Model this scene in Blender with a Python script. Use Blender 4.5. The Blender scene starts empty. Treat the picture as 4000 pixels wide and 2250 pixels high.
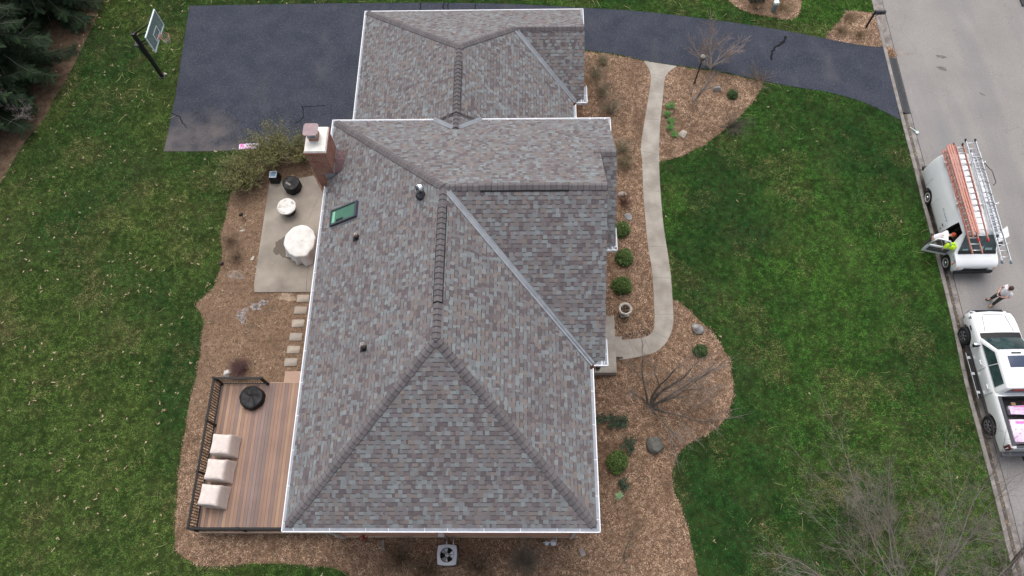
import bpy, bmesh, math, random
import numpy as np
from mathutils import Vector, Matrix
from mathutils.geometry import tessellate_polygon

# ------------------------------------------------------------------ camera, sky, sun, exposure
SC = bpy.context.scene
COL = SC.collection
F, TH, RO, H = 2827.2, 0.4139, -0.0430, 31.0       # focal length in px of the 4000 px photo, tilt, roll, height
FW = np.array([0, math.sin(TH), -math.cos(TH)])
UP0 = np.array([0, math.cos(TH), math.sin(TH)])
RT0 = np.array([1.0, 0, 0])
RT = RT0*math.cos(RO)+UP0*math.sin(RO)
UP = -RT0*math.sin(RO)+UP0*math.cos(RO)
cd = bpy.data.cameras.new('drone_camera')
cam = bpy.data.objects.new('drone_camera', cd)
COL.objects.link(cam)
cd.sensor_width = 36.0
cd.lens = F/4000*36.0
cd.clip_end = 2000
M = Matrix.Identity(4)
for i in range(3):
    M[i][0] = RT[i]; M[i][1] = UP[i]; M[i][2] = -FW[i]
M[2][3] = H
cam.matrix_world = M
SC.camera = cam

SUN_EL, SUN_AZ = math.radians(66), math.radians(-8)   # azimuth measured from +Y (away from camera) towards +X
wd = bpy.data.worlds.new('World')
SC.world = wd
wd.use_nodes = True
wn, wl = wd.node_tree.nodes, wd.node_tree.links
sky = wn.new('ShaderNodeTexSky')
sky.sky_type = 'NISHITA'
sky.sun_disc = False
sky.sun_elevation = SUN_EL
sky.sun_rotation = SUN_AZ
sky.air_density = 1.0
sky.dust_density = 6.0
sky.ozone_density = 1.0
bgn = wn['Background']
bgn.inputs[1].default_value = 0.15
hsv = wn.new('ShaderNodeHueSaturation')
hsv.inputs['Saturation'].default_value = 0.40        # high overcast: a whiter sky
wl.new(sky.outputs[0], hsv.inputs['Color'])
wl.new(hsv.outputs[0], bgn.inputs[0])
sl = bpy.data.lights.new('overcast_sun', 'SUN')
sl.energy = 0.5
sl.angle = math.radians(60)
sl.color = (1.0, 0.985, 0.955)
so = bpy.data.objects.new('overcast_sun', sl)
COL.objects.link(so)
sdir = Vector((math.sin(SUN_AZ)*math.cos(SUN_EL), math.cos(SUN_AZ)*math.cos(SUN_EL), math.sin(SUN_EL)))
so.rotation_euler = sdir.to_track_quat('Z', 'Y').to_euler()
so.location = (0, 0, 60)
SC.view_settings.view_transform = 'Standard'
SC.view_settings.look = 'None'
SC.view_settings.gamma = 1.0
SC.view_settings.exposure = 0.6

# ------------------------------------------------------------------ helpers
def W(u, v, z=0.0):
    """point at height z seen at pixel u,v of the 4000 px photograph"""
    d = FW+RT*((u-2000)/F)+UP*((1125-v)/F)
    p = np.array([0, 0, H])+d*((z-H)/d[2])
    return Vector((float(p[0]), float(p[1]), float(z)))
def O(x, y, z=0.0):
    return W(x*1.5528, y*1.5528, z)

class MB:
    def __init__(s):
        s.v = []; s.f = []; s.m = []; s.c = []; s.sm = []
    def add(s, vs, fs, m=0, c=(1, 1, 1), smooth=False):
        n = len(s.v)
        s.v.extend([tuple(p) for p in vs])
        for f in fs:
            s.f.append(tuple(i+n for i in f)); s.m.append(m); s.c.append(c); s.sm.append(smooth)
    def box(s, c, sz, rz=0.0, m=0, col=(1, 1, 1), mat=None):
        hx, hy, hz = sz[0]/2, sz[1]/2, sz[2]/2
        vs = [Vector((x, y, z)) for z in (-hz, hz) for (x, y) in ((-hx, -hy), (hx, -hy), (hx, hy), (-hx, hy))]
        R = mat if mat is not None else Matrix.Rotation(rz, 3, 'Z')
        vs = [R @ p+Vector(c) for p in vs]
        s.add(vs, [(3, 2, 1, 0), (4, 5, 6, 7), (0, 1, 5, 4), (1, 2, 6, 5), (2, 3, 7, 6), (3, 0, 4, 7)], m, col)
    def hexa(s, b, t, m=0, col=(1, 1, 1)):
        s.add(list(b)+list(t), [(3, 2, 1, 0), (4, 5, 6, 7), (0, 1, 5, 4), (1, 2, 6, 5), (2, 3, 7, 6), (3, 0, 4, 7)], m, col)
    def prism(s, pts, z0, z1, m=0, col=(1, 1, 1)):
        n = len(pts)
        P = [Vector((p[0], p[1], 0)) for p in pts]
        if sum(P[i].x*P[(i+1) % n].y-P[(i+1) % n].x*P[i].y for i in range(n)) < 0: P.reverse()
        top = [(p.x, p.y, z1) for p in P]; bot = [(p.x, p.y, z0) for p in P]
        tri = tessellate_polygon([P])
        fs = []
        for t in tri:
            a, b, c_ = [P[i] for i in t]
            if (b-a).cross(c_-a).z < 0: t = (t[2], t[1], t[0])
            fs.append(tuple(t))
        s.add(top, fs, m, col)
        s.add(bot+top, [(i, (i+1) % n, n+(i+1) % n, n+i) for i in range(n)], m, col)
    def tube(s, pts, rad, n=6, m=0, col=(1, 1, 1), cap=True):
        pts = [Vector(p) for p in pts]
        if not hasattr(rad, '__len__'): rad = [rad]*len(pts)
        vs, fs = [], []
        for i, p in enumerate(pts):
            d = (pts[min(i+1, len(pts)-1)]-pts[max(i-1, 0)])
            d = d.normalized() if d.length > 1e-9 else Vector((0, 0, 1))
            a = d.cross(Vector((0, 0, 1)))
            if a.length < 1e-3: a = d.cross(Vector((1, 0, 0)))
            a.normalize(); b = d.cross(a)
            for k in range(n):
                t = 2*math.pi*k/n
                vs.append(p+(a*math.cos(t)+b*math.sin(t))*rad[i])
        for i in range(len(pts)-1):
            for k in range(n):
                k2 = (k+1) % n
                fs.append((i*n+k, (i+1)*n+k, (i+1)*n+k2, i*n+k2))
        if cap and n > 2:
            fs.append(tuple(range(n))); fs.append(tuple(reversed(range((len(pts)-1)*n, len(pts)*n))))
        s.add(vs, fs, m, col, smooth=True)
    def lathe(s, prof, c=(0, 0, 0), n=20, m=0, col=(1, 1, 1), smooth=True, sq=None, cap=True):
        vs, fs = [], []
        for (r, z) in prof:
            for k in range(n):
                t = 2*math.pi*k/n
                x, y = r*math.cos(t), r*math.sin(t)
                if sq:
                    q = max(abs(math.cos(t)), abs(math.sin(t))); x *= (1-sq)+sq/q; y *= (1-sq)+sq/q
                vs.append((c[0]+x, c[1]+y, c[2]+z))
        L = len(prof)
        for i in range(L-1):
            for k in range(n):
                k2 = (k+1) % n
                fs.append((i*n+k, i*n+k2, (i+1)*n+k2, (i+1)*n+k))
        if cap:
            fs.append(tuple(range((L-1)*n, L*n)))
            fs.append(tuple(reversed(range(n))))
        s.add(vs, fs, m, col, smooth)
    def grid(s, fn, nu, nv, m=0, col=(1, 1, 1), smooth=True):
        vs = [fn(i/nu, j/nv) for j in range(nv+1) for i in range(nu+1)]
        fs = [(j*(nu+1)+i, j*(nu+1)+i+1, (j+1)*(nu+1)+i+1, (j+1)*(nu+1)+i) for j in range(nv) for i in range(nu)]
        s.add(vs, fs, m, col, smooth)
    def build(s, name, mats, parent=None, loc=None, rz=None, colors=False):
        me = bpy.data.meshes.new(name)
        me.from_pydata(s.v, [], s.f)
        if not isinstance(mats, (list, tuple)): mats = [mats]
        for mt in mats: me.materials.append(mt)
        if len(mats) > 1: me.polygons.foreach_set('material_index', s.m)
        me.polygons.foreach_set('use_smooth', s.sm)
        if colors:
            at = me.color_attributes.new('Col', 'FLOAT_COLOR', 'CORNER')
            arr = np.ones((len(me.loops), 4), np.float32)
            ln = np.array([len(f) for f in s.f])
            arr[:, :3] = np.repeat(np.array(s.c, np.float32), ln, axis=0)
            at.data.foreach_set('color', arr.ravel())
        me.update()
        o = bpy.data.objects.new(name, me)
        COL.objects.link(o)
        if parent: o.parent = parent
        if loc is not None: o.location = loc
        if rz is not None: o.rotation_euler = (0, 0, rz)
        return o

def tag(o, label=None, cat=None, group=None, kind=None):
    if label: o['label'] = label
    if cat: o['category'] = cat
    if group: o['group'] = group
    if kind: o['kind'] = kind
    return o
def root(name, loc, label, cat, rz=0.0, group=None):
    o = bpy.data.objects.new(name, None)
    COL.objects.link(o)
    o.location = loc; o.rotation_euler = (0, 0, rz)
    o.empty_display_size = 0.2
    return tag(o, label, cat, group)
def copy_tree(o, loc=None, rz=None, parent=None):
    c = o.copy(); COL.objects.link(c)
    if parent: c.parent = parent
    for ch in list(o.children): copy_tree(ch, parent=c)
    if loc is not None: c.location = loc
    if rz is not None: c.rotation_euler = (0, 0, rz)
    return c
def bevel(o, w=0.02, seg=2, ang=0.6, smooth=True):
    bm = bmesh.new(); bm.from_mesh(o.data)
    bmesh.ops.remove_doubles(bm, verts=bm.verts, dist=1e-5)
    ed = [e for e in bm.edges if len(e.link_faces) == 2 and e.calc_face_angle(0) > ang]
    bmesh.ops.bevel(bm, geom=ed, offset=w, segments=seg, affect='EDGES', profile=0.6, clamp_overlap=True)
    if smooth:
        for f in bm.faces: f.smooth = True
    bm.to_mesh(o.data); bm.free()
    return o

# ------------------------------------------------------------------ materials
MATS = {}
def mat(name, col, rough=0.6, col2=None, scale=6.0, bump=0.0, bscale=60.0, metal=0.0, attr=False, spec=0.35, detail=4.0,
        amount=1.0, lo=0.35, hi=0.65, coat=0.0):
    m = bpy.data.materials.new(name); m.use_nodes = True
    nt = m.node_tree; n, l = nt.nodes, nt.links
    b = n['Principled BSDF']
    b.inputs['Roughness'].default_value = rough
    b.inputs['Metallic'].default_value = metal
    b.inputs['Specular IOR Level'].default_value = spec
    if coat: b.inputs['Coat Weight'].default_value = coat
    tc = n.new('ShaderNodeTexCoord')
    src = None
    if attr:
        a = n.new('ShaderNodeAttribute'); a.attribute_name = 'Col'
        src = a.outputs['Color']
    if col2 is not None:
        no = n.new('ShaderNodeTexNoise'); no.inputs['Scale'].default_value = scale; no.inputs['Detail'].default_value = detail
        l.new(tc.outputs['Object'], no.inputs['Vector'])
        r = n.new('ShaderNodeMapRange'); r.inputs['From Min'].default_value = lo; r.inputs['From Max'].default_value = hi
        l.new(no.outputs['Fac'], r.inputs['Value'])
        mx = n.new('ShaderNodeMix'); mx.data_type = 'RGBA'
        if attr:
            mx.blend_type = 'MULTIPLY'; mx.inputs['Factor'].default_value = amount
            l.new(src, mx.inputs[6])
            mx2 = n.new('ShaderNodeMix'); mx2.data_type = 'RGBA'
            mx2.inputs[6].default_value = (*col, 1); mx2.inputs[7].default_value = (*col2, 1)
            l.new(r.outputs[0], mx2.inputs['Factor']); l.new(mx2.outputs[2], mx.inputs[7])
        else:
            mx.inputs[6].default_value = (*col, 1); mx.inputs[7].default_value = (*col2, 1)
            l.new(r.outputs[0], mx.inputs['Factor'])
        src = mx.outputs[2]
    if src is not None: l.new(src, b.inputs['Base Color'])
    else: b.inputs['Base Color'].default_value = (*col, 1)
    if bump:
        nb = n.new('ShaderNodeTexNoise'); nb.inputs['Scale'].default_value = bscale; nb.inputs['Detail'].default_value = 5
        l.new(tc.outputs['Object'], nb.inputs['Vector'])
        bp = n.new('ShaderNodeBump'); bp.inputs['Strength'].default_value = bump; bp.inputs['Distance'].default_value = 0.02
        l.new(nb.outputs['Fac'], bp.inputs['Height']); l.new(bp.outputs[0], b.inputs['Normal'])
    MATS[name] = m
    return m
def layer(m, kind, col, scale, lo, hi, amount=1.0, axis=None, stretch=None, mask=None):
    """mix another colour into a material's base colour through a noise or Voronoi-crack mask"""
    nt = m.node_tree; n, l = nt.nodes, nt.links
    b = n['Principled BSDF']
    tc = n.new('ShaderNodeTexCoord')
    vec = tc.outputs['Object']
    if stretch:
        mp = n.new('ShaderNodeMapping'); mp.inputs['Scale'].default_value = stretch
        l.new(vec, mp.inputs['Vector']); vec = mp.outputs[0]
    if kind == 'noise':
        t = n.new('ShaderNodeTexNoise'); t.inputs['Scale'].default_value = scale; t.inputs['Detail'].default_value = 6
        l.new(vec, t.inputs['Vector']); val = t.outputs['Fac']
    else:
        wob = n.new('ShaderNodeTexNoise'); wob.inputs['Scale'].default_value = scale*1.7; wob.inputs['Detail'].default_value = 4
        l.new(vec, wob.inputs['Vector'])
        ad = n.new('ShaderNodeMix'); ad.data_type = 'RGBA'; ad.blend_type = 'LINEAR_LIGHT'; ad.inputs['Factor'].default_value = 0.25/scale
        l.new(vec, ad.inputs[6]); l.new(wob.outputs['Color'], ad.inputs[7])
        t = n.new('ShaderNodeTexVoronoi'); t.feature = 'DISTANCE_TO_EDGE'; t.inputs['Scale'].default_value = scale
        l.new(ad.outputs[2], t.inputs['Vector']); val = t.outputs['Distance']
    r = n.new('ShaderNodeMapRange'); r.inputs['From Min'].default_value = lo; r.inputs['From Max'].default_value = hi
    r.inputs['To Max'].default_value = amount
    if kind != 'noise':
        r.inputs['To Min'].default_value = amount; r.inputs['To Max'].default_value = 0
    l.new(val, r.inputs['Value'])
    fac = r.outputs[0]
    if mask:                                  # (scale, lo, hi) noise mask, or ('ball', centre, radius)
        if mask[0] == 'ball':
            vm = n.new('ShaderNodeVectorMath'); vm.operation = 'DISTANCE'; vm.inputs[1].default_value = mask[1]
            l.new(tc.outputs['Object'], vm.inputs[0])
            r2 = n.new('ShaderNodeMapRange'); r2.inputs['From Min'].default_value = mask[2]; r2.inputs['From Max'].default_value = mask[2]*0.6
            l.new(vm.outputs['Value'], r2.inputs['Value'])
        else:
            t2 = n.new('ShaderNodeTexNoise'); t2.inputs['Scale'].default_value = mask[0]; t2.inputs['Detail'].default_value = 3
            l.new(tc.outputs['Object'], t2.inputs['Vector'])
            r2 = n.new('ShaderNodeMapRange'); r2.inputs['From Min'].default_value = mask[1]; r2.inputs['From Max'].default_value = mask[2]
            l.new(t2.outputs['Fac'], r2.inputs['Value'])
        mu = n.new('ShaderNodeMath'); mu.operation = 'MULTIPLY'
        l.new(fac, mu.inputs[0]); l.new(r2.outputs[0], mu.inputs[1]); fac = mu.outputs[0]
    mx = n.new('ShaderNodeMix'); mx.data_type = 'RGBA'
    old = b.inputs['Base Color']
    if old.is_linked: l.new(old.links[0].from_socket, mx.inputs[6])
    else: mx.inputs[6].default_value = old.default_value
    mx.inputs[7].default_value = (*col, 1)
    l.new(fac, mx.inputs['Factor']); l.new(mx.outputs[2], b.inputs['Base Color'])
    return m

m_lawn = mat('lawn_soil', (0.016, 0.034, 0.010), 0.95, (0.034, 0.048, 0.016), 0.9, 0.6, 40, spec=0.02)
layer(m_lawn, 'noise', (0.05, 0.045, 0.025), 0.35, 0.52, 0.7, 0.5)
m_grass = mat('grass_blades', (1, 1, 1), 0.9, attr=True, spec=0.03)
m_chip = mat('mulch_chip', (1, 1, 1), 0.95, attr=True, spec=0.03)
m_mulch = mat('mulch_soil', (0.10, 0.058, 0.035), 0.95, (0.20, 0.125, 0.08), 5, 0.8, 45, spec=0.1)
layer(m_mulch, 'noise', (0.06, 0.04, 0.028), 1.1, 0.55, 0.72, 0.75)
m_needle = mat('needle_soil', (0.07, 0.045, 0.03), 0.95, (0.13, 0.09, 0.06), 3, 0.6, 40, spec=0.1)
m_asph = mat('asphalt', (0.031, 0.036, 0.050), 0.92, (0.044, 0.049, 0.064), 0.9, 0.5, 60, spec=0.12)
layer(m_asph, 'noise', (0.088, 0.098, 0.122), 16, 0.50, 0.74, 0.75)
layer(m_asph, 'noise', (0.022, 0.025, 0.034), 13, 0.52, 0.72, 0.6, stretch=(1, 1.3, 1))
layer(m_asph, 'noise', (0.11, 0.105, 0.105), 0.42, 0.60, 0.80, 0.35, stretch=(1.6, .6, 1))
m_road = mat('road_surface', (0.220, 0.206, 0.198), 0.92, (0.252, 0.237, 0.226), 0.5, 0.5, 60, spec=0.1)
layer(m_road, 'noise', (0.135, 0.128, 0.128), 15, 0.52, 0.75, 0.6)
layer(m_road, 'noise', (0.34, 0.325, 0.315), 19, 0.55, 0.75, 0.5)
layer(m_road, 'noise', (0.165, 0.168, 0.178), 0.22, 0.50, 0.68, 0.6, stretch=(2.6, 0.35, 1))
layer(m_road, 'crack', (0.11, 0.102, 0.10), 0.95, 0.0, 0.012, 0.5, mask=(0.35, 0.47, 0.6))
m_conc = mat('concrete_path', (0.235, 0.212, 0.185), 0.9, (0.335, 0.31, 0.275), 1.4, 0.4, 70, spec=0.2)
layer(m_conc, 'noise', (0.15, 0.135, 0.115), 26, 0.56, 0.7, 0.55)
m_patio = mat('patio_concrete', (0.20, 0.175, 0.145), 0.9, (0.285, 0.25, 0.212), 0.8, 0.3, 50, spec=0.25)
layer(m_patio, 'noise', (0.125, 0.11, 0.10), 0.75, 0.5, 0.72, 0.6)
m_kerb = mat('kerb_concrete', (0.165, 0.15, 0.14), 0.9, (0.26, 0.24, 0.225), 2.5, 0.4, 60, spec=0.2)
m_gut = mat('gutter_pan', (0.14, 0.128, 0.12), 0.8, (0.25, 0.23, 0.218), 3.0, 0.4, 60, spec=0.3)
m_wet = mat('wet_stain', (0.045, 0.038, 0.03), 0.45, (0.09, 0.075, 0.06), 4.0, 0.4, 40, spec=0.4)
m_crack = mat('crack_filler', (0.016, 0.016, 0.018), 0.95, spec=0.03)
m_joint = mat('joint_dirt', (0.05, 0.045, 0.042), 0.95, spec=0.05)
m_shing = mat('shingle', (0.82, 0.82, 0.82), 0.95, (1.1, 1.1, 1.1), 55, 0.35, 180, attr=True, spec=0.15)
m_under = mat('roof_underlay', (0.05, 0.048, 0.05), 0.9)
m_white = mat('white_trim', (0.78, 0.78, 0.80), 0.45, (0.70, 0.71, 0.74), 3)
m_guard = mat('gutter_guard_metal', (0.27, 0.285, 0.32), 0.5, (0.33, 0.345, 0.38), 8, spec=0.4)
m_flash = mat('valley_metal', (0.215, 0.23, 0.255), 0.5, (0.27, 0.285, 0.31), 5)
m_blackv = mat('black_plastic', (0.012, 0.012, 0.013), 0.55)
m_blackm = mat('black_metal', (0.014, 0.014, 0.016), 0.4, spec=0.4)
m_cop = mat('copper_flashing', (0.085, 0.05, 0.055), 0.7, (0.13, 0.08, 0.085), 5)
m_hood = mat('chimney_hood_metal', (0.23, 0.165, 0.178), 0.6, (0.28, 0.205, 0.215), 6)
m_crown = mat('chimney_mortar', (0.60, 0.58, 0.53), 0.9, (0.72, 0.71, 0.67), 4, 0.3, 30)
m_steel = mat('galvanised_steel', (0.50, 0.51, 0.53), 0.4, (0.38, 0.39, 0.42), 14, metal=0.85)
m_alu = mat('aluminium', (0.66, 0.68, 0.70), 0.38, (0.52, 0.54, 0.57), 9, metal=0.55)
m_pipe = mat('rusty_pipe', (0.20, 0.115, 0.075), 0.7, (0.28, 0.17, 0.12), 12)
m_carw = mat('white_car_paint', (0.76, 0.78, 0.79), 0.22, (0.73, 0.75, 0.77), 2, spec=0.5, coat=0.6)
m_glass = mat('dark_glass', (0.020, 0.038, 0.042), 0.06, (0.045, 0.075, 0.08), 3, spec=0.8)
m_dark = mat('dark_interior', (0.014, 0.014, 0.015), 0.8)
m_tyre = mat('tyre_rubber', (0.016, 0.016, 0.017), 0.85)
m_rim = mat('grey_wheel', (0.10, 0.10, 0.105), 0.35, metal=0.7)
m_chrome = mat('chrome', (0.7, 0.7, 0.72), 0.12, metal=1.0)
m_bark = mat('grey_bark', (0.17, 0.145, 0.125), 0.9, (0.25, 0.22, 0.20), 9)
m_barkp = mat('pale_bark', (0.32, 0.27, 0.23), 0.9, (0.42, 0.36, 0.32), 9)
m_barkd = mat('dark_bark', (0.085, 0.072, 0.058), 0.9, (0.15, 0.13, 0.11), 9)
m_twig = mat('fine_twig', (0.17, 0.14, 0.125), 0.9, (0.25, 0.215, 0.195), 4)
m_leaf = mat('leaf', (1, 1, 1), 0.65, attr=True, spec=0.25)
m_rock = mat('grey_rock', (0.17, 0.165, 0.16), 0.9, (0.34, 0.33, 0.32), 5, 0.7, 14)
m_rockd = mat('dark_rock', (0.075, 0.075, 0.065), 0.9, (0.14, 0.14, 0.125), 5, 0.7, 14)
m_rockp = mat('pale_rock', (0.30, 0.265, 0.225), 0.9, (0.44, 0.40, 0.35), 5, 0.6, 14)
def brick_mat(name, c1, c2, mortar):
    m = bpy.data.materials.new(name); m.use_nodes = True
    n, l = m.node_tree.nodes, m.node_tree.links
    b = n['Principled BSDF']; b.inputs['Roughness'].default_value = 0.9; b.inputs['Specular IOR Level'].default_value = 0.15
    tc = n.new('ShaderNodeTexCoord'); sp = n.new('ShaderNodeSeparateXYZ'); cb = n.new('ShaderNodeCombineXYZ'); ad = n.new('ShaderNodeMath')
    l.new(tc.outputs['Object'], sp.inputs[0]); l.new(sp.outputs[0], ad.inputs[0]); l.new(sp.outputs[1], ad.inputs[1])
    l.new(ad.outputs[0], cb.inputs[0]); l.new(sp.outputs[2], cb.inputs[1])
    br = n.new('ShaderNodeTexBrick'); l.new(cb.outputs[0], br.inputs['Vector'])
    br.inputs['Color1'].default_value = (*c1, 1); br.inputs['Color2'].default_value = (*c2, 1); br.inputs['Mortar'].default_value = (*mortar, 1)
    br.inputs['Scale'].default_value = 1.0; br.inputs['Brick Width'].default_value = 0.21; br.inputs['Row Height'].default_value = 0.075
    br.inputs['Mortar Size'].default_value = 0.008; br.inputs['Bias'].default_value = 0.1
    no = n.new('ShaderNodeTexNoise'); no.inputs['Scale'].default_value = 2.5; no.inputs['Detail'].default_value = 5
    l.new(tc.outputs['Object'], no.inputs['Vector'])
    mx = n.new('ShaderNodeMix'); mx.data_type = 'RGBA'; mx.blend_type = 'MULTIPLY'
    r = n.new('ShaderNodeMapRange'); r.inputs['From Min'].default_value = 0.4; r.inputs['From Max'].default_value = 0.7; r.inputs['To Max'].default_value = 0.6
    l.new(no.outputs['Fac'], r.inputs['Value']); l.new(r.outputs[0], mx.inputs['Factor'])
    l.new(br.outputs['Color'], mx.inputs[6]); mx.inputs[7].default_value = (0.6, 0.5, 0.45, 1)
    l.new(mx.outputs[2], b.inputs['Base Color'])
    bp = n.new('ShaderNodeBump'); bp.inputs['Strength'].default_value = 0.6; bp.inputs['Distance'].default_value = 0.01
    inv = n.new('ShaderNodeMath'); inv.operation = 'SUBTRACT'; inv.inputs[0].default_value = 1
    l.new(br.outputs['Fac'], inv.inputs[1]); l.new(inv.outputs[0], bp.inputs['Height']); l.new(bp.outputs[0], b.inputs['Normal'])
    return m
m_brick = brick_mat('red_brick', (0.40, 0.165, 0.115), (0.25, 0.095, 0.068), (0.44, 0.37, 0.31))
m_brickw = brick_mat('wall_brick', (0.52, 0.28, 0.205), (0.47, 0.24, 0.165), (0.48, 0.33, 0.26))

# ------------------------------------------------------------------ outlines of the ground surfaces (world metres)
def smooth(pts, k=4):
    """Catmull-Rom through a list of points (open)"""
    P = [Vector((p[0], p[1])) for p in pts]; out = []
    for i in range(len(P)-1):
        a, b, c, d = P[max(i-1, 0)], P[i], P[i+1], P[min(i+2, len(P)-1)]
        for j in range(k):
            t = j/k
            out.append(0.5*((2*b)+(c-a)*t+(2*a-5*b+4*c-d)*t*t+(3*b-a-3*c+d)*t**3))
    out.append(P[-1]); return out
def ov(pts): return [O(*p) for p in pts]
def px(pts): return [W(*p) for p in pts]

kerb_in = smooth([W(3392, -60), W(3404, 0), W(3450, 191), W(3520, 470), W(3577, 690), W(3601, 790), W(3629, 896), W(3659, 1017), W(3680, 1102), W(3722, 1278), W(3768, 1500), W(3828, 1728), W(3890, 1966), W(3957, 2250)], 3)
def extend(line, a=60, b=60):
    d0 = (line[0]-line[1]).normalized(); d1 = (line[-1]-line[-2]).normalized()
    return [line[0]+d0*a]+line+[line[-1]+d1*b]
kerb_line = extend(kerb_in)
def offset(line, d):
    out = []
    for i, p in enumerate(line):
        t = (line[min(i+1, len(line)-1)]-line[max(i-1, 0)]).normalized()
        out.append(p+Vector((-t.y, t.x))*d)
    return out
# travelling down the picture: +offset is to the right (street side)
drive_top = smooth(ov([(477, 15), (700, 11), (917, 8), (1100, 7), (1300, 11), (1470, 20), (1600, 28), (1720, 41), (1850, 58), (1960, 75), (2080, 98), (2140, 110), (2190, 117), (2226, 118)]), 3)
drive_bot = smooth(ov([(2264, 302), (2210, 274), (2150, 250), (2080, 232), (2000, 219), (1920, 204), (1850, 188), (1790, 176), (1703, 165), (1618, 152), (1560, 138), (1475, 127)]), 3)
drive_w = smooth(ov([(770, 366), (680, 372), (600, 378), (520, 381), (412, 381)]), 3)
drive_l = smooth(ov([(412, 381), (430, 300), (446, 215), (459, 130), (470, 60), (477, 15)]), 3)
drive_poly = drive_top+drive_bot+[O(1400, 127).to_2d(), O(1300, 250).to_2d(), O(900, 365).to_2d()]+drive_w+drive_l[1:-1]
path_l = smooth(ov([(1618, 154), (1633, 176), (1637, 200), (1632, 240), (1622, 300), (1612, 370), (1615, 400), (1616, 430), (1619, 500), (1630, 620), (1640, 680), (1645, 760), (1646, 815), (1638, 838), (1620, 849), (1590, 853), (1558, 856)]), 4)
path_r = smooth(ov([(1558, 906), (1590, 901), (1622, 894), (1652, 884), (1677, 860), (1690, 830), (1694, 800), (1692, 760), (1688, 700), (1680, 640), (1668, 560), (1660, 460), (1658, 390), (1660, 320), (1667, 250), (1672, 200), (1682, 182), (1703, 167)]), 4)
path_poly = path_l+path_r
bed_a = ov([(1400, 120)])+[p.to_3d() for p in smooth(ov([(1475, 130), (1560, 141), (1620, 155)]), 3)]+ov([(1650, 160), (1640, 300), (1635, 430), (1650, 640), (1665, 760), (1665, 840), (1600, 880), (1500, 880), (1400, 700), (1350, 300)])
bed_b = ov([(1650, 165), (1703, 168), (1790, 179), (1850, 191), (1921, 207)])+[p.to_3d() for p in smooth(ov([(1921, 207), (1912, 228), (1888, 262), (1850, 302), (1800, 345), (1750, 375), (1700, 398), (1658, 406)]), 4)]+ov([(1640, 405), (1645, 300)])
bed_c = [p.to_3d() for p in smooth(ov([(1690, 752), (1722, 770), (1762, 808), (1802, 850), (1830, 900), (1842, 940), (1845, 985), (1830, 1040), (1800, 1078), (1760, 1102), (1716, 1130), (1692, 1180), (1694, 1230), (1714, 1280), (1731, 1330), (1746, 1400), (1757, 1460), (1765, 1520), (1750, 1620)]), 4)]
bed_c += ov([(900, 1620), (893, 1460)])+[p.to_3d() for p in smooth(ov([(893, 1460), (860, 1437), (800, 1424), (700, 1418), (600, 1420), (520, 1424), (472, 1407), (444, 1384), (441, 1330), (445, 1260), (450, 1180), (465, 1090), (480, 1000), (492, 960), (505, 880), (511, 805), (494, 768), (516, 745), (536, 725), (550, 690), (560, 640), (556, 600), (570, 540), (580, 492)]), 4)]
bed_c += ov([(585, 480), (610, 425), (680, 385), (780, 365), (900, 500), (900, 1200), (1300, 1250), (1400, 1000), (1500, 900), (1600, 870), (1660, 850), (1676, 800)])
bed_f = [p.to_3d() for p in smooth(ov([(1800, -40), (1832, 0), (1860, 22), (1890, 33), (1940, 43), (1992, 48), (2012, 28), (2016, 0), (2010, -40)]), 4)]
bed_g = [p.to_3d() for p in smooth(ov([(2140, 111), (2078, 98), (2097, 72), (2122, 40), (2142, 28), (2175, 30), (2208, 36), (2216, 70), (2222, 105), (2222, 116), (2190, 117), (2140, 111)]), 4)]
bed_n = [p.to_3d() for p in smooth(ov([(262, -60), (256, 0), (236, 60), (212, 110), (185, 165), (158, 215), (135, 250), (112, 300), (66, 352), (22, 425), (-10, 480), (-60, 560)]), 4)]+ov([(-500, 560), (-500, -60)])
patio_poly = ov([(678, 463), (790, 443), (822, 505), (870, 520), (850, 736), (641, 736), (640, 715)])

def sheet(name, poly, z, m, kind='structure', sub=False):
    b = MB(); P = [Vector((p[0], p[1], 0)) for p in poly]
    fs = []
    for t in tessellate_polygon([P]):
        a, q, c = [P[i] for i in t]
        fs.append(tuple(t) if (q-a).cross(c-a).z > 0 else (t[2], t[1], t[0]))
    b.add([(p.x, p.y, z) for p in P], fs)
    return tag(b.build(name, m), kind=kind)
def slab(name, poly, z0, z1, m, kind='structure', parent=None):
    b = MB(); b.prism(poly, z0, z1)
    o = b.build(name, m, parent)
    return tag(o, kind=kind) if kind else o

b = MB(); b.add([(-250, -250, 0), (250, -250, 0), (250, 250, 0), (-250, 250, 0)], [(0, 1, 2, 3)])
tag(b.build('lawn', m_lawn), kind='structure')
sheet('needle_litter_bed', bed_n, 0.004, m_needle)
sheet('mulch_bed', bed_a, 0.008, m_mulch)
sheet('mulch_bed', bed_b, 0.008, m_mulch)
sheet('mulch_bed', bed_c, 0.008, m_mulch)
sheet('mulch_bed', bed_f, 0.008, m_mulch)
sheet('mulch_bed', bed_g, 0.008, m_mulch)
layer(m_asph, 'crack', (0.02, 0.02, 0.022), 2.6, 0.0, 0.05, 0.95, mask=('ball', tuple(O(520, 352)), 2.9))
layer(m_asph, 'crack', (0.02, 0.02, 0.022), 3.2, 0.0, 0.045, 0.9, mask=('ball', tuple(O(700, 325)), 1.7))
layer(m_asph, 'noise', (0.12, 0.105, 0.10), 0.9, 0.3, 0.6, 0.75, mask=('ball', tuple(O(490, 378)), 2.8))
drive = sheet('driveway', drive_poly, 0.016, m_asph)
slab('path', path_poly, 0.0, 0.030, m_conc)
patio = slab('patio', patio_poly, 0.0, 0.06, m_patio)
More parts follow.
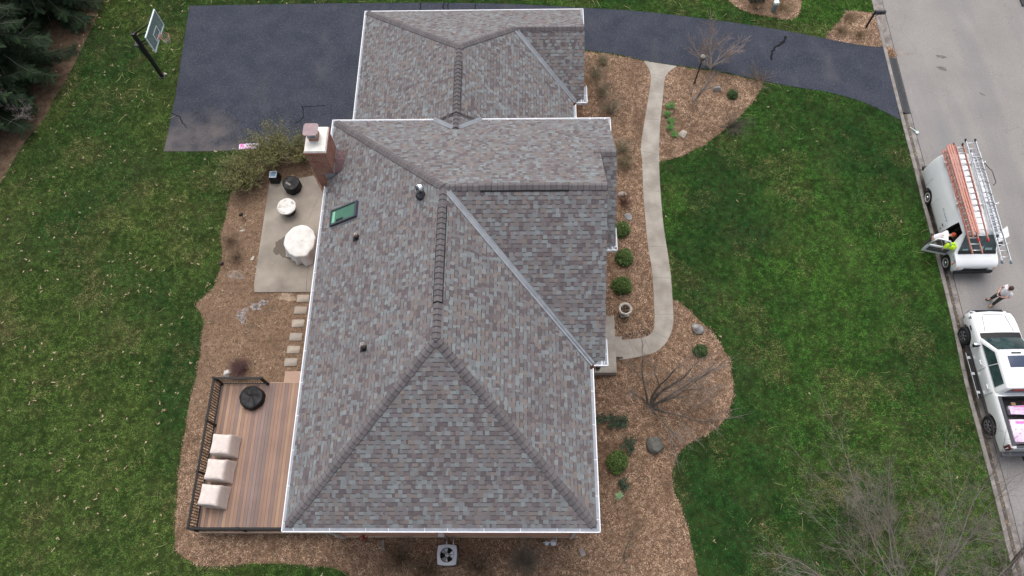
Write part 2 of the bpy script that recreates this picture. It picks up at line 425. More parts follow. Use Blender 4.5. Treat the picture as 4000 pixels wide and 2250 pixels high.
# joints across the path
jb = MB()
for i in range(6, 62, 5):
    a = path_l[i]
    q = min(path_r, key=lambda p: (p-a).length)
    d = (q-a).normalized(); nn = Vector((-d.y, d.x))*0.008
    jb.add([(*(a+nn), .033), (*(a-nn), .033), (*(q-nn), .033), (*(q+nn), .033)], [(0, 1, 2, 3)])
tag(jb.build('path_joints', mat('path_joint_line', (0.17, 0.15, 0.13), 0.9)), kind='structure')  # darker, thin joint lines laid over the concrete
# kerb, gutter pan, street
kl = kerb_line
ko, kg = offset(kl, 0.17), offset(kl, 0.62)
kb = MB()
n = len(kl)
pr = lambda line, z: [(p.x, p.y, z) for p in line]
kb.add(pr(kl, 0.035)+pr(ko, 0.035), [(i, n+i, n+i+1, i+1) for i in range(n-1)])
kb.add(pr(kl, 0.035)+pr(kl, -0.2), [(i+1, n+i+1, n+i, i) for i in range(n-1)])
kb.add(pr(ko, 0.035)+pr(offset(kl, 0.24), -0.10), [(i, n+i, n+i+1, i+1) for i in range(n-1)])
tag(kb.build('kerb', m_kerb), kind='structure')
gb = MB()
gb.add(pr(offset(kl, 0.22), -0.098)+pr(kg, -0.070), [(i, n+i, n+i+1, i+1) for i in range(n-1)])
tag(gb.build('street_gutter', m_gut), kind='structure')
# cut the ground sheet's street half down: the street lies 9 cm below the lawn
rb = MB(); far = offset(kl, 8.3)
rb.add(pr(offset(kl, 0.645), -0.068)+pr(far, -0.068), [(i, n+i, n+i+1, i+1) for i in range(n-1)])
rd = tag(rb.build('road', m_road), kind='structure')
sb = MB()
sb.add(pr(kg, -0.075)+pr(offset(kl, 0.66), -0.075), [(i, n+i, n+i+1, i+1) for i in range(n-1)])
tag(sb.build('road_joint', m_joint), kind='structure')
fb = MB(); f1, f2 = offset(kl, 8.3), offset(kl, 8.75)
fb.add(pr(f1, -0.064)+pr(f2, -0.02), [(i, n+i, n+i+1, i+1) for i in range(n-1)])
fb.add(pr(f2, -0.02)+pr(f2, 0.05), [(i, n+i, n+i+1, i+1) for i in range(n-1)])
fb.add(pr(f2, 0.05)+pr(offset(kl, 9.0), 0.05), [(i, n+i, n+i+1, i+1) for i in range(n-1)])
tag(fb.build('kerb', m_kerb), kind='structure')
# rebuild the lawn as two sheets either side of the street
lw = bpy.data.objects['lawn']; lm = lw.data
L2 = [p for p in kl]
lb = MB()
lb.add([(p.x, p.y, 0) for p in L2]+[(p.x-260, p.y, 0) for p in L2], [(i, i+1, n+i+1, n+i) for i in range(n-1)])
R2 = offset(kl, 8.98)
lb.add([(p.x, p.y, 0.02) for p in R2]+[(p.x+260, p.y, 0.02) for p in R2], [(i, n+i, n+i+1, i+1) for i in range(n-1)])
bpy.data.objects.remove(lw)
for i, f in enumerate(lb.f): lb.f[i] = tuple(reversed(f)) if i < n-1 else f
tag(lb.build('lawn', m_lawn), kind='structure')

def ribbon(name, line, w, z, m, parent=None, kind='structure'):
    b = MB(); k = len(line)
    L = [Vector((p[0], p[1])) for p in line]
    rr = random.Random(len(line)*7+int(abs(L[0].x)*100))
    ws = [w*(0.6+0.8*rr.random()) for _ in L]
    A = []; B = []
    for i, p in enumerate(L):
        t = (L[min(i+1, k-1)]-L[max(i-1, 0)]).normalized(); nn = Vector((-t.y, t.x))
        A.append(p+nn*ws[i]/2); B.append(p-nn*ws[i]/2)
    b.add([(p.x, p.y, z) for p in A]+[(p.x, p.y, z) for p in B], [(i, k+i, k+i+1, i+1) for i in range(k-1)])
    o = b.build(name, m, parent)
    return tag(o, kind=kind) if kind else o
def wob(line, amp, step=0.12, seed=1):
    rr = random.Random(seed); L = [Vector((p[0], p[1])) for p in line]; out = []
    for a, c in zip(L[:-1], L[1:]):
        m = max(1, int((c-a).length/step))
        for j in range(m): out.append(a+(c-a)*j/m+Vector((rr.uniform(-amp, amp), rr.uniform(-amp, amp))))
    out.append(L[-1]); return out
ribbon('driveway_crack', wob(ov([(1976, 92), (1972, 105), (1952, 118), (1942, 130), (1940, 152)]), 0.03), 0.13, 0.020, m_crack)
ribbon('driveway_crack', wob(px([(1180, 414), (1185, 430), (1188, 450), (1175, 470), (1150, 485)]), 0.04, seed=3), 0.05, 0.020, m_crack)
ribbon('driveway_crack', wob(px([(1185, 416), (1215, 418), (1240, 413), (1270, 415)]), 0.03, seed=4), 0.045, 0.020, m_crack)
ribbon('driveway_crack', wob(px([(668, 445), (700, 455), (715, 480), (730, 500)]), 0.03, seed=5), 0.05, 0.020, m_crack)
for q in ((1645, 1), (1735, 2), (1753, 3), (1860, 4)):
    ribbon('driveway_crack', wob(px([(q[0], 14), (q[0]-4, 26), (q[0]-2, 40)]), 0.03, seed=q[1]), 0.07, 0.020, m_crack)
ribbon('patio_crack', wob(px([(1248, 770), (1225, 820), (1205, 860)]), 0.02, seed=6), 0.015, 0.064, mat('patio_crack', (0.12, 0.10, 0.085), 0.9))
ribbon('patio_crack', wob(px([(1206, 1035), (1204, 1070), (1200, 1100), (1198, 1140)]), 0.02, seed=7), 0.018, 0.064, MATS['patio_crack'])
# stains
def blob(name, c, rx, ry, z, m, rz=0.0, seed=1, kind='structure', rough=0.25):
    rr = random.Random(seed); b = MB(); k = 28; pts = []
    ph = [rr.uniform(0, 6.28) for _ in range(4)]
    for i in range(k):
        t = 2*math.pi*i/k
        r = 1+rough*(0.5*math.sin(2*t+ph[0])+0.4*math.sin(3*t+ph[1])+0.35*math.sin(5*t+ph[2])+0.25*math.sin(9*t+ph[3]))
        x, y = rx*r*math.cos(t), ry*r*math.sin(t)
        pts.append((c[0]+x*math.cos(rz)-y*math.sin(rz), c[1]+x*math.sin(rz)+y*math.cos(rz)))
    P = [Vector((p[0], p[1], 0)) for p in pts]
    fs = [t if (P[t[1]]-P[t[0]]).cross(P[t[2]]-P[t[0]]).z > 0 else (t[2], t[1], t[0]) for t in [tuple(t) for t in tessellate_polygon([P])]]
    b.add([(p.x, p.y, z) for p in P], fs)
    return tag(b.build(name, m), kind=kind)
m_puddle = mat('damp_concrete', (0.085, 0.068, 0.052), 0.6, (0.11, 0.09, 0.07), 3, spec=.15)
blob('damp_patch', W(1105, 965), 0.36, 0.50, 0.064, m_puddle, 0.2, 3, rough=0.35)
blob('damp_patch', W(1122, 992), 0.3, 0.25, 0.0645, m_puddle, 0.2, 8)
m_oil = mat('oil_stain', (0.10, 0.09, 0.085), 0.8, (0.15, 0.14, 0.135), 6)
blob('road_stain', W(3679, 218), 0.28, 0.10, -0.064, m_oil, -0.35, 2)
blob('road_stain', W(3682, 264), 0.28, 0.11, -0.064, m_oil, -0.35, 5)
blob('road_stain', W(3840, 365), 0.16, 0.05, -0.064, m_oil, -0.7, 7)
blob('road_stain', W(3532, 205), 0.42, 0.14, -0.064, mat('wet_road', (0.17, 0.15, 0.135), 0.7, (0.24, 0.22, 0.20), 6), -0.1, 9, rough=0.5)
m_ash = mat('ash_patch', (0.10, 0.095, 0.095), 0.95, (0.36, 0.35, 0.37), 7, 0.5, 40, lo=0.42, hi=0.6)
blob('ash_patch', W(1010, 1193), 0.33, 0.24, 0.012, m_ash, 0.4, 4, rough=0.5)
blob('ash_patch', W(945, 1232), 0.30, 0.26, 0.012, m_ash, 0.1, 6, rough=0.6)
blob('ash_patch', W(920, 1075), 0.35, 0.22, 0.012, mat('ash_thin', (0.11, 0.085, 0.07), 0.95, (0.27, 0.24, 0.23), 5, 0.5, 40), 0.1, 11, rough=0.6)
blob('dust_patch', W(1120, 1160), 0.33, 0.22, 0.012, mat('sandy_patch', (0.28, 0.215, 0.15), 0.95, (0.40, 0.33, 0.25), 5), 0.1, 12, rough=0.5)
m_dsoil = mat('damp_soil', (0.028, 0.018, 0.013), 0.95, (0.07, 0.045, 0.032), 8, 0.6, 40)
blob('dark_soil_patch', W(2475, 1308), 0.75, 0.20, 0.012, m_dsoil, 0.12, 13, rough=0.5)
# damp debris along the gutter pan
wl_ = offset(kl, 0.34)
seg = [p for p in wl_ if -6 < p.y < 24]
ribbon('gutter_stain', wob(seg, 0.03, 0.15, 3), 0.22, -0.085, m_wet)
# joints of the kerb
for (u, v) in ((3520, 440), (3648, 908), (3690, 1150), (3757, 1447), (3775, 1518), (3822, 1712), (3560, 660)):
    a = W(u, v).to_2d()
    i = min(range(n), key=lambda k: (kl[k]-a).length)
    t = (kl[min(i+1, n-1)]-kl[max(i-1, 0)]).normalized(); nn = Vector((-t.y, t.x))
    b0 = a-nn*0.05
    ribbon('kerb_joint', [b0, b0+nn*0.12, b0+nn*0.22], 0.02, 0.039, m_joint)
    ribbon('kerb_joint', [b0+nn*0.30, b0+nn*0.45, b0+nn*0.66], 0.02, -0.06, m_joint)
# ------------------------------------------------------------------ the house (local frame: x across, y away from the camera, z up)
S_ = 25.0; ZE = 6.0
PSI = -0.0423
HX, HY = -0.1081*S_, 0.0925*S_
house = root('brick_house', (HX, HY, 0), 'two-level brick house with hipped brown grey shingle roof and front gables', 'house', PSI)
def HL(x, y, z=0):
    c, s = math.cos(PSI), math.sin(PSI)
    return Vector((HX+c*x-s*y, HY+s*x+c*y, z))
def toH(p):
    c, s = math.cos(PSI), math.sin(PSI); dx, dy = p[0]-HX, p[1]-HY
    return Vector((c*dx+s*dy, -s*dx+c*dy, p[2] if len(p) > 2 else 0))
w_, L_, yA, yB, yE, zR = 5.27, 16.557, 5.495, 11.083, 5.732, 9.505
XW, XB = 5.69, 6.31                     # rakes of the big front gable and of the lower bay gable
bayY, bayZ, bayE = 13.48, 7.97, 10.34
gw, gN, gA, gz, gZ = 5.22, 25.35, 19.88, 3.2, 6.672
gx0 = 0.03
wgY = 22.32; wgZ = gz+(gN-wgY)*(gZ-gz)/(gN-gA); wgS, wgX = 19.52, 5.64
east_sl = (gZ-gz)/(5.27-gx0)
wgx0 = gx0+(gZ-wgZ)/east_sl
rs = random.Random(5)
PAL = [(0.1885, 0.2056, 0.2119), (0.1667, 0.1723, 0.1793), (0.1501, 0.1375, 0.1422), (0.116, 0.0998, 0.1052), (0.179, 0.1549, 0.1452), (0.1595, 0.1491, 0.1519), (0.1378, 0.1173, 0.12), (0.1689, 0.1491, 0.1481)]
PW = [0.17, 0.18, 0.17, 0.14, 0.10, 0.14, 0.08, 0.10]
shb = MB(); und = MB()
def clip(poly, cp):
    """clip polygon to a convex, counter-clockwise polygon"""
    out = poly
    for i in range(len(cp)):
        a, b = cp[i], cp[(i+1) % len(cp)]
        ex, ey = b[0]-a[0], b[1]-a[1]
        inp = out; out = []
        if not inp: return []
        for j in range(len(inp)):
            p, q = inp[j], inp[(j+1) % len(inp)]
            dp = ex*(p[1]-a[1])-ey*(p[0]-a[0]); dq = ex*(q[1]-a[1])-ey*(q[0]-a[0])
            if dp >= -1e-9: out.append(p)
            if (dp >= -1e-9) != (dq >= -1e-9):
                t = dp/(dp-dq); out.append((p[0]+(q[0]-p[0])*t, p[1]+(q[1]-p[1])*t))
    return out
def roof_face(pieces, origin, udir, vdir, vmin=0.165):
    """courses of laminated shingles over convex pieces of one roof plane; u runs along the eave, v up the slope"""
    o, U, V = Vector(origin), Vector(udir).normalized(), Vector(vdir).normalized()
    N = U.cross(V).normalized()
    if N.z < 0: N = -N
    P2 = []
    for pc in pieces:
        pp = [((Vector(q)-o).dot(U), (Vector(q)-o).dot(V)) for q in pc]
        ar = sum(pp[i][0]*pp[(i+1) % len(pp)][1]-pp[(i+1) % len(pp)][0]*pp[i][1] for i in range(len(pp)))
        if ar < 0: pp.reverse()
        pp = clip(pp, [(-99, vmin), (99, vmin), (99, 99), (-99, 99)])
        if len(pp) < 3: continue
        P2.append(pp)
        vs = [o+U*p[0]+V*p[1] for p in pp]
        und.add([v-N*0.004 for v in vs], [tuple(range(len(vs))) if (U.cross(V)).z > 0 else tuple(reversed(range(len(vs))))])
    umin = min(p[0] for pp in P2 for p in pp); umax = max(p[0] for pp in P2 for p in pp)
    vmax = max(p[1] for pp in P2 for p in pp)
    ex = 0.152
    flip = U.cross(V).z < 0
    def piece(u0, u1, v0, v1, h0, h1, col, row):
        for pp in P2:
            q = clip([(u0, v0), (u1, v0), (u1, v1), (u0, v1)], pp)
            if len(q) < 3: continue
            vs = []
            for (a, b) in q:
                t = (b-row*ex)/ex
                vs.append(o+U*a+V*b+N*(h0+(h1-h0)*t))
            k = len(vs)
            top = tuple(range(k)); base = [v-N*0.02 for v in vs]
            sk = [(i, k+i, k+(i+1) % k, (i+1) % k) for i in range(k)]
            if flip: top = tuple(reversed(top)); sk = [tuple(reversed(f)) for f in sk]
            shb.add(vs+base, [top]+sk, 0, col)
    for row in range(1, int(vmax/ex)+1):
        u = umin-rs.random()*0.3; tooth = rs.random() < 0.5
        v0, v1 = row*ex, (row+1)*ex
        while u < umax:
            wd_ = rs.choice((0.07, 0.10, 0.12, 0.14, 0.14, 0.16, 0.18, 0.21))
            c = rs.choices(PAL, PW)[0]; k = rs.uniform(0.90, 1.10)
            c = tuple(x*k for x in c)
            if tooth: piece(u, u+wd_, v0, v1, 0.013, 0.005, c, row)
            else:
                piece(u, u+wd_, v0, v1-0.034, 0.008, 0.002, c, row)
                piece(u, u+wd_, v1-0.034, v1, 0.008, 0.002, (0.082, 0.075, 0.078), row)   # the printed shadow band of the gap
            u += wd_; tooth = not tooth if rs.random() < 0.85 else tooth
# main roof
ml = [(-w_, 0, ZE), (-w_, L_, ZE), (0, yB, zR), (0, yA, zR)]
roof_face([ml], (-w_, 0, ZE), (0, 1, 0), (w_, 0, zR-ZE))
roof_face([[(-w_, 0, ZE), (w_, 0, ZE), (0, yA, zR)]], (-w_, 0, ZE), (1, 0, 0), (0, yA, zR-ZE))
roof_face([[(w_, 0, ZE), (w_, yE, ZE), (0, yB, zR), (0, yA, zR)]], (w_, 0, ZE), (0, 1, 0), (-w_, 0, zR-ZE))
roof_face([[(w_, yE, ZE), (XW, yE, ZE), (XW, yB, zR), (0, yB, zR)]], (w_, yE, ZE), (1, 0, 0), (0, yB-yE, zR-ZE))
bz = lambda y: ZE+(L_-y)*(zR-ZE)/(L_-yB)
roof_face([[(-w_, L_, ZE), (XW, L_, ZE), (XW, yB, zR), (0, yB, zR)], [(XW, L_, ZE), (XB, L_, ZE), (XB, bayY, bz(bayY)), (XW, bayY, bz(bayY))]], (-w_, L_, ZE), (1, 0, 0), (0, yB-L_, zR-ZE))
bayZ = bz(bayY)
roof_face([[(XW-0.6, bayE, ZE), (XB, bayE, ZE), (XB, bayY, bayZ), (XW-0.6, bayY, bayZ)]], (XW-0.6, bayE, ZE), (1, 0, 0), (0, bayY-bayE, bayZ-ZE))
# garage roof
jy = 15.52
gm = lambda x: gz+(x+gw)*(gZ-gz)/(gw+gx0)
xv = -gw+(ZE-gz)/((gZ-gz)/(gw+gx0)); xv2 = gx0+(gZ-ZE)/east_sl
roof_face([[(-gw, L_-.3, gz), (-gw, gN, gz), (gx0, gA, gZ), (gx0, L_-.3, gZ)], [(xv, L_-.1, ZE), (gx0, L_-.1, gZ), (gx0, jy, gZ)]], (-gw, L_-.3, gz), (0, 1, 0), (gw+gx0, 0, gZ-gz))
roof_face([[(5.27, L_-.3, gz), (5.27, wgS, gz), (wgx0, wgY, wgZ), (gx0, gA, gZ), (gx0, L_-.3, gZ)], [(xv2, L_-.1, ZE), (gx0, L_-.1, gZ), (gx0, jy, gZ)]], (5.27, L_-.3, gz), (0, 1, 0), (gx0-5.27, 0, gZ-gz))
gnz = lambda y: gz+(gN-y)*(gZ-gz)/(gN-gA)
roof_face([[(-gw, gN, gz), (wgx0, gN, gz), (wgx0, wgY, wgZ), (gx0, gA, gZ)], [(wgx0, gN, gz), (wgX, gN, gz), (wgX, wgY, wgZ), (wgx0, wgY, wgZ)]], (-gw, gN, gz), (1, 0, 0), (0, gA-gN, gZ-gz))
roof_face([[(5.27, wgS, gz), (wgX, wgS, gz), (wgX, wgY, wgZ), (wgx0, wgY, wgZ)]], (5.27, wgS, gz), (1, 0, 0), (0, wgY-wgS, wgZ-gz))
roof = shb.build('roof', m_shing, house, colors=True)
und.build('underlay', m_under, roof)

# ridge and hip caps
capb = MB()
def caps(a, b, sl, sr, wdt=0.165, step=0.205, lift=0.0):
    """folded cap shingles from a up to b; sl/sr are downhill directions of the two roof planes"""
    a, b = Vector(a), Vector(b); d = (b-a); Ln = d.length; d.normalize()
    sl, sr = Vector(sl).normalized(), Vector(sr).normalized()
    sl = (sl-d*sl.dot(d)).normalized(); sr = (sr-d*sr.dot(d)).normalized()
    nz = (-(sl+sr)).normalized()
    k = int(Ln/step)
    for i in range(k+1):
        t0 = i*step; t1 = min(t0+step*1.02, Ln)
        if t1-t0 < 0.04: continue
        s0, s1 = 0.048+lift, 0.024+lift
        jit = rs.uniform(-0.006, 0.006); ww = wdt+rs.uniform(-.006, .006)
        g = rs.uniform(0.88, 1.12); col = (0.132*g, 0.120*g, 0.125*g)
        prof = [(-1, 0.0), (-0.5, 0.012), (-0.12, 0.022), (0.12, 0.022), (0.5, 0.012), (1, 0.0)]
        r0, r1 = [], []
        for (q, hh) in prof:
            sd = sl if q < 0 else sr
            off = sd*abs(q)*ww
            r0.append(a+d*(t0+jit)+off+nz*(s0+hh)); r1.append(a+d*(t1+jit)+off+nz*(s1+hh))
        lo0 = [p-nz*0.045 for p in r0]; lo1 = [p-nz*0.045 for p in r1]
        n6 = len(prof)
        vs = r0+r1+lo0+lo1
        fs = [(j, j+1, n6+j+1, n6+j) for j in range(n6-1)]
        fs += [(j+1, j, 2*n6+j, 2*n6+j+1) for j in range(n6-1)]
        fs += [(0, n6, 3*n6, 2*n6), (n6-1, 3*n6-1, 4*n6-1, 2*n6-1)]
        capb.add(vs, fs, 0, col)
        capb.add([p+nz*0.003 for p in r0]+[p+d*0.014+nz*0.001 for p in r0], [(j, j+1, n6+j+1, n6+j) for j in range(n6-1)], 0, (0.05, 0.046, 0.05))  # dark strip painted along each cap's lower edge as its shadow line
W_, E_, N_, Sd = Vector((-w_, 0, ZE-zR)), Vector((w_, 0, ZE-zR)), Vector((0, L_-yB, ZE-zR)), Vector((0, -yA, ZE-zR))
caps((-w_+.21, .21, ZE+.14), (0, yA, zR), W_, Sd)
caps((w_-.21, .21, ZE+.14), (0, yA, zR), Sd, E_)
caps((-w_+.21, L_-.21, ZE+.14), (0, yB, zR), N_, W_)
vent_a, vent_b = 6.75, 10.35
caps((0, yA, zR), (0, vent_a, zR), W_, E_)
caps((0, vent_a, zR), (0, vent_b, zR), W_, E_, lift=0.035)
caps((0, vent_b, zR), (0, yB-.1, zR), W_, E_)
S2 = Vector((0, yE-yB, ZE-zR))
caps((XW, yB, zR), (3.9, yB, zR), N_, S2)
caps((4.35, yB, zR), (1.25, yB, zR), N_, S2, lift=0.035)
caps((1.25, yB, zR), (.1, yB, zR), N_, S2)
S3 = Vector((0, bayE-bayY, ZE-bayZ))
caps((XB, bayY, bayZ), (XW-.25, bayY, bayZ), N_, S3)
gW, gE, gNd = Vector((-1, 0, -.66)), Vector((1, 0, -.66)), Vector((0, 1, -.635))
caps((-gw+.21, gN-.21, gz+.14), (gx0, gA, gZ), gNd, gW)
caps((wgx0, wgY, wgZ), (gx0, gA, gZ), gE, gNd)
caps((gx0, jy+.1, gZ), (gx0, 16.4, gZ), gE, gW)
caps((gx0, 16.35, gZ), (gx0, 19.1, gZ), gE, gW, lift=0.035)
caps((gx0, 19.1, gZ), (gx0, gA, gZ), gE, gW)
caps((wgX, wgY, wgZ), (wgx0, wgY, wgZ), gNd, Vector((0, -1, -.75)))
capb.build('ridge_cap', m_shing, roof, colors=True)
# raised ridge vents under the caps
def ridge_vent(a, b, sl, sr):
    a, b = Vector(a), Vector(b); d = (b-a).normalized(); m = MB()
    for s in (sl, sr):
        s = Vector(s).normalized(); s = (s-d*s.dot(d)).normalized(); q = s*0.195; u = Vector((0, 0, 1))
        m.hexa([a+q*.3, b+q*.3, b+q, a+q], [p+u*0.05 for p in (a+q*.3, b+q*.3, b+q, a+q)])
    m.build('ridge_vent', m_blackv, roof)
ridge_vent((0, vent_a, zR), (0, vent_b, zR), W_, E_)
ridge_vent((1.3, yB, zR), (4.35, yB, zR), N_, S2)
ridge_vent((gx0, 16.35, gZ), (gx0, 19.1, gZ), gE, gW)
# valleys
def valley(a, b, s1, s2, wd=0.11):
    a, b = Vector(a), Vector(b); d = (b-a).normalized(); m = MB()
    s1, s2 = Vector(s1).normalized(), Vector(s2).normalized()
    s1 = (s1-d*s1.dot(d)).normalized(); s2 = (s2-d*s2.dot(d)).normalized(); u = Vector((0, 0, .034))
    e1a, e1b, e2a, e2b = a+s1*wd+u, b+s1*wd+u, a+s2*wd+u, b+s2*wd+u
    m.add([e1a, e1b, b+u*.8, a+u*.8, e2b, e2a], [(0, 1, 2, 3), (3, 2, 4, 5)])
    u2 = Vector((0, 0, .02))
    for p, q in ((a, b),): m.tube([p+u+u2*.3, q+u+u2*.3], 0.014, 5)
    for (p, q) in ((e1a, e1b), (e2a, e2b)): m.tube([p, q], 0.008, 4)
    m.build('valley_flashing', m_flash, roof)
up_n = lambda v: -Vector(v)
valley((w_-.02, yE+.02, ZE+.01), (.12, yB-.12, zR-.08), -E_*1, -S2)
valley((5.25, wgS+.02, gz+.01), (wgx0+.1, wgY-.1, wgZ-.07), -gE, Vector((0, 1, .75)))
valley((xv, L_-.05, ZE+.02), (gx0-.12, jy+.12, gZ-.08), Vector((1, 0, .66)), -N_)
valley((xv2, L_-.05, ZE+.02), (gx0+.12, jy+.12, gZ-.08), Vector((-1, 0, .66)), -N_)

# gutters: white trough with a grey guard let into its top
def gutter(a, b, out, z, guard=True, open_=False):
    a, b, o = Vector((a[0], a[1], 0)), Vector((b[0], b[1], 0)), Vector((out[0], out[1], 0))
    d = (b-a).normalized(); m = MB(); g = MB()
    def bar(i0, i1, z0, z1, mb, e0=0.0, e1=0.0):
        p, q = a-d*e0, b+d*e1
        mb.hexa([p-o*i1+Vector((0, 0, z0)), q-o*i1+Vector((0, 0, z0)), q-o*i0+Vector((0, 0, z0)), p-o*i0+Vector((0, 0, z0))],
                [p-o*i1+Vector((0, 0, z1)), q-o*i1+Vector((0, 0, z1)), q-o*i0+Vector((0, 0, z1)), p-o*i0+Vector((0, 0, z1))])
    bar(0.0, 0.028, z-.13, z+.022, m)
    bar(0.028, 0.15, z-.13, z-.105, m)
    bar(0.15, 0.19, z-.18, z-.004, m)
    if open_:
        k = int((b-a).length/0.35)
        for i in range(k+1):
            p = a+d*((b-a).length*(i+.5)/(k+1)); m.box(p-o*.085+Vector((0, 0, z+.005)), (0.13, 0.022, 0.01), math.atan2(o.y, o.x))
    m.build('gutter', m_white, house)
    if guard:
        zi = z+.118; vs = [a+d*.03-o*.029+Vector((0, 0, z+.016)), b-d*.03-o*.029+Vector((0, 0, z+.016)), b-d*.19-o*.20+Vector((0, 0, zi)), a+d*.19-o*.20+Vector((0, 0, zi))]
        g.hexa([p-Vector((0, 0, .006)) for p in vs], vs, 0)
        Ln = (b-a).length; t = 0.4
        while t < Ln-.2:
            p = a+d*t
            q = [p-o*.031+Vector((0, 0, z+.021)), p+d*.02-o*.031+Vector((0, 0, z+.021)), p+d*.02-o*.15+Vector((0, 0, z+.092)), p-o*.15+Vector((0, 0, z+.092))]
            g.add(q, [(0, 1, 2, 3)], 1); t += rs.choice((0.75, 1.2, 1.2, 1.2))
        g.build('gutter_guard', [m_guard, m_white], house)
gutter((-w_, -.0), (w_, -.0), (0, -1), ZE)
gutter((-w_, 13.3), (-w_, -.0), (-1, 0), ZE)
gutter((-w_, L_), (-w_, 14.95), (-1, 0), ZE)
gutter((w_, 0), (w_, yE-.12), (1, 0), ZE)
gutter((xv, L_+.0), (-w_, L_), (0, 1), ZE)
gutter((6.43, L_), (xv2, L_), (0, 1), ZE)
gutter((XW+.12, yE), (XW+.12, yE+1.0), (1, 0), ZE-.02)
gutter((w_+.02, yE-.02), (XW+.12, yE-.02), (0, -1), ZE-.02)
gutter((6.44, 15.88), (6.44, L_), (1, 0), ZE-.02)
gutter((6.40, bayE), (6.40, 11.33), (1, 0), ZE-.02, guard=False, open_=True)
gutter((XW+.01, bayE), (6.40, bayE), (0, -1), ZE-.02, guard=False, open_=True)
gutter((-gw, gN), (-gw, L_-.2), (-1, 0), gz)
gutter((5.82, gN), (-gw, gN), (0, 1), gz)
gutter((5.27, L_-.2), (5.27, wgS-.1), (1, 0), gz)
gutter((5.82, wgS), (5.82, 20.53), (1, 0), gz-.02)
gutter((5.27, wgS), (5.82, wgS), (0, -1), gz-.02)
gutter((5.83, 24.0), (5.83, gN), (1, 0), gz-.02)
# walls
wb = MB()
def wall(pts, z0, z1):
    wb.prism(pts, z0, z1)
wall([(-4.88, .36), (4.88, .36), (4.88, L_-.35), (-4.88, L_-.35)], 0.28, ZE-.18)
wall([(4.883, 5.95), (5.45, 5.95), (5.45, L_-.353), (4.883, L_-.353)], 3.2, ZE-.181)
wall([(5.453, 10.6), (6.05, 10.6), (6.05, L_-.356), (5.453, L_-.356)], 0.28, ZE-.182)
wall([(-4.85, L_-.347), (4.95, L_-.347), (4.95, gN-.35), (-4.85, gN-.35)], 0.1, gz-.18)
wall([(4.953, wgS+.3), (5.42, wgS+.3), (5.42, gN-.353), (4.953, gN-.353)], 0.1, gz-.181)
wb.build('wall', m_brickw, house)
fb_ = MB()
for (x0, y0_, x1, y1_) in ((-4.92, .32, 4.92, L_-.3), (5.46, 10.56, 6.08, L_-.31)): fb_.box(((x0+x1)/2, (y0_+y1_)/2, .14), (x1-x0, y1_-y0_, .277))
fb_.build('foundation', mat('tan_foundation', (.42, .33, .25), .9, (.34, .25, .18), 2), house)
sb_ = MB()
def soff(x0, y0_, x1, y1_, z): sb_.box(((x0+x1)/2, (y0_+y1_)/2, z-.165), (x1-x0, y1_-y0_, .02))
soff(-w_+.17, .17, w_-.17, L_-.17, ZE); soff(w_-.168, yE+.17, XW-.02, L_-.171, ZE+.003); soff(XW-.018, bayE+.1, XB-.03, L_-.172, ZE+.006)
soff(-gw+.17, L_-.34, 5.1, gN-.17, gz); soff(5.102, wgS+.17, wgX-.02, gN-.171, gz+.003)
# gable ends and rake boards
def gable(x, ya, yb, yr, z0, zr):
    t = 0.05
    a = [(x-t, ya, z0), (x-t, yb, z0), (x-t, yr, zr-.05)]; b_ = [(x, ya, z0), (x, yb, z0), (x, yr, zr-.05)]
    sb_.add(a+b_, [(2, 1, 0), (3, 4, 5), (0, 1, 4, 3), (1, 2, 5, 4), (2, 0, 3, 5)])
    for (y0_, z_0) in ((ya, z0), (yb, z0)):
        dd = Vector((0, yr-y0_, zr-z_0)); p = Vector((x+.05, y0_, z_0)); q = p+dd
        sb_.hexa([p+Vector((0, 0, -.22)), q+Vector((0, 0, -.22)), q+Vector((.03, 0, -.22)), p+Vector((.03, 0, -.22))], [p+Vector((0, 0, -.012)), q+Vector((0, 0, -.012)), q+Vector((.03, 0, -.012)), p+Vector((.03, 0, -.012))])
gable(XW-.09, yE, L_, yB, ZE, zR); gable(XB-.09, bayE, L_, bayY, ZE, bayZ); gable(wgX-.09, wgS, gN, wgY, gz, wgZ)
sb_.build('soffit', m_white, house)
# downspouts on the south wall
def downspout(x, dx):
    m = MB()
    m.box((x, .30, 2.80), (.10, .075, 5.4))
    m.tube([(x, .06, ZE-.12), (x, .10, ZE-.3), (x, .28, ZE-.55)], .045, 6)
    m.build('downspout', mat('downspout_grey', (.42, .40, .39), .5) if 'downspout_grey' not in MATS else MATS['downspout_grey'], house)
xl = toH(W(1348, 2112)); xr = toH(W(2229, 2113))
downspout(xl.x, -1); downspout(xr.x, 1)
# meters and boxes fixed on the south wall
dbx = toH(W(1733, 2098, .55))
m = MB(); m.box((dbx.x, .30, 1.35), (.24, .12, .34)); m.box((dbx.x, .24, 1.35), (.20, .012, .28)); m.build('disconnect_box', MATS['galvanised_steel'], house)
m = MB(); m.tube([(dbx.x+.05, .30, 1.2), (dbx.x+.1, .25, .5), (dbx.x+.02, -.1, .18), (dbx.x-.18, -.42, .2)], .022, 6)
for k in (.12, .38): m.tube([(dbx.x+k, .34, .42), (dbx.x+k, .1, .40), (dbx.x+k, -.45, .38)], .028, 6)
m.build('conduit', m_steel, house)
m = MB(); p = toH(W(1418, 2106, .9))
m.lathe([(.02, -.03), (.15, -.03), (.15, -.01), (.06, 0), (.06, .1), (.15, .11), (.15, .13), (.02, .13)], (0, 0, 0), 18)
ho = m.build('hose_reel', mat('red_plastic', (0.22, 0.02, 0.022), 0.5), house); ho.location = (p.x, .30, .95); ho.rotation_euler = (math.radians(90), 0, .5)
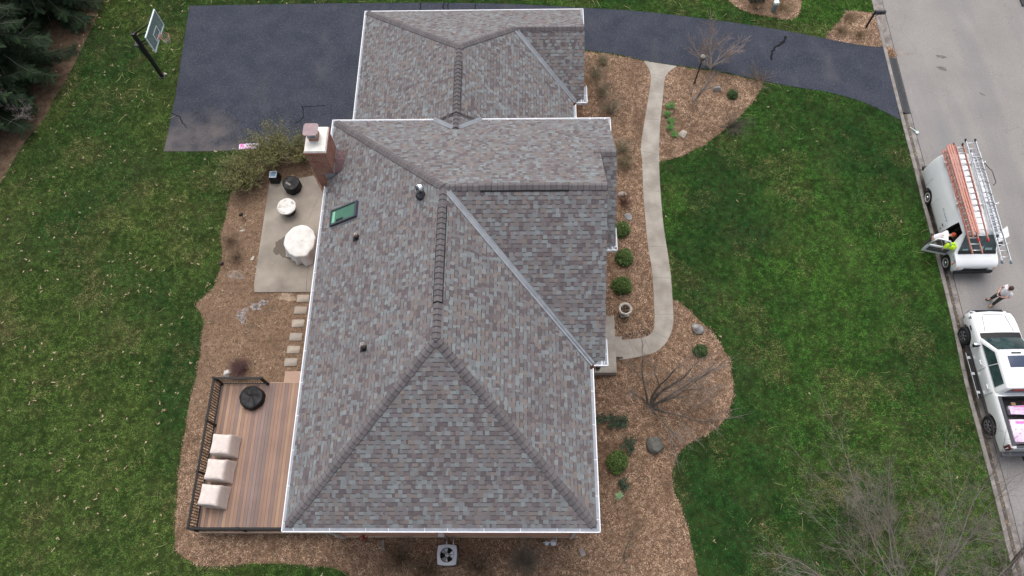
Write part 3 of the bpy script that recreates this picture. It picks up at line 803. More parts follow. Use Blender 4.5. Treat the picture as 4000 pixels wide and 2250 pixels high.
m = MB(); m.tube([(p.x+.12, .34, .7), (p.x+.12, .1, .7), (p.x+.4, .1, .7), (p.x+.4, .34, .7)], .012, 5); m.tube([(p.x+.4, .1, .7), (p.x+.4, .1, 1.1), (p.x+.1, .1, 1.1)], .012, 5)
m.build('reel_bracket', m_blackm, house)
# window vent grille on south wall
# chimney
ch = root('chimney', (0, 0, 0), None, None); ch.parent = house
cx0, cx1, cy0, cy1 = -5.56, -4.78, 13.62, 14.74
m = MB()
m.box(((cx0+cx1)/2, (cy0+cy1)/2, 3.85), (cx1-cx0, cy1-cy0, 7.7))
m.box(((cx0+cx1)/2, (cy0+cy1)/2, 7.755), (cx1-cx0+.05, cy1-cy0+.05, .11)); m.box(((cx0+cx1)/2, (cy0+cy1)/2, 7.865), (cx1-cx0+.10, cy1-cy0+.10, .11))
m.build('stack', m_brick, ch)
m = MB(); m.hexa([(cx0-.035, cy0-.035, 7.925), (cx1+.035, cy0-.035, 7.925), (cx1+.035, cy1+.035, 7.925), (cx0-.035, cy1+.035, 7.925)], [(cx0, cy0, 8.0), (cx1, cy0, 8.0), (cx1, cy1, 8.0), (cx0, cy1, 8.0)])
m.build('crown', m_crown, ch)
fx, fy = cx0+.30, cy0+.64
m = MB(); m.box((fx+.02, fy, 8.09), (.36, .36, .22)); m.build('flue_tile', m_brick, ch)
m = MB(); m.box((fx, fy, 8.205), (.40, .40, .015))
for sx in (-1, 1):
    for sy in (-1, 1): m.box((fx+sx*.17, fy+sy*.17, 8.34), (.03, .03, .28))
for i in range(-4, 5):
    for s in (-1, 1): m.box((fx+i*.04, fy+s*.175, 8.34), (.006, .006, .27)); m.box((fx+s*.175, fy+i*.04, 8.34), (.006, .006, .27))
m.build('spark_guard', m_steel, ch)
m = MB(); hs = .28; hc = .07
op = [(-hs, -hs+hc), (-hs+hc, -hs), (hs-hc, -hs), (hs, -hs+hc), (hs, hs-hc), (hs-hc, hs), (-hs+hc, hs), (-hs, hs-hc)]
m.prism([(fx+p[0], fy+p[1]) for p in op], 8.48, 8.50)
m.build('chimney_hood', m_hood, ch)
m = MB()    # little hipped cricket behind the stack and step flashing
pk = Vector((-4.36, 14.16, 6.63)); k1 = Vector((cx1+.012, cy0-.02, 6.42)); k2 = Vector((cx1+.012, cy1+.02, 6.42)); k0 = Vector((cx1+.012, 14.16, 6.66))
m.add([k1, k0, pk, k2], [(0, 2, 1), (1, 2, 3)])
m.add([k1, pk, (-4.45, 13.72, 6.57), k2, (-4.45, 14.66, 6.57)], [(0, 2, 1), (1, 4, 3)])
m.build('cricket', m_cop, ch)
m = MB(); m.box((cx1+.008, (cy0+cy1)/2, 6.45), (.012, cy1-cy0+.06, .30)); m.box(((cx0+cx1)/2+.2, cy0-.01, 6.28), (.40, .012, .30)); m.build('step_flashing', m_flash, ch)
# skylight on the west slope
pw = Vector((w_, 0, zR-ZE)).normalized(); nw = Vector((-(zR-ZE), 0, w_)).normalized()
def west(v, y, h=0.0): return Vector((-w_, y, ZE))+pw*v+nw*h
sk = root('skylight', (0, 0, 0), None, None); sk.parent = house
def uvx(x): return (x+w_)/pw.x
s0, s1, q0, q1 = uvx(-4.66), uvx(-3.47), 11.20, 11.88
m = MB()
def wbox(v0, v1, a, b, h0, h1, mb):
    mb.hexa([west(v0, a, h0), west(v1, a, h0), west(v1, b, h0), west(v0, b, h0)], [west(v0, a, h1), west(v1, a, h1), west(v1, b, h1), west(v0, b, h1)])
wbox(s0, s1, q0, q0+.055, 0, .13, m); wbox(s0, s1, q1-.055, q1, 0, .13, m); wbox(s0, s0+.05, q0+.055, q1-.055, 0, .128, m); wbox(s1-.10, s1, q0+.055, q1-.055, 0, .132, m)
m.build('frame', mat('slate_metal', (0.045, 0.052, 0.065), 0.4, spec=0.4), sk)
m = MB(); wbox(s0-.03, s1+.16, q0-.07, q0-.005, .01, .024, m); wbox(s0-.03, s1+.16, q1+.005, q1+.07, .01, .024, m); wbox(s1+.01, s1+.16, q0-.004, q1+.004, .01, .03, m)
m.build('flashing', mat('dull_flashing', (.15, .15, .165), .6), sk)
m = MB(); wbox(s0+.051, s1-.101, q0+.056, q1-.056, .085, .095, m)
gl = mat('skylight_glass', (0.035, 0.11, 0.075), 0.05, (0.055, 0.16, 0.11), 1.5, spec=0.6)
m.build('glass', gl, sk)
m = MB(); wbox(s0+.10, s0+.24, q0+.10, q1-.10, .0955, .0965, m); m.build('painted_lit_shaft', mat('lit_shaft_green', (0.20, 0.42, 0.30), 0.2), sk)  # pale plate on the glass, painting the lit part of the shaft
m = MB(); wbox(s0+.32, s0+.72, q0+.07, q0+.20, .0955, .0965, m); m.build('painted_dark_opening', mat('dark_green_glass', (0.006, 0.02, 0.016), 0.1), sk)  # dark plate on the glass, painting the shade inside the shaft
# plumbing vents
for (vx, vy, hh, nm) in ((-3.40, 10.28, .34, 'white'), (-2.626, 5.778, .5, 'open')):
    vp_ = root('plumbing_vent', (0, 0, 0), None, None); vp_.parent = house
    v = uvx(vx); base = west(v, vy)
    m = MB(); wbox(v-.20, v+.10, vy-.11, vy+.11, .012, .02, m)
    m.tube([base+nw*.02, base+Vector((0, 0, .10)), base+Vector((0, 0, .15))], [.095, .075, .058], 14); m.build('boot', m_blackv, vp_)
    m = MB(); m.lathe([(.046, .05), (.046, hh), (.036, hh), (.034, hh-.1)], base, 14); m.build('pipe', m_pipe, vp_); m = MB(); m.lathe([(.03, hh-.06), (.034, hh-.055)], base, 12); m.build('pipe_bore', m_dark, vp_)
    m = MB(); m.lathe([(.047, hh-.012), (.048, hh+.006), (.032, hh+.006), (.03, hh-.03)], base, 14, cap=False); m.build('rim', mat('pale_rim', (.46, .42, .40), .6) if 'pale_rim' not in MATS else MATS['pale_rim'], vp_)
fl = root('flue_vent', (0, 0, 0), None, None); fl.parent = house
fb0 = west(uvx(-.82), 11.05)
m = MB(); m.tube([fb0+nw*.02, fb0+Vector((0, 0, .12)), fb0+Vector((0, 0, .2))], [.20, .15, .085], 16); m.tube([fb0+Vector((0, 0, .1)), fb0+Vector((0, 0, .42))], .075, 14); m.tube([fb0+Vector((0, 0, .22)), fb0+Vector((0, 0, .25))], .13, 14); m.build('pipe', mat('dark_steel', (0.09, 0.09, 0.1), 0.4, metal=0.8), fl)
m = MB(); m.lathe([(.06, .42), (.135, .45), (.15, .50), (.15, .58), (.125, .64), (.05, .67)], fb0, 20); m.build('cap', mat('bright_metal', (0.75, 0.77, 0.8), 0.16, (0.12, 0.13, 0.15), 9, metal=0.9, lo=0.45, hi=0.52), fl)
# porch lantern
lp = toH(W(2334, 1443, 2.1))
ln = root('wall_lantern', (lp.x, lp.y, 2.1), None, None); ln.parent = house
m = MB(); m.lathe([(.05, .0), (.10, .03), (.105, .26), (.11, .27), (.03, .36)], (0, 0, 0), 6); m.build('lantern_frame', m_blackm, ln)
m = MB(); m.lathe([(.098, .04), (.108, .25), (.1, .27)], (0, 0, 0), 6); m.build('pane', mat('lantern_glass', (0.45, 0.6, 0.62), 0.15), ln)
m = MB(); m.box((4.93, lp.y, 2.35), (.1, .1, .1)); m.tube([(4.93, lp.y, 2.4), (lp.x, lp.y, 2.5)], .015, 6); m.build('lantern_arm', m_blackm, house)
# entrance stoop
stoop = root('entrance_stoop', (0, 0, 0), 'weathered concrete entrance stoop with one step at the end of the curved path', 'stoop')
sp_ = [W(2250, 1466), W(2405, 1466), W(2395, 1247), W(2250, 1247)]
slab('landing', sp_, 0, .40, m_conc, None, stoop)
slab('step', [W(2404, 1399), W(2432, 1399), W(2427, 1320), W(2399, 1320)], 0, .20, m_conc, None, stoop)
# ------------------------------------------------------------------ lawn grass, mulch chips, fallen leaves
RG = np.random.default_rng(11)
class Noise:
    def __init__(s, seed, n=128):
        s.g = np.random.default_rng(seed).random((n, n)); s.n = n
    def __call__(s, x, y, sc, octs=3):
        out = 0; amp = 1; tot = 0
        for o in range(octs):
            X, Y = x*sc*2**o+17.3*o, y*sc*2**o+9.1*o
            i, j = np.floor(X).astype(int), np.floor(Y).astype(int); fx, fy = X-i, Y-j
            fx = fx*fx*(3-2*fx); fy = fy*fy*(3-2*fy); n = s.n
            a, b_, c, d = s.g[i % n, j % n], s.g[(i+1) % n, j % n], s.g[i % n, (j+1) % n], s.g[(i+1) % n, (j+1) % n]
            out = out+amp*((a*(1-fx)+b_*fx)*(1-fy)+(c*(1-fx)+d*fx)*fy); tot += amp; amp *= 0.5
        return out/tot
N1, N2, N3 = Noise(1), Noise(2), Noise(3)
def inside(x, y, poly):
    P = [(p[0], p[1]) for p in poly]; r = np.zeros(len(x), bool)
    for i in range(len(P)):
        (x1, y1), (x2, y2) = P[i], P[i-1]
        if y1 == y2: continue
        c = ((y1 > y) != (y2 > y)) & (x < (x2-x1)*(y-y1)/(y2-y1)+x1)
        r ^= c
    return r
ky = np.array([p.y for p in kerb_line])[::-1]; kx = np.array([p.x for p in kerb_line])[::-1]
def kerb_x(y): return np.interp(y, ky, kx)
view = [W(-120, -120), W(4120, -120), W(4120, 2400), W(-120, 2400)]
vx0, vx1 = min(p.x for p in view), max(p.x for p in view); vy0, vy1 = min(p.y for p in view), max(p.y for p in view)
def scatter(dens, box=None):
    a = box or (vx0, vy0, vx1, vy1)
    n = int(dens*(a[2]-a[0])*(a[3]-a[1]))
    x = RG.uniform(a[0], a[2], n); y = RG.uniform(a[1], a[3], n)
    k = inside(x, y, view)
    return x[k], y[k]
house_fp = [HL(-4.9, .3), HL(4.9, .3), HL(5.9, 8), HL(5.9, 25), HL(-4.9, 25)]
deck_fp = [HL(-10.4, .6), HL(-4.9, .6), HL(-4.9, 6.6), HL(-10.4, 6.6)]
hard = [drive_poly, path_poly, patio_poly, house_fp, deck_fp, sp_]
beds = [bed_a, bed_b, bed_c, bed_f, bed_g]
def quad_mesh(name, x, y, z, ln, wd_, ang, tilt, col, m, droop=None):
    """many small blades or chips as one mesh: quads lying at angle ang, raised at one end by tilt"""
    n = len(x); ca, sa = np.cos(ang), np.sin(ang)
    ct, st = np.cos(tilt), np.sin(tilt)
    V = np.zeros((n, 4, 3), np.float32)
    hx, hy = -sa*wd_/2, ca*wd_/2
    ex, ey, ez = ca*ct*ln, sa*ct*ln, st*ln
    tip = 0.55 if droop is None else droop
    V[:, 0] = np.stack([x-hx, y-hy, z], 1); V[:, 1] = np.stack([x+ex-hx*tip, y+ey-hy*tip, z+ez], 1)
    V[:, 2] = np.stack([x+ex+hx*tip, y+ey+hy*tip, z+ez], 1); V[:, 3] = np.stack([x+hx, y+hy, z], 1)
    me = bpy.data.meshes.new(name)
    me.vertices.add(4*n); me.loops.add(4*n); me.polygons.add(n)
    me.vertices.foreach_set('co', V.ravel())
    me.loops.foreach_set('vertex_index', np.arange(4*n, dtype=np.int32))
    me.polygons.foreach_set('loop_start', np.arange(0, 4*n, 4, dtype=np.int32))
    me.polygons.foreach_set('loop_total', np.full(n, 4, np.int32))
    me.materials.append(m)
    at = me.color_attributes.new('Col', 'FLOAT_COLOR', 'CORNER')
    c4 = np.ones((n, 4, 4), np.float32); c4[:, :, :3] = col[:, None, :]
    at.data.foreach_set('color', c4.ravel())
    me.update(); me.validate()
    o = bpy.data.objects.new(name, me); COL.objects.link(o)
    return o
def lerp(a, b, t): return a[None, :]*(1-t[:, None])+b[None, :]*t[:, None]
A3 = lambda *c: np.array(c, float)
x, y = scatter(900)
jx, jy = x+(N1(x, y, 2.5)-.5)*.32, y+(N2(x, y, 2.5)-.5)*.32
ok = x < kerb_x(y)-0.02+RG.uniform(-.06, .05, len(x))
for p in beds+[bed_n]: ok &= ~inside(jx, jy, p)
for p in hard: ok &= ~inside(x+RG.normal(0, .03, len(x)), y+RG.normal(0, .03, len(x)), p)
x, y = x[ok], y[ok]; n = len(x)
west_side = np.clip((-6-x)/6, 0, 1)
g1 = N1(x, y, .28, 4); g2 = N2(x, y, .8, 4); g3 = N3(x, y, .5, 4)
t = np.clip((g1-.5)*3.0+.5+RG.normal(0, .22, n), 0, 1)
col = lerp(A3(.020, .072, .018), A3(.062, .158, .024), t)
colw = lerp(A3(.028, .080, .020), A3(.085, .138, .030), t)
col = col*(1-west_side[:, None])+colw*west_side[:, None]
# dead, straw-coloured areas
nt_ = RG.random(n)
straw = np.clip((g3-.57)*2.4, 0, .34)+np.clip((g2-.64)*2.5, 0, .3)+.02+west_side*.06
low = np.clip((W(3600, 1650).y+3-y)/5, 0, 1)*np.clip((x-10)/5, 0, 1)
straw = straw+low*.22
s_ = nt_ < straw
col[s_] = lerp(A3(.12, .10, .045), A3(.25, .21, .10), RG.random(s_.sum()))
clump = N2(x, y, 5.5, 3)*.6+N1(x, y, 11.0, 2)*.4
col *= (RG.uniform(.7, 1.25, n)*np.clip(.25+1.55*(clump-.5)*2.2+.72, .38, 1.75))[:, None]
# dense longer turf by the beds is darker green
o = quad_mesh('grass', x, y, np.full(n, .001), RG.uniform(.045, .10, n), RG.uniform(.009, .020, n), RG.uniform(0, 6.283, n), RG.uniform(.15, 1.0, n), col, m_grass, .25)
tag(o, kind='stuff')
# mulch chips
x, y = scatter(950, (W(690, 1000).x, vy0, W(3500, 100).x, vy1))
jx, jy = x+(N1(x, y, 2.5)-.5)*.32, y+(N2(x, y, 2.5)-.5)*.32
ok = np.zeros(len(x), bool)
for p in beds: ok |= inside(jx+RG.normal(0, .05, len(x)), jy+RG.normal(0, .05, len(x)), p)
for p in hard: ok &= ~inside(x+RG.normal(0, .02, len(x)), y+RG.normal(0, .02, len(x)), p)
ok &= x < kerb_x(y)
x, y = x[ok], y[ok]; n = len(x)
pal = np.array([(.365, .26, .185), (.25, .17, .118), (.13, .085, .06), (.43, .33, .245), (.285, .18, .125), (.50, .42, .33), (.07, .048, .035)])
ix = RG.choice(7, n, p=[.28, .27, .16, .09, .12, .01, .07])
col = pal[ix]*RG.uniform(.8, 1.2, n)[:, None]
dk = np.clip((N3(x, y, .7, 4)-.54)*5, 0, 1)
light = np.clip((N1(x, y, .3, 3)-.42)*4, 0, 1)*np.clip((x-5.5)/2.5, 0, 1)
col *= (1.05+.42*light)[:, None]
tuft = N2(x, y, 7.0, 2)
col *= np.clip(1+1.5*(tuft-.5), .6, 1.5)[:, None]
wst = np.clip((-3.5-x)/1.5, 0, 1)*np.clip((y-7)/2, 0, 1)
col *= (1-.42*dk)[:, None]
col = col*(1-wst[:, None])+wst[:, None]*(.45*col+.55*A3(.235, .170, .118)*np.clip(.75+.5*N1(x, y, 1.6, 3), .6, 1.3)[:, None])
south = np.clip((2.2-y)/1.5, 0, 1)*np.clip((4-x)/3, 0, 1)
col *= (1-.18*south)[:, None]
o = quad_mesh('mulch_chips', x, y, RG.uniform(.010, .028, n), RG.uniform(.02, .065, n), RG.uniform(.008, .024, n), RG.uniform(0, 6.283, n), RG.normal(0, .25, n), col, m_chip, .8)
tag(o, kind='stuff')
# spruce litter
x, y = scatter(260, (vx0, W(0, 700).y, W(420, 0).x, vy1))
ok = inside(x+RG.normal(0, .35, len(x)), y+RG.normal(0, .35, len(x)), bed_n); x, y = x[ok], y[ok]; n = len(x)
col = np.array([(.075, .052, .036), (.11, .078, .054), (.045, .034, .025), (.17, .13, .09)])[RG.integers(0, 4, n)]
tag(quad_mesh('needle_litter', x, y, np.full(n, .008), RG.uniform(.04, .12, n), RG.uniform(.006, .02, n), RG.uniform(0, 6.283, n), RG.normal(0.1, .2, n), col, m_chip, .8), kind='stuff')
# fallen oak leaves, dry stalks
x, y = scatter(1.3); dn = np.where(x < -4, .9, .10)
ok = (RG.random(len(x)) < dn*np.clip(N2(x, y, .35, 3)*1.8-.2, .15, 1)) & (x < kerb_x(y)-.1)
for p in hard[:1]+hard[3:]: ok &= ~inside(x, y, p)
x, y = x[ok], y[ok]; k = 3; x = np.repeat(x, k)+RG.normal(0, .02, len(x)*k); y = np.repeat(y, k)+RG.normal(0, .02, len(y)*k); n = len(x)
col = lerp(A3(.22, .16, .09), A3(.46, .39, .27), RG.random(n))
tag(quad_mesh('fallen_leaves', x, y, RG.uniform(.05, .075, n), RG.uniform(.05, .10, n), RG.uniform(.025, .05, n), RG.uniform(0, 6.283, n), RG.normal(0, .3, n), col, m_chip, .5), kind='stuff')
x, y = scatter(1.1)
dn = np.where(y > 24, 1.0, .10)
ok = (RG.random(len(x)) < dn) & (x < kerb_x(y)-.1)
for p in beds+hard: ok &= ~inside(x, y, p)
x, y = x[ok], y[ok]; n = len(x)
sb2 = MB(); rr = random.Random(3)
for i in range(n):
    a = rr.uniform(0, 6.28); L0 = rr.uniform(.18, .6); c = rr.uniform(-.8, .8); pts = []
    px_, py_ = x[i], y[i]
    for j in range(5):
        pts.append((px_, py_, .06+.03*rr.random())); px_ += math.cos(a+c*j/4)*L0/4; py_ += math.sin(a+c*j/4)*L0/4
    g = rr.uniform(.7, 1.1); sb2.tube(pts, [.007, .009, .009, .007, .004], 3, 0, (.33*g, .34*g, .16*g))
tag(sb2.build('dry_stalks', m_chip, colors=True), kind='stuff')

# ------------------------------------------------------------------ bare trees and shrubs
def grow(mb_t, mb_c, p, d, ln, r, lvl, mx, rr, P):
    """one wobbling branch, then its children; thick wood goes to mb_t, fine wood to mb_c"""
    nseg = 5 if lvl == 0 else 4
    pts = [Vector(p)]; dirs = [Vector(d).normalized()]; q = Vector(p); dd = Vector(d).normalized()
    for i in range(nseg):
        w = P['wob']
        dd = (dd+Vector((rr.uniform(-w, w), rr.uniform(-w, w), rr.uniform(-w, w)))+Vector((0, 0, P['up']))).normalized()
        q = q+dd*ln/nseg; pts.append(q); dirs.append(dd)
    r1 = r*(P['taper'] if lvl < mx else 0.35)
    rad = [r+(r1-r)*i/nseg for i in range(nseg+1)]
    mb = mb_t if lvl <= P.get('tl', 1) else mb_c
    mb.tube(pts, rad, 7 if r > .05 else (5 if r > .02 else 3), cap=False)
    if lvl >= mx: return
    k = P['kids'][min(lvl, len(P['kids'])-1)]
    for j in range(k):
        t = P['first'][min(lvl, len(P['first'])-1)]; t = t+(1-t)*(j+rr.random()*.7)/k
        i = min(int(t*nseg), nseg-1); f = t*nseg-i
        b0 = pts[i].lerp(pts[i+1], min(f, 1)); dd = dirs[i]
        a = dd.cross(Vector((rr.uniform(-1, 1), rr.uniform(-1, 1), rr.uniform(-1, 1)))).normalized()
        sp = P['spread'][min(lvl, len(P['spread'])-1)]*rr.uniform(.6, 1.25)
        nd = (dd*math.cos(sp)+a*math.sin(sp)).normalized()
        rk = (r+(r1-r)*t)
        grow(mb_t, mb_c, b0, nd, ln*P['ratio']*rr.uniform(.65, 1.15)*(1.15-.45*t), max(rk*rr.uniform(.45, .7), P['rmin']), lvl+1, mx, rr, P)
    if lvl < mx:
        grow(mb_t, mb_c, pts[-1], dirs[-1], ln*P['ratio']*rr.uniform(.8, 1.1), max(r1*.9, P['rmin']), lvl+1, mx, rr, P)
def bare_tree(name, loc, label, cat, stems, mx, P, seed, m1, m2, group=None, parts=('trunk', 'crown')):
    rt = root(name, loc, label, cat, 0, group)
    rr = random.Random(seed); a, b_ = MB(), MB()
    for (d, ln, r) in stems: grow(a, b_, (rr.uniform(-.03, .03), rr.uniform(-.03, .03), -.05), d, ln, r, 0, mx, rr, P)
    if a.f: a.build(parts[0], m1, rt)
    if b_.f: b_.build(parts[1], m2, rt)
    return rt
PT = dict(wob=.16, up=.05, taper=.62, kids=[3, 3, 3, 3], first=[.35, .25, .2, .2], spread=[.55, .65, .7, .75], ratio=.68, rmin=.004, tl=1)
# spreading ornamental tree in the bed by the walk
P1 = dict(PT, up=.02, wob=.17, kids=[2, 3, 3, 3], first=[.5, .3, .2, .2], rmin=.0038, ratio=.66)
bare_tree('bare_tree', W(2538, 1592), 'wide bare ornamental tree with dark vase-shaped limbs in the front mulch bed', 'tree',
          [((-.35, .55, 1), 1.7, .062), ((-.02, .5, 1), 1.9, .075), ((.45, .45, 1), 2.1, .075), ((.8, .1, .9), 2.0, .065), ((1.2, -.35, .6), 1.9, .055), ((.6, -.9, .6), 1.5, .045), ((.9, .45, .9), 2.0, .058), ((-.6, .35, .9), 1.2, .04)], 4, P1, 21, m_barkd, m_twig)
P2 = dict(PT, wob=.2, up=.06, kids=[3, 4, 4, 4], ratio=.60, rmin=.0045)
bare_tree('bare_tree', W(2708, 404), 'thin leaning bare tree with pale bark beside the lamp post', 'tree', [((.1, .12, 1), 1.5, .06), ((.25, .25, 1), 1.1, .04), ((-.35, .1, .8), 1.0, .03)], 3, P2, 5, m_barkp, m_twig)
bare_tree('bare_tree', W(2775, 266), 'multi-stemmed bare tree with pale twisted trunk at the driveway edge', 'tree', [((.05, .1, 1), 1.5, .07), ((-.35, .15, 1), 1.3, .045), ((.8, .0, .75), 1.2, .04), ((-.9, .2, .7), 1.2, .035), ((.4, .3, 1), 1.3, .045), ((-.6, -.1, 1), 1.2, .035)], 4, dict(P2, up=.05), 9, m_barkp, mat('pink_twig', (.26, .20, .185), .9, (.34, .27, .25), 4))
# tall trees at the near right
P3 = dict(PT, wob=.13, up=.02, kids=[3, 3, 3, 4], first=[.35, .25, .2, .15], spread=[.55, .65, .7, .75], ratio=.70, rmin=.0030)
bare_tree('bare_tree', W(3600, 2440), 'tall bare tree with a hazy crown of fine grey twigs over the near lawn', 'tree', [((-.35, .6, 1), 3.5, .065), ((-1.0, .6, .75), 3.9, .055), ((.25, .9, .9), 3.6, .052), ((-1.25, .15, .7), 3.7, .05), ((-.5, 1.15, .7), 3.7, .045), ((.6, .6, 1), 3.5, .05), ((-.8, 1.05, .6), 3.5, .042)], 5, P3, 33, m_bark, m_twig)
bare_tree('bare_tree', W(3890, 2330), 'dark bare tree with crooked branches leaning over the street', 'tree', [((.1, .55, 1), 2.4, .085), ((.35, .3, 1), 2.2, .07), ((-.15, .35, 1), 2.0, .06)], 4, dict(P3, wob=.24, kids=[3, 3, 4, 4]), 41, m_barkd, m_twig)
bare_tree('bare_sapling', W(2436, 2185), 'thin bare sapling with greenish twigs in the mulch near the house corner', 'sapling', [((.3, .5, 1), 1.2, .022), ((.2, .1, 1), .9, .014), ((-.3, .1, .9), .8, .012)], 3, dict(P2, kids=[3, 3, 2]), 51, m_barkd, mat('green_twig', (.16, .15, .09), .9), parts=('trunk', 'crown'))
bare_tree('bare_shrub', W(60, 470), 'tangled bare grey shrub at the foot of the spruces', 'shrub', [((.5, .1, .7), 1.2, .045), ((.1, .5, 1), 1.2, .04), ((.8, -.5, .4), 1.3, .035), ((-.4, .3, .9), 1.1, .035), ((.6, .5, .9), 1.2, .035)], 4, dict(P2, wob=.28), 61, m_bark, mat('grey_twig', (.30, .27, .25), .9))
def twig_shrub(name, loc, label, rad, hgt, n, seed, m, cat='shrub', lean=.9, r0=.008, sub=2, group=None, leaves=None):
    rt = root(name, loc, label, cat, 0, group); rr = random.Random(seed); b = MB(); lf = MB()
    for i in range(n):
        a = rr.uniform(0, 6.283); s = lean*math.sqrt(rr.random())
        d = Vector((math.cos(a)*s, math.sin(a)*s, 1)).normalized()
        L0 = rr.uniform(.6, 1.05)*math.hypot(hgt, rad*s); p = Vector((math.cos(a)*.06*rad, math.sin(a)*.06*rad, 0)); pts = [p]
        dd = d
        for j in range(4):
            dd = (dd+Vector((rr.uniform(-.16, .16), rr.uniform(-.16, .16), -.04*s))).normalized(); p = p+dd*L0/4; pts.append(p)
        b.tube(pts, [r0, r0*.8, r0*.65, r0*.5, r0*.3], 3, cap=False)
        for q in range(sub):
            k = rr.randint(1, 3); e = (dd+Vector((rr.uniform(-.9, .9), rr.uniform(-.9, .9), rr.uniform(-.2, .6)))).normalized()
            l2 = L0*rr.uniform(.2, .45); m1 = pts[k]+e*l2*.5; m2 = pts[k]+e*l2+Vector((0, 0, .03))
            b.tube([pts[k], m1, m2], [r0*.55, r0*.4, r0*.25], 3, cap=False)
            if leaves:
                for z in range(leaves[0]):
                    t = rr.random(); c = pts[k].lerp(m2, t)+Vector((rr.gauss(0, .05), rr.gauss(0, .05), rr.gauss(0, .04)))
                    leaf_quad(lf, c, rr, leaves[1]*rr.uniform(.6, 1.3), rr.choice(leaves[2]))
    b.build('stems', m, rt)
    if lf.f: tag(lf.build('foliage', m_leaf, rt, colors=True))
    return rt
def leaf_quad(b, c, rr, s, col, asp=1.7, nrm=None):
    u = Vector((rr.gauss(0, 1), rr.gauss(0, 1), rr.gauss(0, .6))).normalized()
    n0 = nrm or Vector((rr.gauss(0, .6), rr.gauss(0, .6), 1))
    v = n0.cross(u).normalized()
    g = rr.uniform(.75, 1.25)
    b.add([c-u*s*asp*.5, c+v*s*.4, c+u*s*asp*.5, c-v*s*.4], [(0, 1, 2, 3)], 0, (col[0]*g, col[1]*g, col[2]*g))
m_drystem = mat('dry_stem', (.095, .062, .04), .9, (.30, .22, .15), 8)
m_redstem = mat('red_stem', (.12, .055, .045), .9, (.19, .10, .08), 8)
m_olive = mat('olive_stem', (.13, .12, .065), .9, (.20, .18, .10), 8)
m_gstem = mat('grey_stem', (.17, .145, .115), .9, (.24, .21, .17), 8)
OLV = [(.17, .165, .06), (.125, .135, .045), (.21, .195, .08), (.085, .10, .035)]
twig_shrub('forsythia_bush', O(622, 455), 'round yellow-green budding bush nearest the lawn, left of the patio', 1.2, 1.5, 190, 1, m_olive, 'bush', 1.1, .011, 5, 'budding bushes by the driveway end', (9, .042, OLV))
twig_shrub('forsythia_bush', O(692, 400), 'tall olive budding bush with dark stems beside the pink package', 1.2, 1.9, 160, 2, m_olive, 'bush', .9, .011, 5, 'budding bushes by the driveway end', (8, .040, OLV))
twig_shrub('forsythia_bush', O(765, 400), 'sparse olive bush squeezed against the brick chimney', .85, 1.7, 100, 3, m_olive, 'bush', .7, .011, 5, 'budding bushes by the driveway end', (4, .045, OLV))
LOWG = [(.17, .15, .08), (.12, .12, .06), (.22, .19, .12)]
for i, (u, v, rad, h, lab) in enumerate([(2331, 300, .55, .8, 'twiggy olive shrub highest in the garage-side bed'), (2350, 372, .55, .9, 'dense dark olive shrub below the garage roof corner'), (2385, 438, .65, 1.0, 'grey twiggy shrub next to the main house roof corner'), (2352, 245, .35, .5, 'small sparse shrub near the driveway edge of the bed'), (2432, 590, .5, .7, 'thin grey shrub beside the lower bay roof peak'), (2442, 645, .5, .6, 'low straw-coloured shrub beside the bay roof, below the thin grey one')]):
    twig_shrub('deciduous_shrub', W(u, v), lab, rad, h, 70, 10+i, m_gstem if i != 5 else m_drystem, 'shrub', 1.0, .007, 3, 'bare shrubs along the front wall', (2, .035, LOWG))
twig_shrub('barberry_shrub', W(2437, 795), 'reddish brown bare shrub next to the flat grey stone', .5, .7, 80, 21, m_redstem, 'shrub', 1.1, .007, 3)
for i, (u, v, rad, lab, mm) in enumerate([(1567, 2180, .62, 'spiky dry shrub left of the air conditioner', m_drystem), (1672, 2226, .5, 'low dry shrub at the bottom edge beside the air conditioner', m_drystem), (1866, 2214, .68, 'spiky dry shrub right of the air conditioner', m_drystem), (2052, 2190, .62, 'dense dark dry shrub below the gas meter', m_gstem)]):
    twig_shrub('dry_shrub', W(u, v), lab, rad*1.15, .8, 110, 30+i, mm, 'shrub', 1.4, .015, 2, 'dry shrubs along the south wall')
for i, (u, v, lab) in enumerate([(905, 945, 'wiry brown dead shrub beside the upper pale stone left of the patio'), (930, 1008, 'wiry dead shrub between the garden light and the lower pale stone')]):
    twig_shrub('dead_shrub', W(u, v), lab, .55, .5, 90, 40+i, m_drystem, 'shrub', 1.4, .006, 3, 'dead shrubs left of the patio')
twig_shrub('heather_shrub', W(940, 1440), 'purple brown mounded shrub behind the deck railing', .42, .5, 150, 45, m_redstem, 'shrub', 1.3, .006, 4, None, (3, .03, [(.10, .055, .06), (.16, .09, .085), (.07, .045, .04)]))
twig_shrub('cut_back_shrub', W(2862, 500), 'dark flattened shrub at the curved lawn edge of the upper island bed', .7, .16, 120, 47, m_barkd, 'shrub', 1.9, .007, 4)
twig_shrub('cut_back_shrub', W(2960, 318), 'brown cut-back shrub near the driveway corner of the upper island bed', .6, .18, 90, 48, m_drystem, 'shrub', 2.2, .006, 3)
for i, (u, v, s, lab) in enumerate([(3292, 125, .4, 'dry grass clump nearest the driveway in the mailbox bed'), (3362, 140, .4, 'dry grass clump left of the kerb in the mailbox bed'), (3318, 72, .35, 'dry grass clump at the top of the mailbox bed'), (2962, 38, .55, 'dark dry grass clump in front of the green utility box'), (3060, 38, .65, 'golden dry grass clump right of the pale utility pedestal')]):
    twig_shrub('ornamental_grass', W(u, v), lab, s, .25, 90, 60+i, mat('straw_blade', (.30, .22, .13), .9, (.20, .14, .085), 7) if i == 0 else (MATS['straw_blade'] if i != 3 else m_drystem), 'grass clump', 1.9, .007, 2, 'dry grass clumps in the street-side beds')
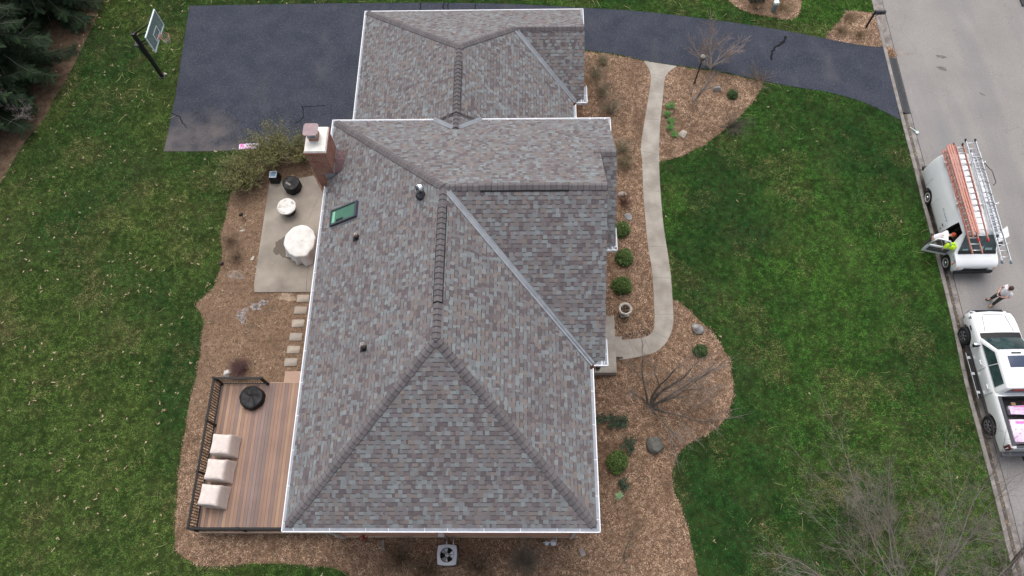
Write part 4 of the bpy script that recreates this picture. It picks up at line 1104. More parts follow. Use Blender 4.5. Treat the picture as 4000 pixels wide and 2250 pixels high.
def leafy_bush(name, loc, label, rad, hgt, n, seed, cols, ls=.045, cat='shrub', group=None):
    rt = root(name, loc, label, cat, 0, group); rr = random.Random(seed); b = MB(); st = MB()
    lob = [(rr.uniform(0, 6.28), rr.uniform(-.2, 1.2), rr.uniform(.75, 1.2)) for _ in range(14)]
    core = MB()
    for i in range(n):
        z = rr.uniform(-.05, 1); a = rr.uniform(0, 6.283); rxy = math.sqrt(max(0, 1-z*z))
        k = 1.0
        for (la, lz, lk) in lob:
            dist = (math.cos(a-la)*rxy*math.cos(lz)+z*math.sin(lz))
            if dist > .86: k = max(k*.9, lk)
        k *= rr.uniform(.72, 1.06)
        c = Vector((math.cos(a)*rxy*rad*k, math.sin(a)*rxy*rad*k, hgt*(.12+.88*z*k)))
        leaf_quad(b, c, rr, ls*rr.uniform(.7, 1.3), rr.choice(cols), 1.5)
    for i in range(12):
        a = rr.uniform(0, 6.28); st.tube([(0, 0, 0), (math.cos(a)*rad*.5, math.sin(a)*rad*.5, hgt*.6)], [.015, .006], 4, cap=False)
    st.build('stems', m_barkd, rt); b.build('foliage', m_leaf, rt, colors=True)
    return rt
GRN = [(.075, .13, .032), (.05, .095, .022), (.10, .16, .04), (.13, .19, .05), (.025, .05, .014)]
DGR = [(.035, .07, .024), (.05, .09, .03), (.02, .045, .016), (.075, .11, .035)]
for (u, v, rad, lab, cs) in [(2424, 903, .40, 'round green boxwood half tucked under the bay gutter', GRN), (2437, 1012, .43, 'round green boxwood just below the bay roof corner', GRN), (2426, 1122, .43, 'round green boxwood behind the stone urn', GRN), (2408, 1808, .46, 'wide round green boxwood near the large dark boulder', GRN), (2858, 375, .27, 'small dark green boxwood in the upper island bed', DGR), (2735, 1375, .30, 'small dark green shrub seen through the bare tree branches', DGR)]:
    leafy_bush('boxwood', W(u, v), lab, rad, rad*1.25, int(2600*(rad/.43)**2), int(u), cs, group='clipped evergreen shrubs in the front beds')
def rosette_plant(name, loc, label, cnt, spread, leaf_l, leaf_w, cols, seed, cat, group=None, per=8, tilt=.3, hgt=.3):
    rt = root(name, loc, label, cat, 0, group); rr = random.Random(seed); b = MB(); st = MB()
    for i in range(cnt):
        a0 = rr.uniform(0, 6.28); r0 = spread*math.sqrt(rr.random()); c = Vector((math.cos(a0)*r0, math.sin(a0)*r0, hgt*rr.uniform(.5, 1)))
        st.tube([(c.x*.3, c.y*.3, 0), c], [.008, .006], 4, cap=False)
        for j in range(per):
            a = 6.283*j/per+rr.uniform(-.3, .3); d = Vector((math.cos(a), math.sin(a), rr.uniform(-.1, 1)*tilt)); L0 = leaf_l*rr.uniform(.7, 1.2); s = Vector((-math.sin(a), math.cos(a), 0))*leaf_w*.5
            col = rr.choice(cols); g = rr.uniform(.75, 1.25); col = tuple(q*g for q in col)
            e = c+d*L0; m1 = c+d*L0*.5+Vector((0, 0, .012))
            b.add([c, m1+s, e-Vector((0, 0, .02)), m1-s], [(0, 1, 2, 3)], 0, col)
    st.build('stems', m_olive, rt); b.build('leaves', m_leaf, rt, colors=True)
    return rt
RH = [(.028, .055, .034), (.045, .08, .045), (.06, .095, .06), (.018, .035, .022)]
for i, (u, v, cnt, sp, lab) in enumerate([(2408, 1648, 16, .42, 'large dark leathery rhododendron nearest the bare tree'), (2344, 1650, 8, .28, 'dark rhododendron close against the front gutter'), (2452, 1745, 9, .3, 'rhododendron just left of the large dark boulder'), (2442, 1893, 6, .25, 'small rhododendron below the wide boxwood')]):
    rosette_plant('rhododendron', W(u, v), lab, cnt, sp, .16, .05, RH, 70+i, 'shrub', 'rhododendrons in the south front bed')
rosette_plant('hosta_plant', W(2419, 1938), 'small pale green plant with broad leaves near the dry soil', 2, .05, .2, .09, [(.16, .25, .12), (.20, .30, .16)], 80, 'plant', None, 7, .3, .1)
for i, (u, v, s, lab) in enumerate([(2616, 417, .20, 'largest bright green perennial, topmost of the row beside the walk'), (2607, 449, .15, 'bright green perennial second from the top of the row beside the walk'), (2619, 477, .13, 'smallest bright green perennial in the middle of the row beside the walk'), (2616, 502, .15, 'bright green perennial second from the bottom of the row beside the walk'), (2632, 528, .15, 'bright green perennial beside the tan stone')]):
    rosette_plant('perennial', W(u, v), lab, 16, s, .14, .022, [(.06, .16, .035), (.09, .21, .05), (.04, .11, .025)], 90+i, 'plant', 'green perennials in a row by the walk', 9, .8, .15)

# ------------------------------------------------------------------ spruces
def spruce(loc, label, hgt, rad, seed, group='spruce trees at the lawn edge'):
    rt = root('spruce_tree', loc, label, 'tree', 0, group); rr = random.Random(seed)
    tb, cb, lb_ = MB(), MB(), MB()
    tb.tube([(0, 0, -.1), (0, 0, hgt*.5), (0, 0, hgt)], [.22, .13, .02], 8)
    z = .5
    while z < hgt-.3:
        f = 1-z/hgt; nb = rr.randint(5, 7); a0 = rr.uniform(0, 6.28)
        for k in range(nb):
            a = a0+6.283*k/nb+rr.uniform(-.25, .25); L0 = rad*(f**.8)*rr.uniform(.75, 1.12)+.15
            rx = Vector((math.cos(a), math.sin(a), 0)); sd = Vector((-math.sin(a), math.cos(a), 0))
            pts = []
            for j in range(6):
                t = j/5; pts.append(rx*L0*t+Vector((0, 0, z-.45*L0*t*(1-.55*t)+rr.uniform(-.03, .03)))+sd*rr.uniform(-.05, .05))
            lb_.tube(pts, [.028*f+.01, .02, .016, .012, .008, .004], 4, cap=False)
            # drooping sprays either side of the branch
            ns = int(10+L0*15)
            for q in range(ns):
                t = .18+.82*(q+rr.random())/ns; i = min(int(t*5), 4); c = pts[i].lerp(pts[i+1], t*5-i)
                s = 1 if q % 2 else -1
                l2 = (.20+.36*math.sin(min(t, .95)*2.6))*L0*.36*rr.uniform(.6, 1.2)+.08
                e = (sd*s*rr.uniform(.5, 1)+rx*rr.uniform(.35, .9)+Vector((0, 0, rr.uniform(-.9, -.1)))).normalized()
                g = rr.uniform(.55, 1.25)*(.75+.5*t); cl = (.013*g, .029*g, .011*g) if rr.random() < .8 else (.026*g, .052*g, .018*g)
                up_ = Vector((rr.uniform(-.4, .4), rr.uniform(-.4, .4), 1)); wv = e.cross(up_).normalized()
                w2 = rr.uniform(.026, .050)
                n2 = 4
                for w in range(n2):
                    b0 = c+e*l2*w/n2; L3 = l2*(.55-.1*w)
                    for s2 in (-1, 1, 0):
                        d3 = (e+wv*s2*rr.uniform(.5, 1.0)+Vector((0, 0, rr.uniform(-.5, .1)))).normalized(); w3 = d3.cross(up_).normalized()*w2*.5
                        m3 = b0+d3*L3*.45
                        cb.add([b0, m3+w3, b0+d3*L3, m3-w3], [(0, 1, 2, 3)], 0, cl)
        z += rr.uniform(.26, .42)
    tb.build('trunk', m_barkd, rt); lb_.build('branches', m_bark, rt); cb.build('crown', m_leaf, rt, colors=True)
    return rt
sp1 = spruce(W(185, 25), 'dark spruce reaching furthest over the lawn at the top edge', 9.5, 3.5, 1)
sp2 = spruce(W(60, 285), 'dark spruce with drooping branches just above the bare grey shrub', 8.5, 3.3, 2)
for (u, v, rz, lab) in ((330, -170, 2.1, 'dark spruce cut by the top edge of the picture'), (-150, 110, 4.0, 'dark spruce furthest back in the corner'), (-55, 440, 1.0, 'dark spruce cut by the left edge beside the bare grey shrub')):
    c = copy_tree(sp1 if v < 0 else sp2, W(u, v), rz); c['label'] = lab
# ------------------------------------------------------------------ deck
def deckmat():
    m = mat('deck_board', (0.9, 0.9, 0.9), 0.6, (1.08, 1.08, 1.08), 1.0, attr=True, spec=0.3)
    return layer(m, 'noise', (.16, .10, .08), 3, .62, .85, .25, stretch=(14, .4, 1))
m_deck = deckmat()
m_rail = mat('rail_black', (.009, .009, .010), .5, spec=.25)
deck = root('deck', (HX, HY, 0), 'warm brown composite deck with black railing beside the house', 'deck', PSI)
dx0, dx1, dy0, dy1, dz = -10.50, -4.9, .48, 6.70, .55
m = MB(); rr = random.Random(4); x = dx0
DC = [(0.26, 0.164, 0.118), (0.214, 0.139, 0.109), (0.302, 0.197, 0.134), (0.181, 0.126, 0.109), (0.235, 0.147, 0.109), (0.197, 0.139, 0.122), (0.323, 0.206, 0.143), (0.168, 0.122, 0.109)]
while x < dx1-.02:
    wdb = min(.137, dx1-x); c = rr.choice(DC); g = rr.uniform(.93, 1.07)
    m.box((x+wdb/2, (dy0+dy1)/2, dz-.0125), (wdb, dy1-dy0, .025), 0, 0, tuple(q*g for q in c)); x += wdb+.0065
m.build('decking', m_deck, deck, colors=True)
m = MB(); m.box(((dx0+dx1)/2, (dy0+dy1)/2, dz-.032), (dx1-dx0-.06, dy1-dy0-.06, .012)); m.build('subframe', m_dark, deck)
m = MB()
c = (.46, .34, .245)
m.box(((dx0+dx1)/2, dy0-.0125, dz-.145), (dx1-dx0+.05, .022, .24), 0, 0, c); m.box((dx0-.0125, (dy0+dy1)/2, dz-.145), (.022, dy1-dy0-.003, .238), 0, 0, c); m.box(((dx0+dx1)/2, dy1+.0125, dz-.145), (dx1-dx0+.05, .022, .24), 0, 0, c)
m.build('fascia', m_deck, deck, colors=True)
m = MB()
for px_ in (dx0+.15, -8.6, -6.9):
    for py_ in (dy0+.15, dy1-.15): m = MB(); m.box((px_, py_, .15), (.14, .14, .4)); m.build('support_post', m_barkd, deck)
m = MB(); a, b_ = toH(O(690, 955)), toH(O(757, 932)); m.box((-6.95, dy1+.32, .26), (1.75, .56, .045), 0, 0, (.36, .24, .18)); m.box((-6.95, dy1+.32, .12), (1.65, .5, .23), 0, 0, (.30, .19, .14)); m.build('deck_step', m_deck, deck, colors=True)
def railing(a, b_, posts, skip0=False):
    a, b_ = Vector(a), Vector(b_); d = (b_-a); Ln = d.length; d.normalize(); ang = math.atan2(d.y, d.x)
    for zz, hh, ww, nm in ((.90, .05, .085, 'top_rail'), (.09, .04, .045, 'bottom_rail')):
        r = MB(); r.box((a+b_)/2+Vector((0, 0, dz+zz)), (Ln, ww, hh), ang); r.build(nm, m_rail, deck)
    bl = MB(); k = int(Ln/.115)
    for i in range(1, k):
        p = a+d*(Ln*i/k); bl.box(p+Vector((0, 0, dz+.49)), (.028, .028, .79), ang)
    bl.build('balusters', m_rail, deck)
    for t in posts:
        p = a+d*(Ln*t); q = MB(); q.box(p+Vector((0, 0, dz+.47)), (.078, .078, .94), ang); q.box(p+Vector((0, 0, dz+.95)), (.10, .10, .025), ang); q.box(p+Vector((0, 0, dz+.012)), (.13, .13, .022), ang)
        q.build('post', m_rail, deck)
rx, ry0, ry1 = dx0+.06, dy0+.06, dy1-.06
railing((rx, ry0, 0), (rx, ry1, 0), (0, .36, .70, 1))
railing((rx, ry0, 0), (dx1-.05, ry0, 0), (.36, .72))
railing((rx, ry1, 0), (-8.42, ry1, 0), (1,))
railing((-5.55, ry1, 0), (-4.95, ry1, 0), (0,))
# ------------------------------------------------------------------ covers
m_cov = mat('beige_cover', (.53, .47, .435), .85, (.60, .54, .505), 5, .35, 12, spec=.15)
m_covw = mat('white_cover', (.55, .53, .50), .85, (.64, .625, .60), 3, .8, 5, spec=.2)
m_covk = mat('black_vinyl', (.006, .006, .007), .5, (.014, .014, .015), 5, .9, 7, spec=.22)
def covered_chair(loc, rz, label, seed):
    rt = root('covered_chair', loc, label, 'chair', rz, 'covered lounge chairs along the deck railing'); rr = random.Random(seed)
    W2, D2 = .44, .44
    j = lambda a=.02: rr.uniform(-a, a)
    # rows from hem to top: front (+x) lower than back (-x), hem flares
    rows = []
    NN = 9
    def ring(hw, d0, d1, zf):
        pts = []
        side = [(-1, -1), (1, -1), (1, 1), (-1, 1)]
        for s in range(4):
            p0, p1 = side[s], side[(s+1) % 4]
            for k in range(NN):
                t = k/NN; x = p0[0]+(p1[0]-p0[0])*t; y = p0[1]+(p1[1]-p0[1])*t
                cs = 1-.06*(1-max(abs(2*t-1), 0)**2)      # sides pulled in between the corners
                X = (d1 if x > 0 else d0)*abs(x); X = X if x > 0 else -X
                pts.append(Vector((X*(cs if abs(x) > .99 else 1)+j(.008), y*hw*(cs if abs(y) > .99 else 1)+j(.008), zf(x, y))))
        return pts
    rows = [ring(.46, .42, .52, lambda x, y: .015+.03*(1-abs(y))), ring(.44, .42, .46, lambda x, y: .30), ring(.43, .43, .39, lambda x, y: .58+j(.01)), ring(.42, .43, .35, lambda x, y: (.78 if x < 0 else .72)-.03*max(x, 0)), ring(.36, .38, .27, lambda x, y: .83-.06*(x+1)/2+j(.012))]
    b = MB(); n = len(rows[0]); vs = [p for r in rows for p in r]
    fs = [(i*n+k, i*n+(k+1) % n, (i+1)*n+(k+1) % n, (i+1)*n+k) for i in range(len(rows)-1) for k in range(n)]
    cpt = len(vs); vs.append(Vector((-.03, 0, .795)))
    fs += [((len(rows)-1)*n+k, (len(rows)-1)*n+(k+1) % n, cpt) for k in range(n)]
    b.add(vs, fs, smooth=True)
    o = b.build('chair_cover', m_cov, rt)
    md = o.modifiers.new('s', 'SUBSURF'); md.levels = 1; md.render_levels = 2
    f = MB()
    for sx in (-1, 1):
        for sy in (-1, 1): f.box((sx*.36, sy*.36, .02), (.05, .05, .04))
    f.build('chair_foot', m_blackm, rt)
    return rt
for (u, v, rz, lab, sd) in [(892, 1748, -.03, 'beige covered lounge chair nearest the black round cover', 1), (872, 1845, -.05, 'beige covered lounge chair between two others at the railing', 2), (849, 1943, -.08, 'beige covered lounge chair nearest the deck corner', 3)]:
    covered_chair(W(u, v, dz), PSI+rz, lab, sd)
def round_cover(name, loc, label, cat, R, hgt, mtop, seed, sag=.05, skirt=1.0, base=None, folds=.02, flap=False):
    rt = root(name, loc, label, cat); rr = random.Random(seed); n = 40; b = MB(); rows = []
    ph = [rr.uniform(0, 6.28) for _ in range(6)]
    def rad(t, k): return 1+k*(math.sin(3*t+ph[0])*.5+math.sin(7*t+ph[1])*.5+math.sin(13*t+ph[2])*.45)
    prof = [(1.0*skirt, .04), (1.01*(skirt+1)/2, .3), (1.0, .72), (1.0, .93), (.95, 1.0), (.7, .99), (.4, .97), (.15, .96)]
    for (r, z) in prof:
        ring = []
        for k in range(n):
            t = 6.283*k/n; kk = folds*(2.0-z)
            zz = z*hgt-(sag*(1-r) if z > .9 else 0)+(rr.gauss(0, .008) if r < .96 and z > .9 else 0)+.018*math.sin(5*t+ph[3]+6*r)*(1 if z > .9 and r < .9 else 0)
            ring.append((R*r*rad(t, kk)*math.cos(t), R*r*rad(t, kk)*math.sin(t), zz))
        rows.append(ring)
    vs = [p for r in rows for p in r]+[(0, 0, .95*hgt-sag)]
    fs = [(i*n+k, i*n+(k+1) % n, (i+1)*n+(k+1) % n, (i+1)*n+k) for i in range(len(rows)-1) for k in range(n)]
    fs += [((len(rows)-1)*n+k, (len(rows)-1)*n+(k+1) % n, len(vs)-1) for k in range(n)]
    b.add(vs, fs, smooth=True); b.build('cover', mtop, rt)
    if base:
        p = MB(); p.lathe(base, (0, 0, 0), 20); p.build('base', m_blackm, rt)
    if flap:
        p = MB(); p.box((-.12, -.06, hgt+.012-sag*.5), (.30, .10, .012), -.6); p.build('vent_flap', mat('grey_label', (.16, .14, .13), .6), rt)
    return rt
round_cover('covered_fire_pit', W(990, 1558, dz), 'low round fire pit under a black vinyl cover on the deck', 'fire pit', .50, .34, m_covk, 1, .03, 1.04, None, .02)
round_cover('covered_fire_pit', W(1147, 734, .06), 'round fire pit under a wrinkled black cover with grey flap on the patio', 'fire pit', .42, .50, m_covk, 2, .03, 1.0, None, .03, True)
round_cover('covered_fire_bowl', W(1131, 826, .06), 'round white-covered bowl table with a gathered rim on the patio', 'fire bowl', .45, .16, m_covw, 3, .05, .9, None, .02)['label']
fbowl = [o for o in COL.objects if o.name.startswith('covered_fire_bowl')][0]
fbowl.location.z = .06+.36
p = MB(); p.lathe([(.30, -.36), (.31, -.33), (.22, -.27), (.20, -.08), (.38, .03)], (0, 0, 0), 22); p.build('pedestal', m_blackm, fbowl)
p = MB()
for k in range(46):
    a = 6.283*k/46; p.tube([(.27*math.cos(a), .27*math.sin(a), .125), (.38*math.cos(a), .38*math.sin(a), .158), (.445*math.cos(a), .445*math.sin(a), .14), (.455*math.cos(a), .455*math.sin(a), .05)], [.005, .010, .012, .006], 4)
p.build('gathered_rim', m_covw, fbowl)
# large table under a white cover
tb = root('covered_table', W(1190, 972, .06), 'large patio table and chairs under a baggy white cover', 'table', .12)
b = MB(); rr = random.Random(8); n = 64
octo = [(.05, .98), (-.35, .88), (-.70, .55), (-.84, -.02), (-.60, -.55), (-.22, -.82), (.28, -.84), (.64, -.40), (.76, .15), (.66, .55), (.38, .86)]
def octr(t):
    x, y = math.cos(t), math.sin(t); best = 9
    for i in range(len(octo)):
        (x1, y1), (x2, y2) = octo[i], octo[(i+1) % len(octo)]
        dx, dy = x2-x1, y2-y1; den = x*dy-y*dx
        if abs(den) < 1e-9: continue
        s = (x1*dy-y1*dx)/den; q = (x1*y-y1*x)/den
        if s > 0 and -.001 <= q <= 1.001: best = min(best, s)
    return best if best < 9 else .8
ph = [rr.uniform(0, 6.28) for _ in range(5)]
rows = []
for (r, z) in [(1.06, .03), (1.02, .22), (.99, .45), (.97, .62), (.955, .73), (.91, .765), (.72, .77), (.5, .775), (.25, .785), (.10, .82)]:
    ring = []
    for k in range(n):
        t = 6.283*k/n; q = octr(t)*.90
        q *= 1.1; q *= 1+(.035*math.sin(9*t+ph[0])+.03*math.sin(15*t+ph[1])+.02*math.sin(4*t+ph[2]))*max(0, (.78-z))/.4
        zz = z+(rr.gauss(0, .004) if z > .7 else 0)
        if z > .7: zz += .016*math.sin(3*t+8*r+ph[3])+.012*math.sin(7*t+ph[0])*r-.03*(1-r)*(r > .2)
        if z < .1: zz += .06*max(0, math.sin(t*2+1.0))
        ring.append((q*r*math.cos(t), q*r*math.sin(t), zz))
    rows.append(ring)
vs = [p for r in rows for p in r]+[(0, 0, .825)]
fs = [(i*n+k, i*n+(k+1) % n, (i+1)*n+(k+1) % n, (i+1)*n+k) for i in range(len(rows)-1) for k in range(n)]+[((len(rows)-1)*n+k, (len(rows)-1)*n+(k+1) % n, len(vs)-1) for k in range(n)]
b.add(vs, fs, smooth=True); b.build('cover', m_covw, tb)
for (x, y) in ((-.15, -.70), (.18, -.72), (.62, -.35), (.70, .1)):
    p = MB(); p.tube([(x, y, 0), (x*.92, y*.92, .4)], .022, 6); p.build('chair_leg', m_blackm, tb)
# black pedestal with a glass top
bx = root('black_pedestal', W(1080, 705, 0), 'black square pedestal with a framed glass top at the patio corner', 'pedestal', PSI)
b = MB(); b.hexa([(-.24, -.24, 0), (.24, -.24, 0), (.24, .24, 0), (-.24, .24, 0)], [(-.19, -.19, .55), (.19, -.19, .55), (.19, .19, .55), (-.19, .19, .55)]); bevel(b.build('body', m_blackv, bx), .015)
b = MB()
for s in (-1, 1): b.box((s*.165, 0, .562), (.035, .365, .022)); b.box((0, s*.165, .562), (.295, .035, .022))
b.build('frame', mat('pale_frame', (.55, .6, .66), .4), bx)
b = MB(); b.box((0, 0, .556), (.295, .295, .01)); b.build('glass', mat('blue_glass', (.10, .17, .26), .1, (.16, .26, .36), 4), bx)
# stepping stones
for i, (u, v) in enumerate([(1185, 1167), (1175, 1213), (1166, 1264), (1157, 1317), (1148, 1367), (1137, 1416)]):
    rt = root('stepping_stone', W(u, v, 0), 'rectangular tan paving stone, number %d counting from the patio towards the deck' % (i+1) if False else ['tan stepping stone nearest the patio', 'tan stepping stone next after the one at the patio', 'third tan stepping stone from the patio', 'third tan stepping stone from the deck', 'tan stepping stone next to the last before the deck', 'tan stepping stone nearest the deck step'][i], 'paver', PSI+random.Random(i).uniform(-.03, .03), 'stepping stones between patio and deck')
    b = MB(); b.box((0, 0, .03), (.58, .37, .06)); bevel(b.build('slab', mat('stone_%s' % 'abcdef'[i], [(.34, .285, .22), (.30, .25, .205), (.37, .32, .26), (.30, .265, .225), (.36, .31, .245), (.32, .285, .25)][i], .9, (.25, .215, .18), 3, .4, 30), rt), .008, 1)
def rock(loc, label, sx, sy, sz, rz, m, seed, name='garden_rock', cat='rock', group=None):
    bm = bmesh.new(); bmesh.ops.create_icosphere(bm, subdivisions=3, radius=1); rr = random.Random(seed)
    pl = [(Vector((rr.gauss(0, 1), rr.gauss(0, 1), rr.gauss(0, .7))).normalized(), rr.uniform(.62, .88)) for _ in range(13)]
    for v in bm.verts:
        for (nn, d) in pl:
            k = v.co.dot(nn)
            if k > d: v.co -= nn*(k-d)
        v.co += v.co.normalized()*rr.gauss(0, .012); v.co = Vector((v.co.x*sx, v.co.y*sy, max(v.co.z, -.35)*sz+.25*sz))
    me = bpy.data.meshes.new(name); bm.to_mesh(me); bm.free(); me.materials.append(m)
    o = bpy.data.objects.new(name, me); COL.objects.link(o); o.location = loc; o.rotation_euler = (0, 0, rz)
    return tag(o, label, cat, group)
rock(W(2556, 1738), 'large dark mossy boulder in the south front bed', .38, .52, .34, .35, m_rockd, 1)
rock(W(2726, 1287), 'blue-grey angular rock at the lawn edge by the walk', .36, .26, .24, -.6, m_rock, 2)
rock(W(2800, 351), 'pale grey jagged rock in the upper island bed', .22, .20, .22, .3, m_rock, 3)
rock(W(2668, 527), 'tan rock at the foot of the green perennials', .24, .22, .18, .6, m_rockp, 4)
rock(W(2455, 848), 'flat dark grey stone beside the reddish shrub', .24, .24, .10, .2, mat('slate_rock', (.13, .13, .13), .7, (.27, .27, .27), 5, .5, 16), 5)
rock(W(2428, 762), 'pale slab rock partly under the bay roof edge', .34, .16, .16, .25, m_rockp, 6)
rock(W(890, 1460), 'white quartz rock outside the deck railing corner', .22, .18, .22, .2, mat('white_rock', (.50, .48, .46), .9, (.72, .70, .68), 6, .5, 14), 7)
rock(W(946, 903), 'curved pale stone left of the patio, the upper one', .17, .08, .07, .35, m_rockp, 8)
rock(W(987, 1012), 'pale stone left of the patio, the lower one', .11, .18, .08, -.3, m_rockp, 9)
rock(W(648, 290), 'small tan rock at the foot of the basketball pole', .14, .07, .07, -.6, m_rockp, 10)
for (u, v, rz, sx, sy, sz, lab) in [(1497, 2131, .1, .14, .38, .12, 'weathered oblong concrete block in the mulch by the south wall'), (2274, 2158, .35, .2, .3, .05, 'flat pale paving stone in the mulch near the house corner')]:
    b = MB(); b.box((0, 0, sz/2), (sx, sy, sz)); o = b.build('concrete_block' if sz > .1 else 'paving_stone', m_kerb, None, W(u, v), rz); bevel(o, .012, 2); tag(o, lab, 'block' if sz > .1 else 'paver')
# garden lights
for i, (u, v, lab) in enumerate([(953, 853, 'black garden path light nearer the patio, among dead shrubs'), (878, 1045, 'black garden path light at the lawn edge')]):
    rt = root('path_light', W(u, v), lab, 'path light', 0, 'black path lights left of the patio')
    b = MB(); b.tube([(0, 0, 0), (0, 0, .34)], .012, 6); b.build('stake', m_blackm, rt)
    b = MB(); b.lathe([(.03, .33), (.035, .40), (.11, .40), (.03, .47)], (0, 0, 0), 14); b.build('lamp_shade', m_blackm, rt)
    b = MB(); b.lathe([(.028, .34), (.034, .398), (.02, .399)], (0, 0, 0), 10); b.build('lens', m_crown, rt)
# stone urn
ur = root('stone_urn', W(2437, 1224), 'weathered stone urn planter with dark soil beside the stoop', 'planter', .1)
m_urn = mat('urn_stone', (.33, .31, .26), .9, (.50, .47, .41), 6, .5, 25)
b = MB(); b.box((0, 0, .04), (.40, .40, .08)); b.lathe([(.17, .08), (.15, .13), (.11, .19), (.12, .23), (.20, .29), (.23, .40), (.245, .50), (.30, .54), (.31, .57), (.29, .60), (.225, .60), (.205, .54)], (0, 0, 0), 28); b.build('bowl', m_urn, ur)
b = MB(); b.lathe([(.205, .53), (.21, .545), (.1, .555)], (0, 0, 0), 20); b.build('soil', m_dsoil, ur)
b = MB(); rr = random.Random(2)
for i in range(26):
    a, r = rr.uniform(0, 6.28), .17*math.sqrt(rr.random()); leaf_quad(b, Vector((r*math.cos(a), r*math.sin(a), .565+rr.random()*.03)), rr, .07, rr.choice([(.13, .06, .05), (.22, .17, .12), (.05, .04, .03)]))
b.build('dead_leaves', m_leaf, ur, colors=True)
# air conditioner
ac = root('air_conditioner', W(1753, 2172), 'grey outdoor air conditioner with a three-bladed fan by the south wall', 'air conditioner', PSI)
m_ac = mat('ac_panel', (.36, .37, .41), .45, (.40, .41, .45), 4); m_acs = mat('ac_louvre', (.27, .28, .31), .5)
hw = .40
b = MB(); b.lathe([(.385, .06), (.385, .70)], (0, 0, 0), 40, sq=.62, cap=False); o = b.build('body', m_acs, ac)
for i in range(13):
    b_ = b
b = MB()
for i in range(14): b.lathe([(.392, .12+i*.042), (.392, .135+i*.042)], (0, 0, 0), 40, sq=.62, cap=False)
b.build('louvres', m_ac, ac)
b = MB(); N = 48; R0 = .275
outer = []
for k in range(N):
    t = 6.283*k/N; q = max(abs(math.cos(t)), abs(math.sin(t))); f = .32+.68/q*.98; f = min(f, 1.30); outer.append((hw*f*math.cos(t), hw*f*math.sin(t)))
rows = [[(x, y, .69) for x, y in outer], [(x, y, .735) for x, y in outer], [(x*.96, y*.96, .75) for x, y in outer], [(R0*1.04*math.cos(6.283*k/N), R0*1.04*math.sin(6.283*k/N), .765) for k in range(N)], [(R0*math.cos(6.283*k/N), R0*math.sin(6.283*k/N), .755) for k in range(N)], [(R0*math.cos(6.283*k/N), R0*math.sin(6.283*k/N), .55) for k in range(N)]]
b.add([p for r in rows for p in r], [(i*N+k, i*N+(k+1) % N, (i+1)*N+(k+1) % N, (i+1)*N+k) for i in range(5) for k in range(N)]); b.build('top_panel', m_ac, ac)
b = MB(); b.lathe([(R0+.01, .53), (R0+.01, .54)], (0, 0, 0), 30); b.build('fan_well', m_dark, ac)
b = MB(); b.lathe([(.07, .60), (.075, .70), (.06, .715)], (0, 0, 0), 20); b.build('motor', mat('motor_cap', (.42, .43, .42), .5), ac)
for k in range(3):
    a = .05+k*2.094; b = MB()
    def bl(u, v, a=a):
        t = a+(v-.5)*(.95+.25*u); r = .07+u*.185; return (r*math.cos(t), r*math.sin(t), .62+(v-.5)*.10)
    b.grid(bl, 4, 5); b.build('fan_blade', mat('fan_metal', (.50, .53, .56), .3, metal=.5) if k == 0 else MATS['fan_metal'], ac)
b = MB()
b.tube([(R0*math.cos(a), R0*math.sin(a), .752) for a in [6.283*k/36 for k in range(37)]], .006, 5)
for a in (2.25, 4.4, .05): b.tube([(.0, 0, .745), (R0*math.cos(a), R0*math.sin(a), .752)], .008, 5)
b.build('fan_guard', m_blackm, ac)
b = MB(); b.box((0, 0, .025), (.80, .80, .05)); b.build('pad', m_dsoil, ac)
# gas meter
gmr = root('gas_meter', W(2148, 2124), 'pale grey gas meter with regulator and pipes at the south wall', 'meter', PSI)
mg = mat('meter_grey', (.40, .44, .47), .5)
b = MB(); b.lathe([(.03, .40), (.11, .43), (.12, .52), (.11, .66), (.05, .70)], (.12, 0, 0), 16, sq=.5); b.build('meter_body', mg, gmr)
b = MB(); b.lathe([(.03, .56), (.09, .58), (.09, .62), (.03, .66)], (-.14, -.02, 0), 16); b.build('regulator', mg, gmr)
b = MB(); b.tube([(-.28, 0, 0), (-.28, 0, .55), (-.24, 0, .60), (.05, 0, .72), (.12, 0, .72), (.22, 0, .70), (.24, .1, .62), (.24, .25, .60)], .022, 6); b.tube([(-.14, 0, .60), (-.14, -.10, .60)], .025, 6); b.build('pipe', mg, gmr)
# ------------------------------------------------------------------ basketball hoop
P0 = W(634, 298); yaw = math.atan2(-.06, 1.0)-.02
hp = root('basketball_hoop', P0, 'in-ground basketball hoop with glass backboard and black pole beside the driveway', 'basketball hoop', yaw)
# local +x points to the court; the pole leans nowhere, arms carry the board 1.15 m out
bm_ = W(589, 84, 3.9); d_ = bm_-P0
c, s = math.cos(-yaw), math.sin(-yaw); bxl = d_.x*c-d_.y*s; byl = d_.x*s+d_.y*c
b = MB(); b.box((0, 0, 1.6), (.17, .17, 3.2)); b.box((0, 0, 3.215), (.20, .20, .03)); b.box((0, 0, .02), (.34, .34, .04)); bevel(b.build('pole', m_blackm, hp), .015, 2)
b = MB()
for sy in (-.17, .17):
    b.tube([(0, sy*.5, 3.05), (bxl-.10, sy*1.9, 3.72)], .028, 6); b.tube([(0, sy*.5, 2.45), (bxl-.10, sy*1.9, 3.05)], .028, 6)
b.tube([(-.22, 0, 2.5), (-.14, 0, 1.45), (0, 0, 1.35)], .035, 6); b.tube([(-.22, 0, 2.5), (-.02, 0, 2.55)], .035, 6); b.box((-.10, 0, 2.52), (.28, .40, .05)); b.tube([(-.05, 0, 3.22), (bxl-.08, .55, 3.86)], .018, 5)
b.build('arm', m_blackm, hp)
bw, bh, z0 = 1.83, 1.07, 2.87
b = MB()
fr = .05
for s in (-1, 1): b.box((bxl, byl*0+s*(bw/2-fr/2), z0+bh/2), (.05, fr, bh-.002))
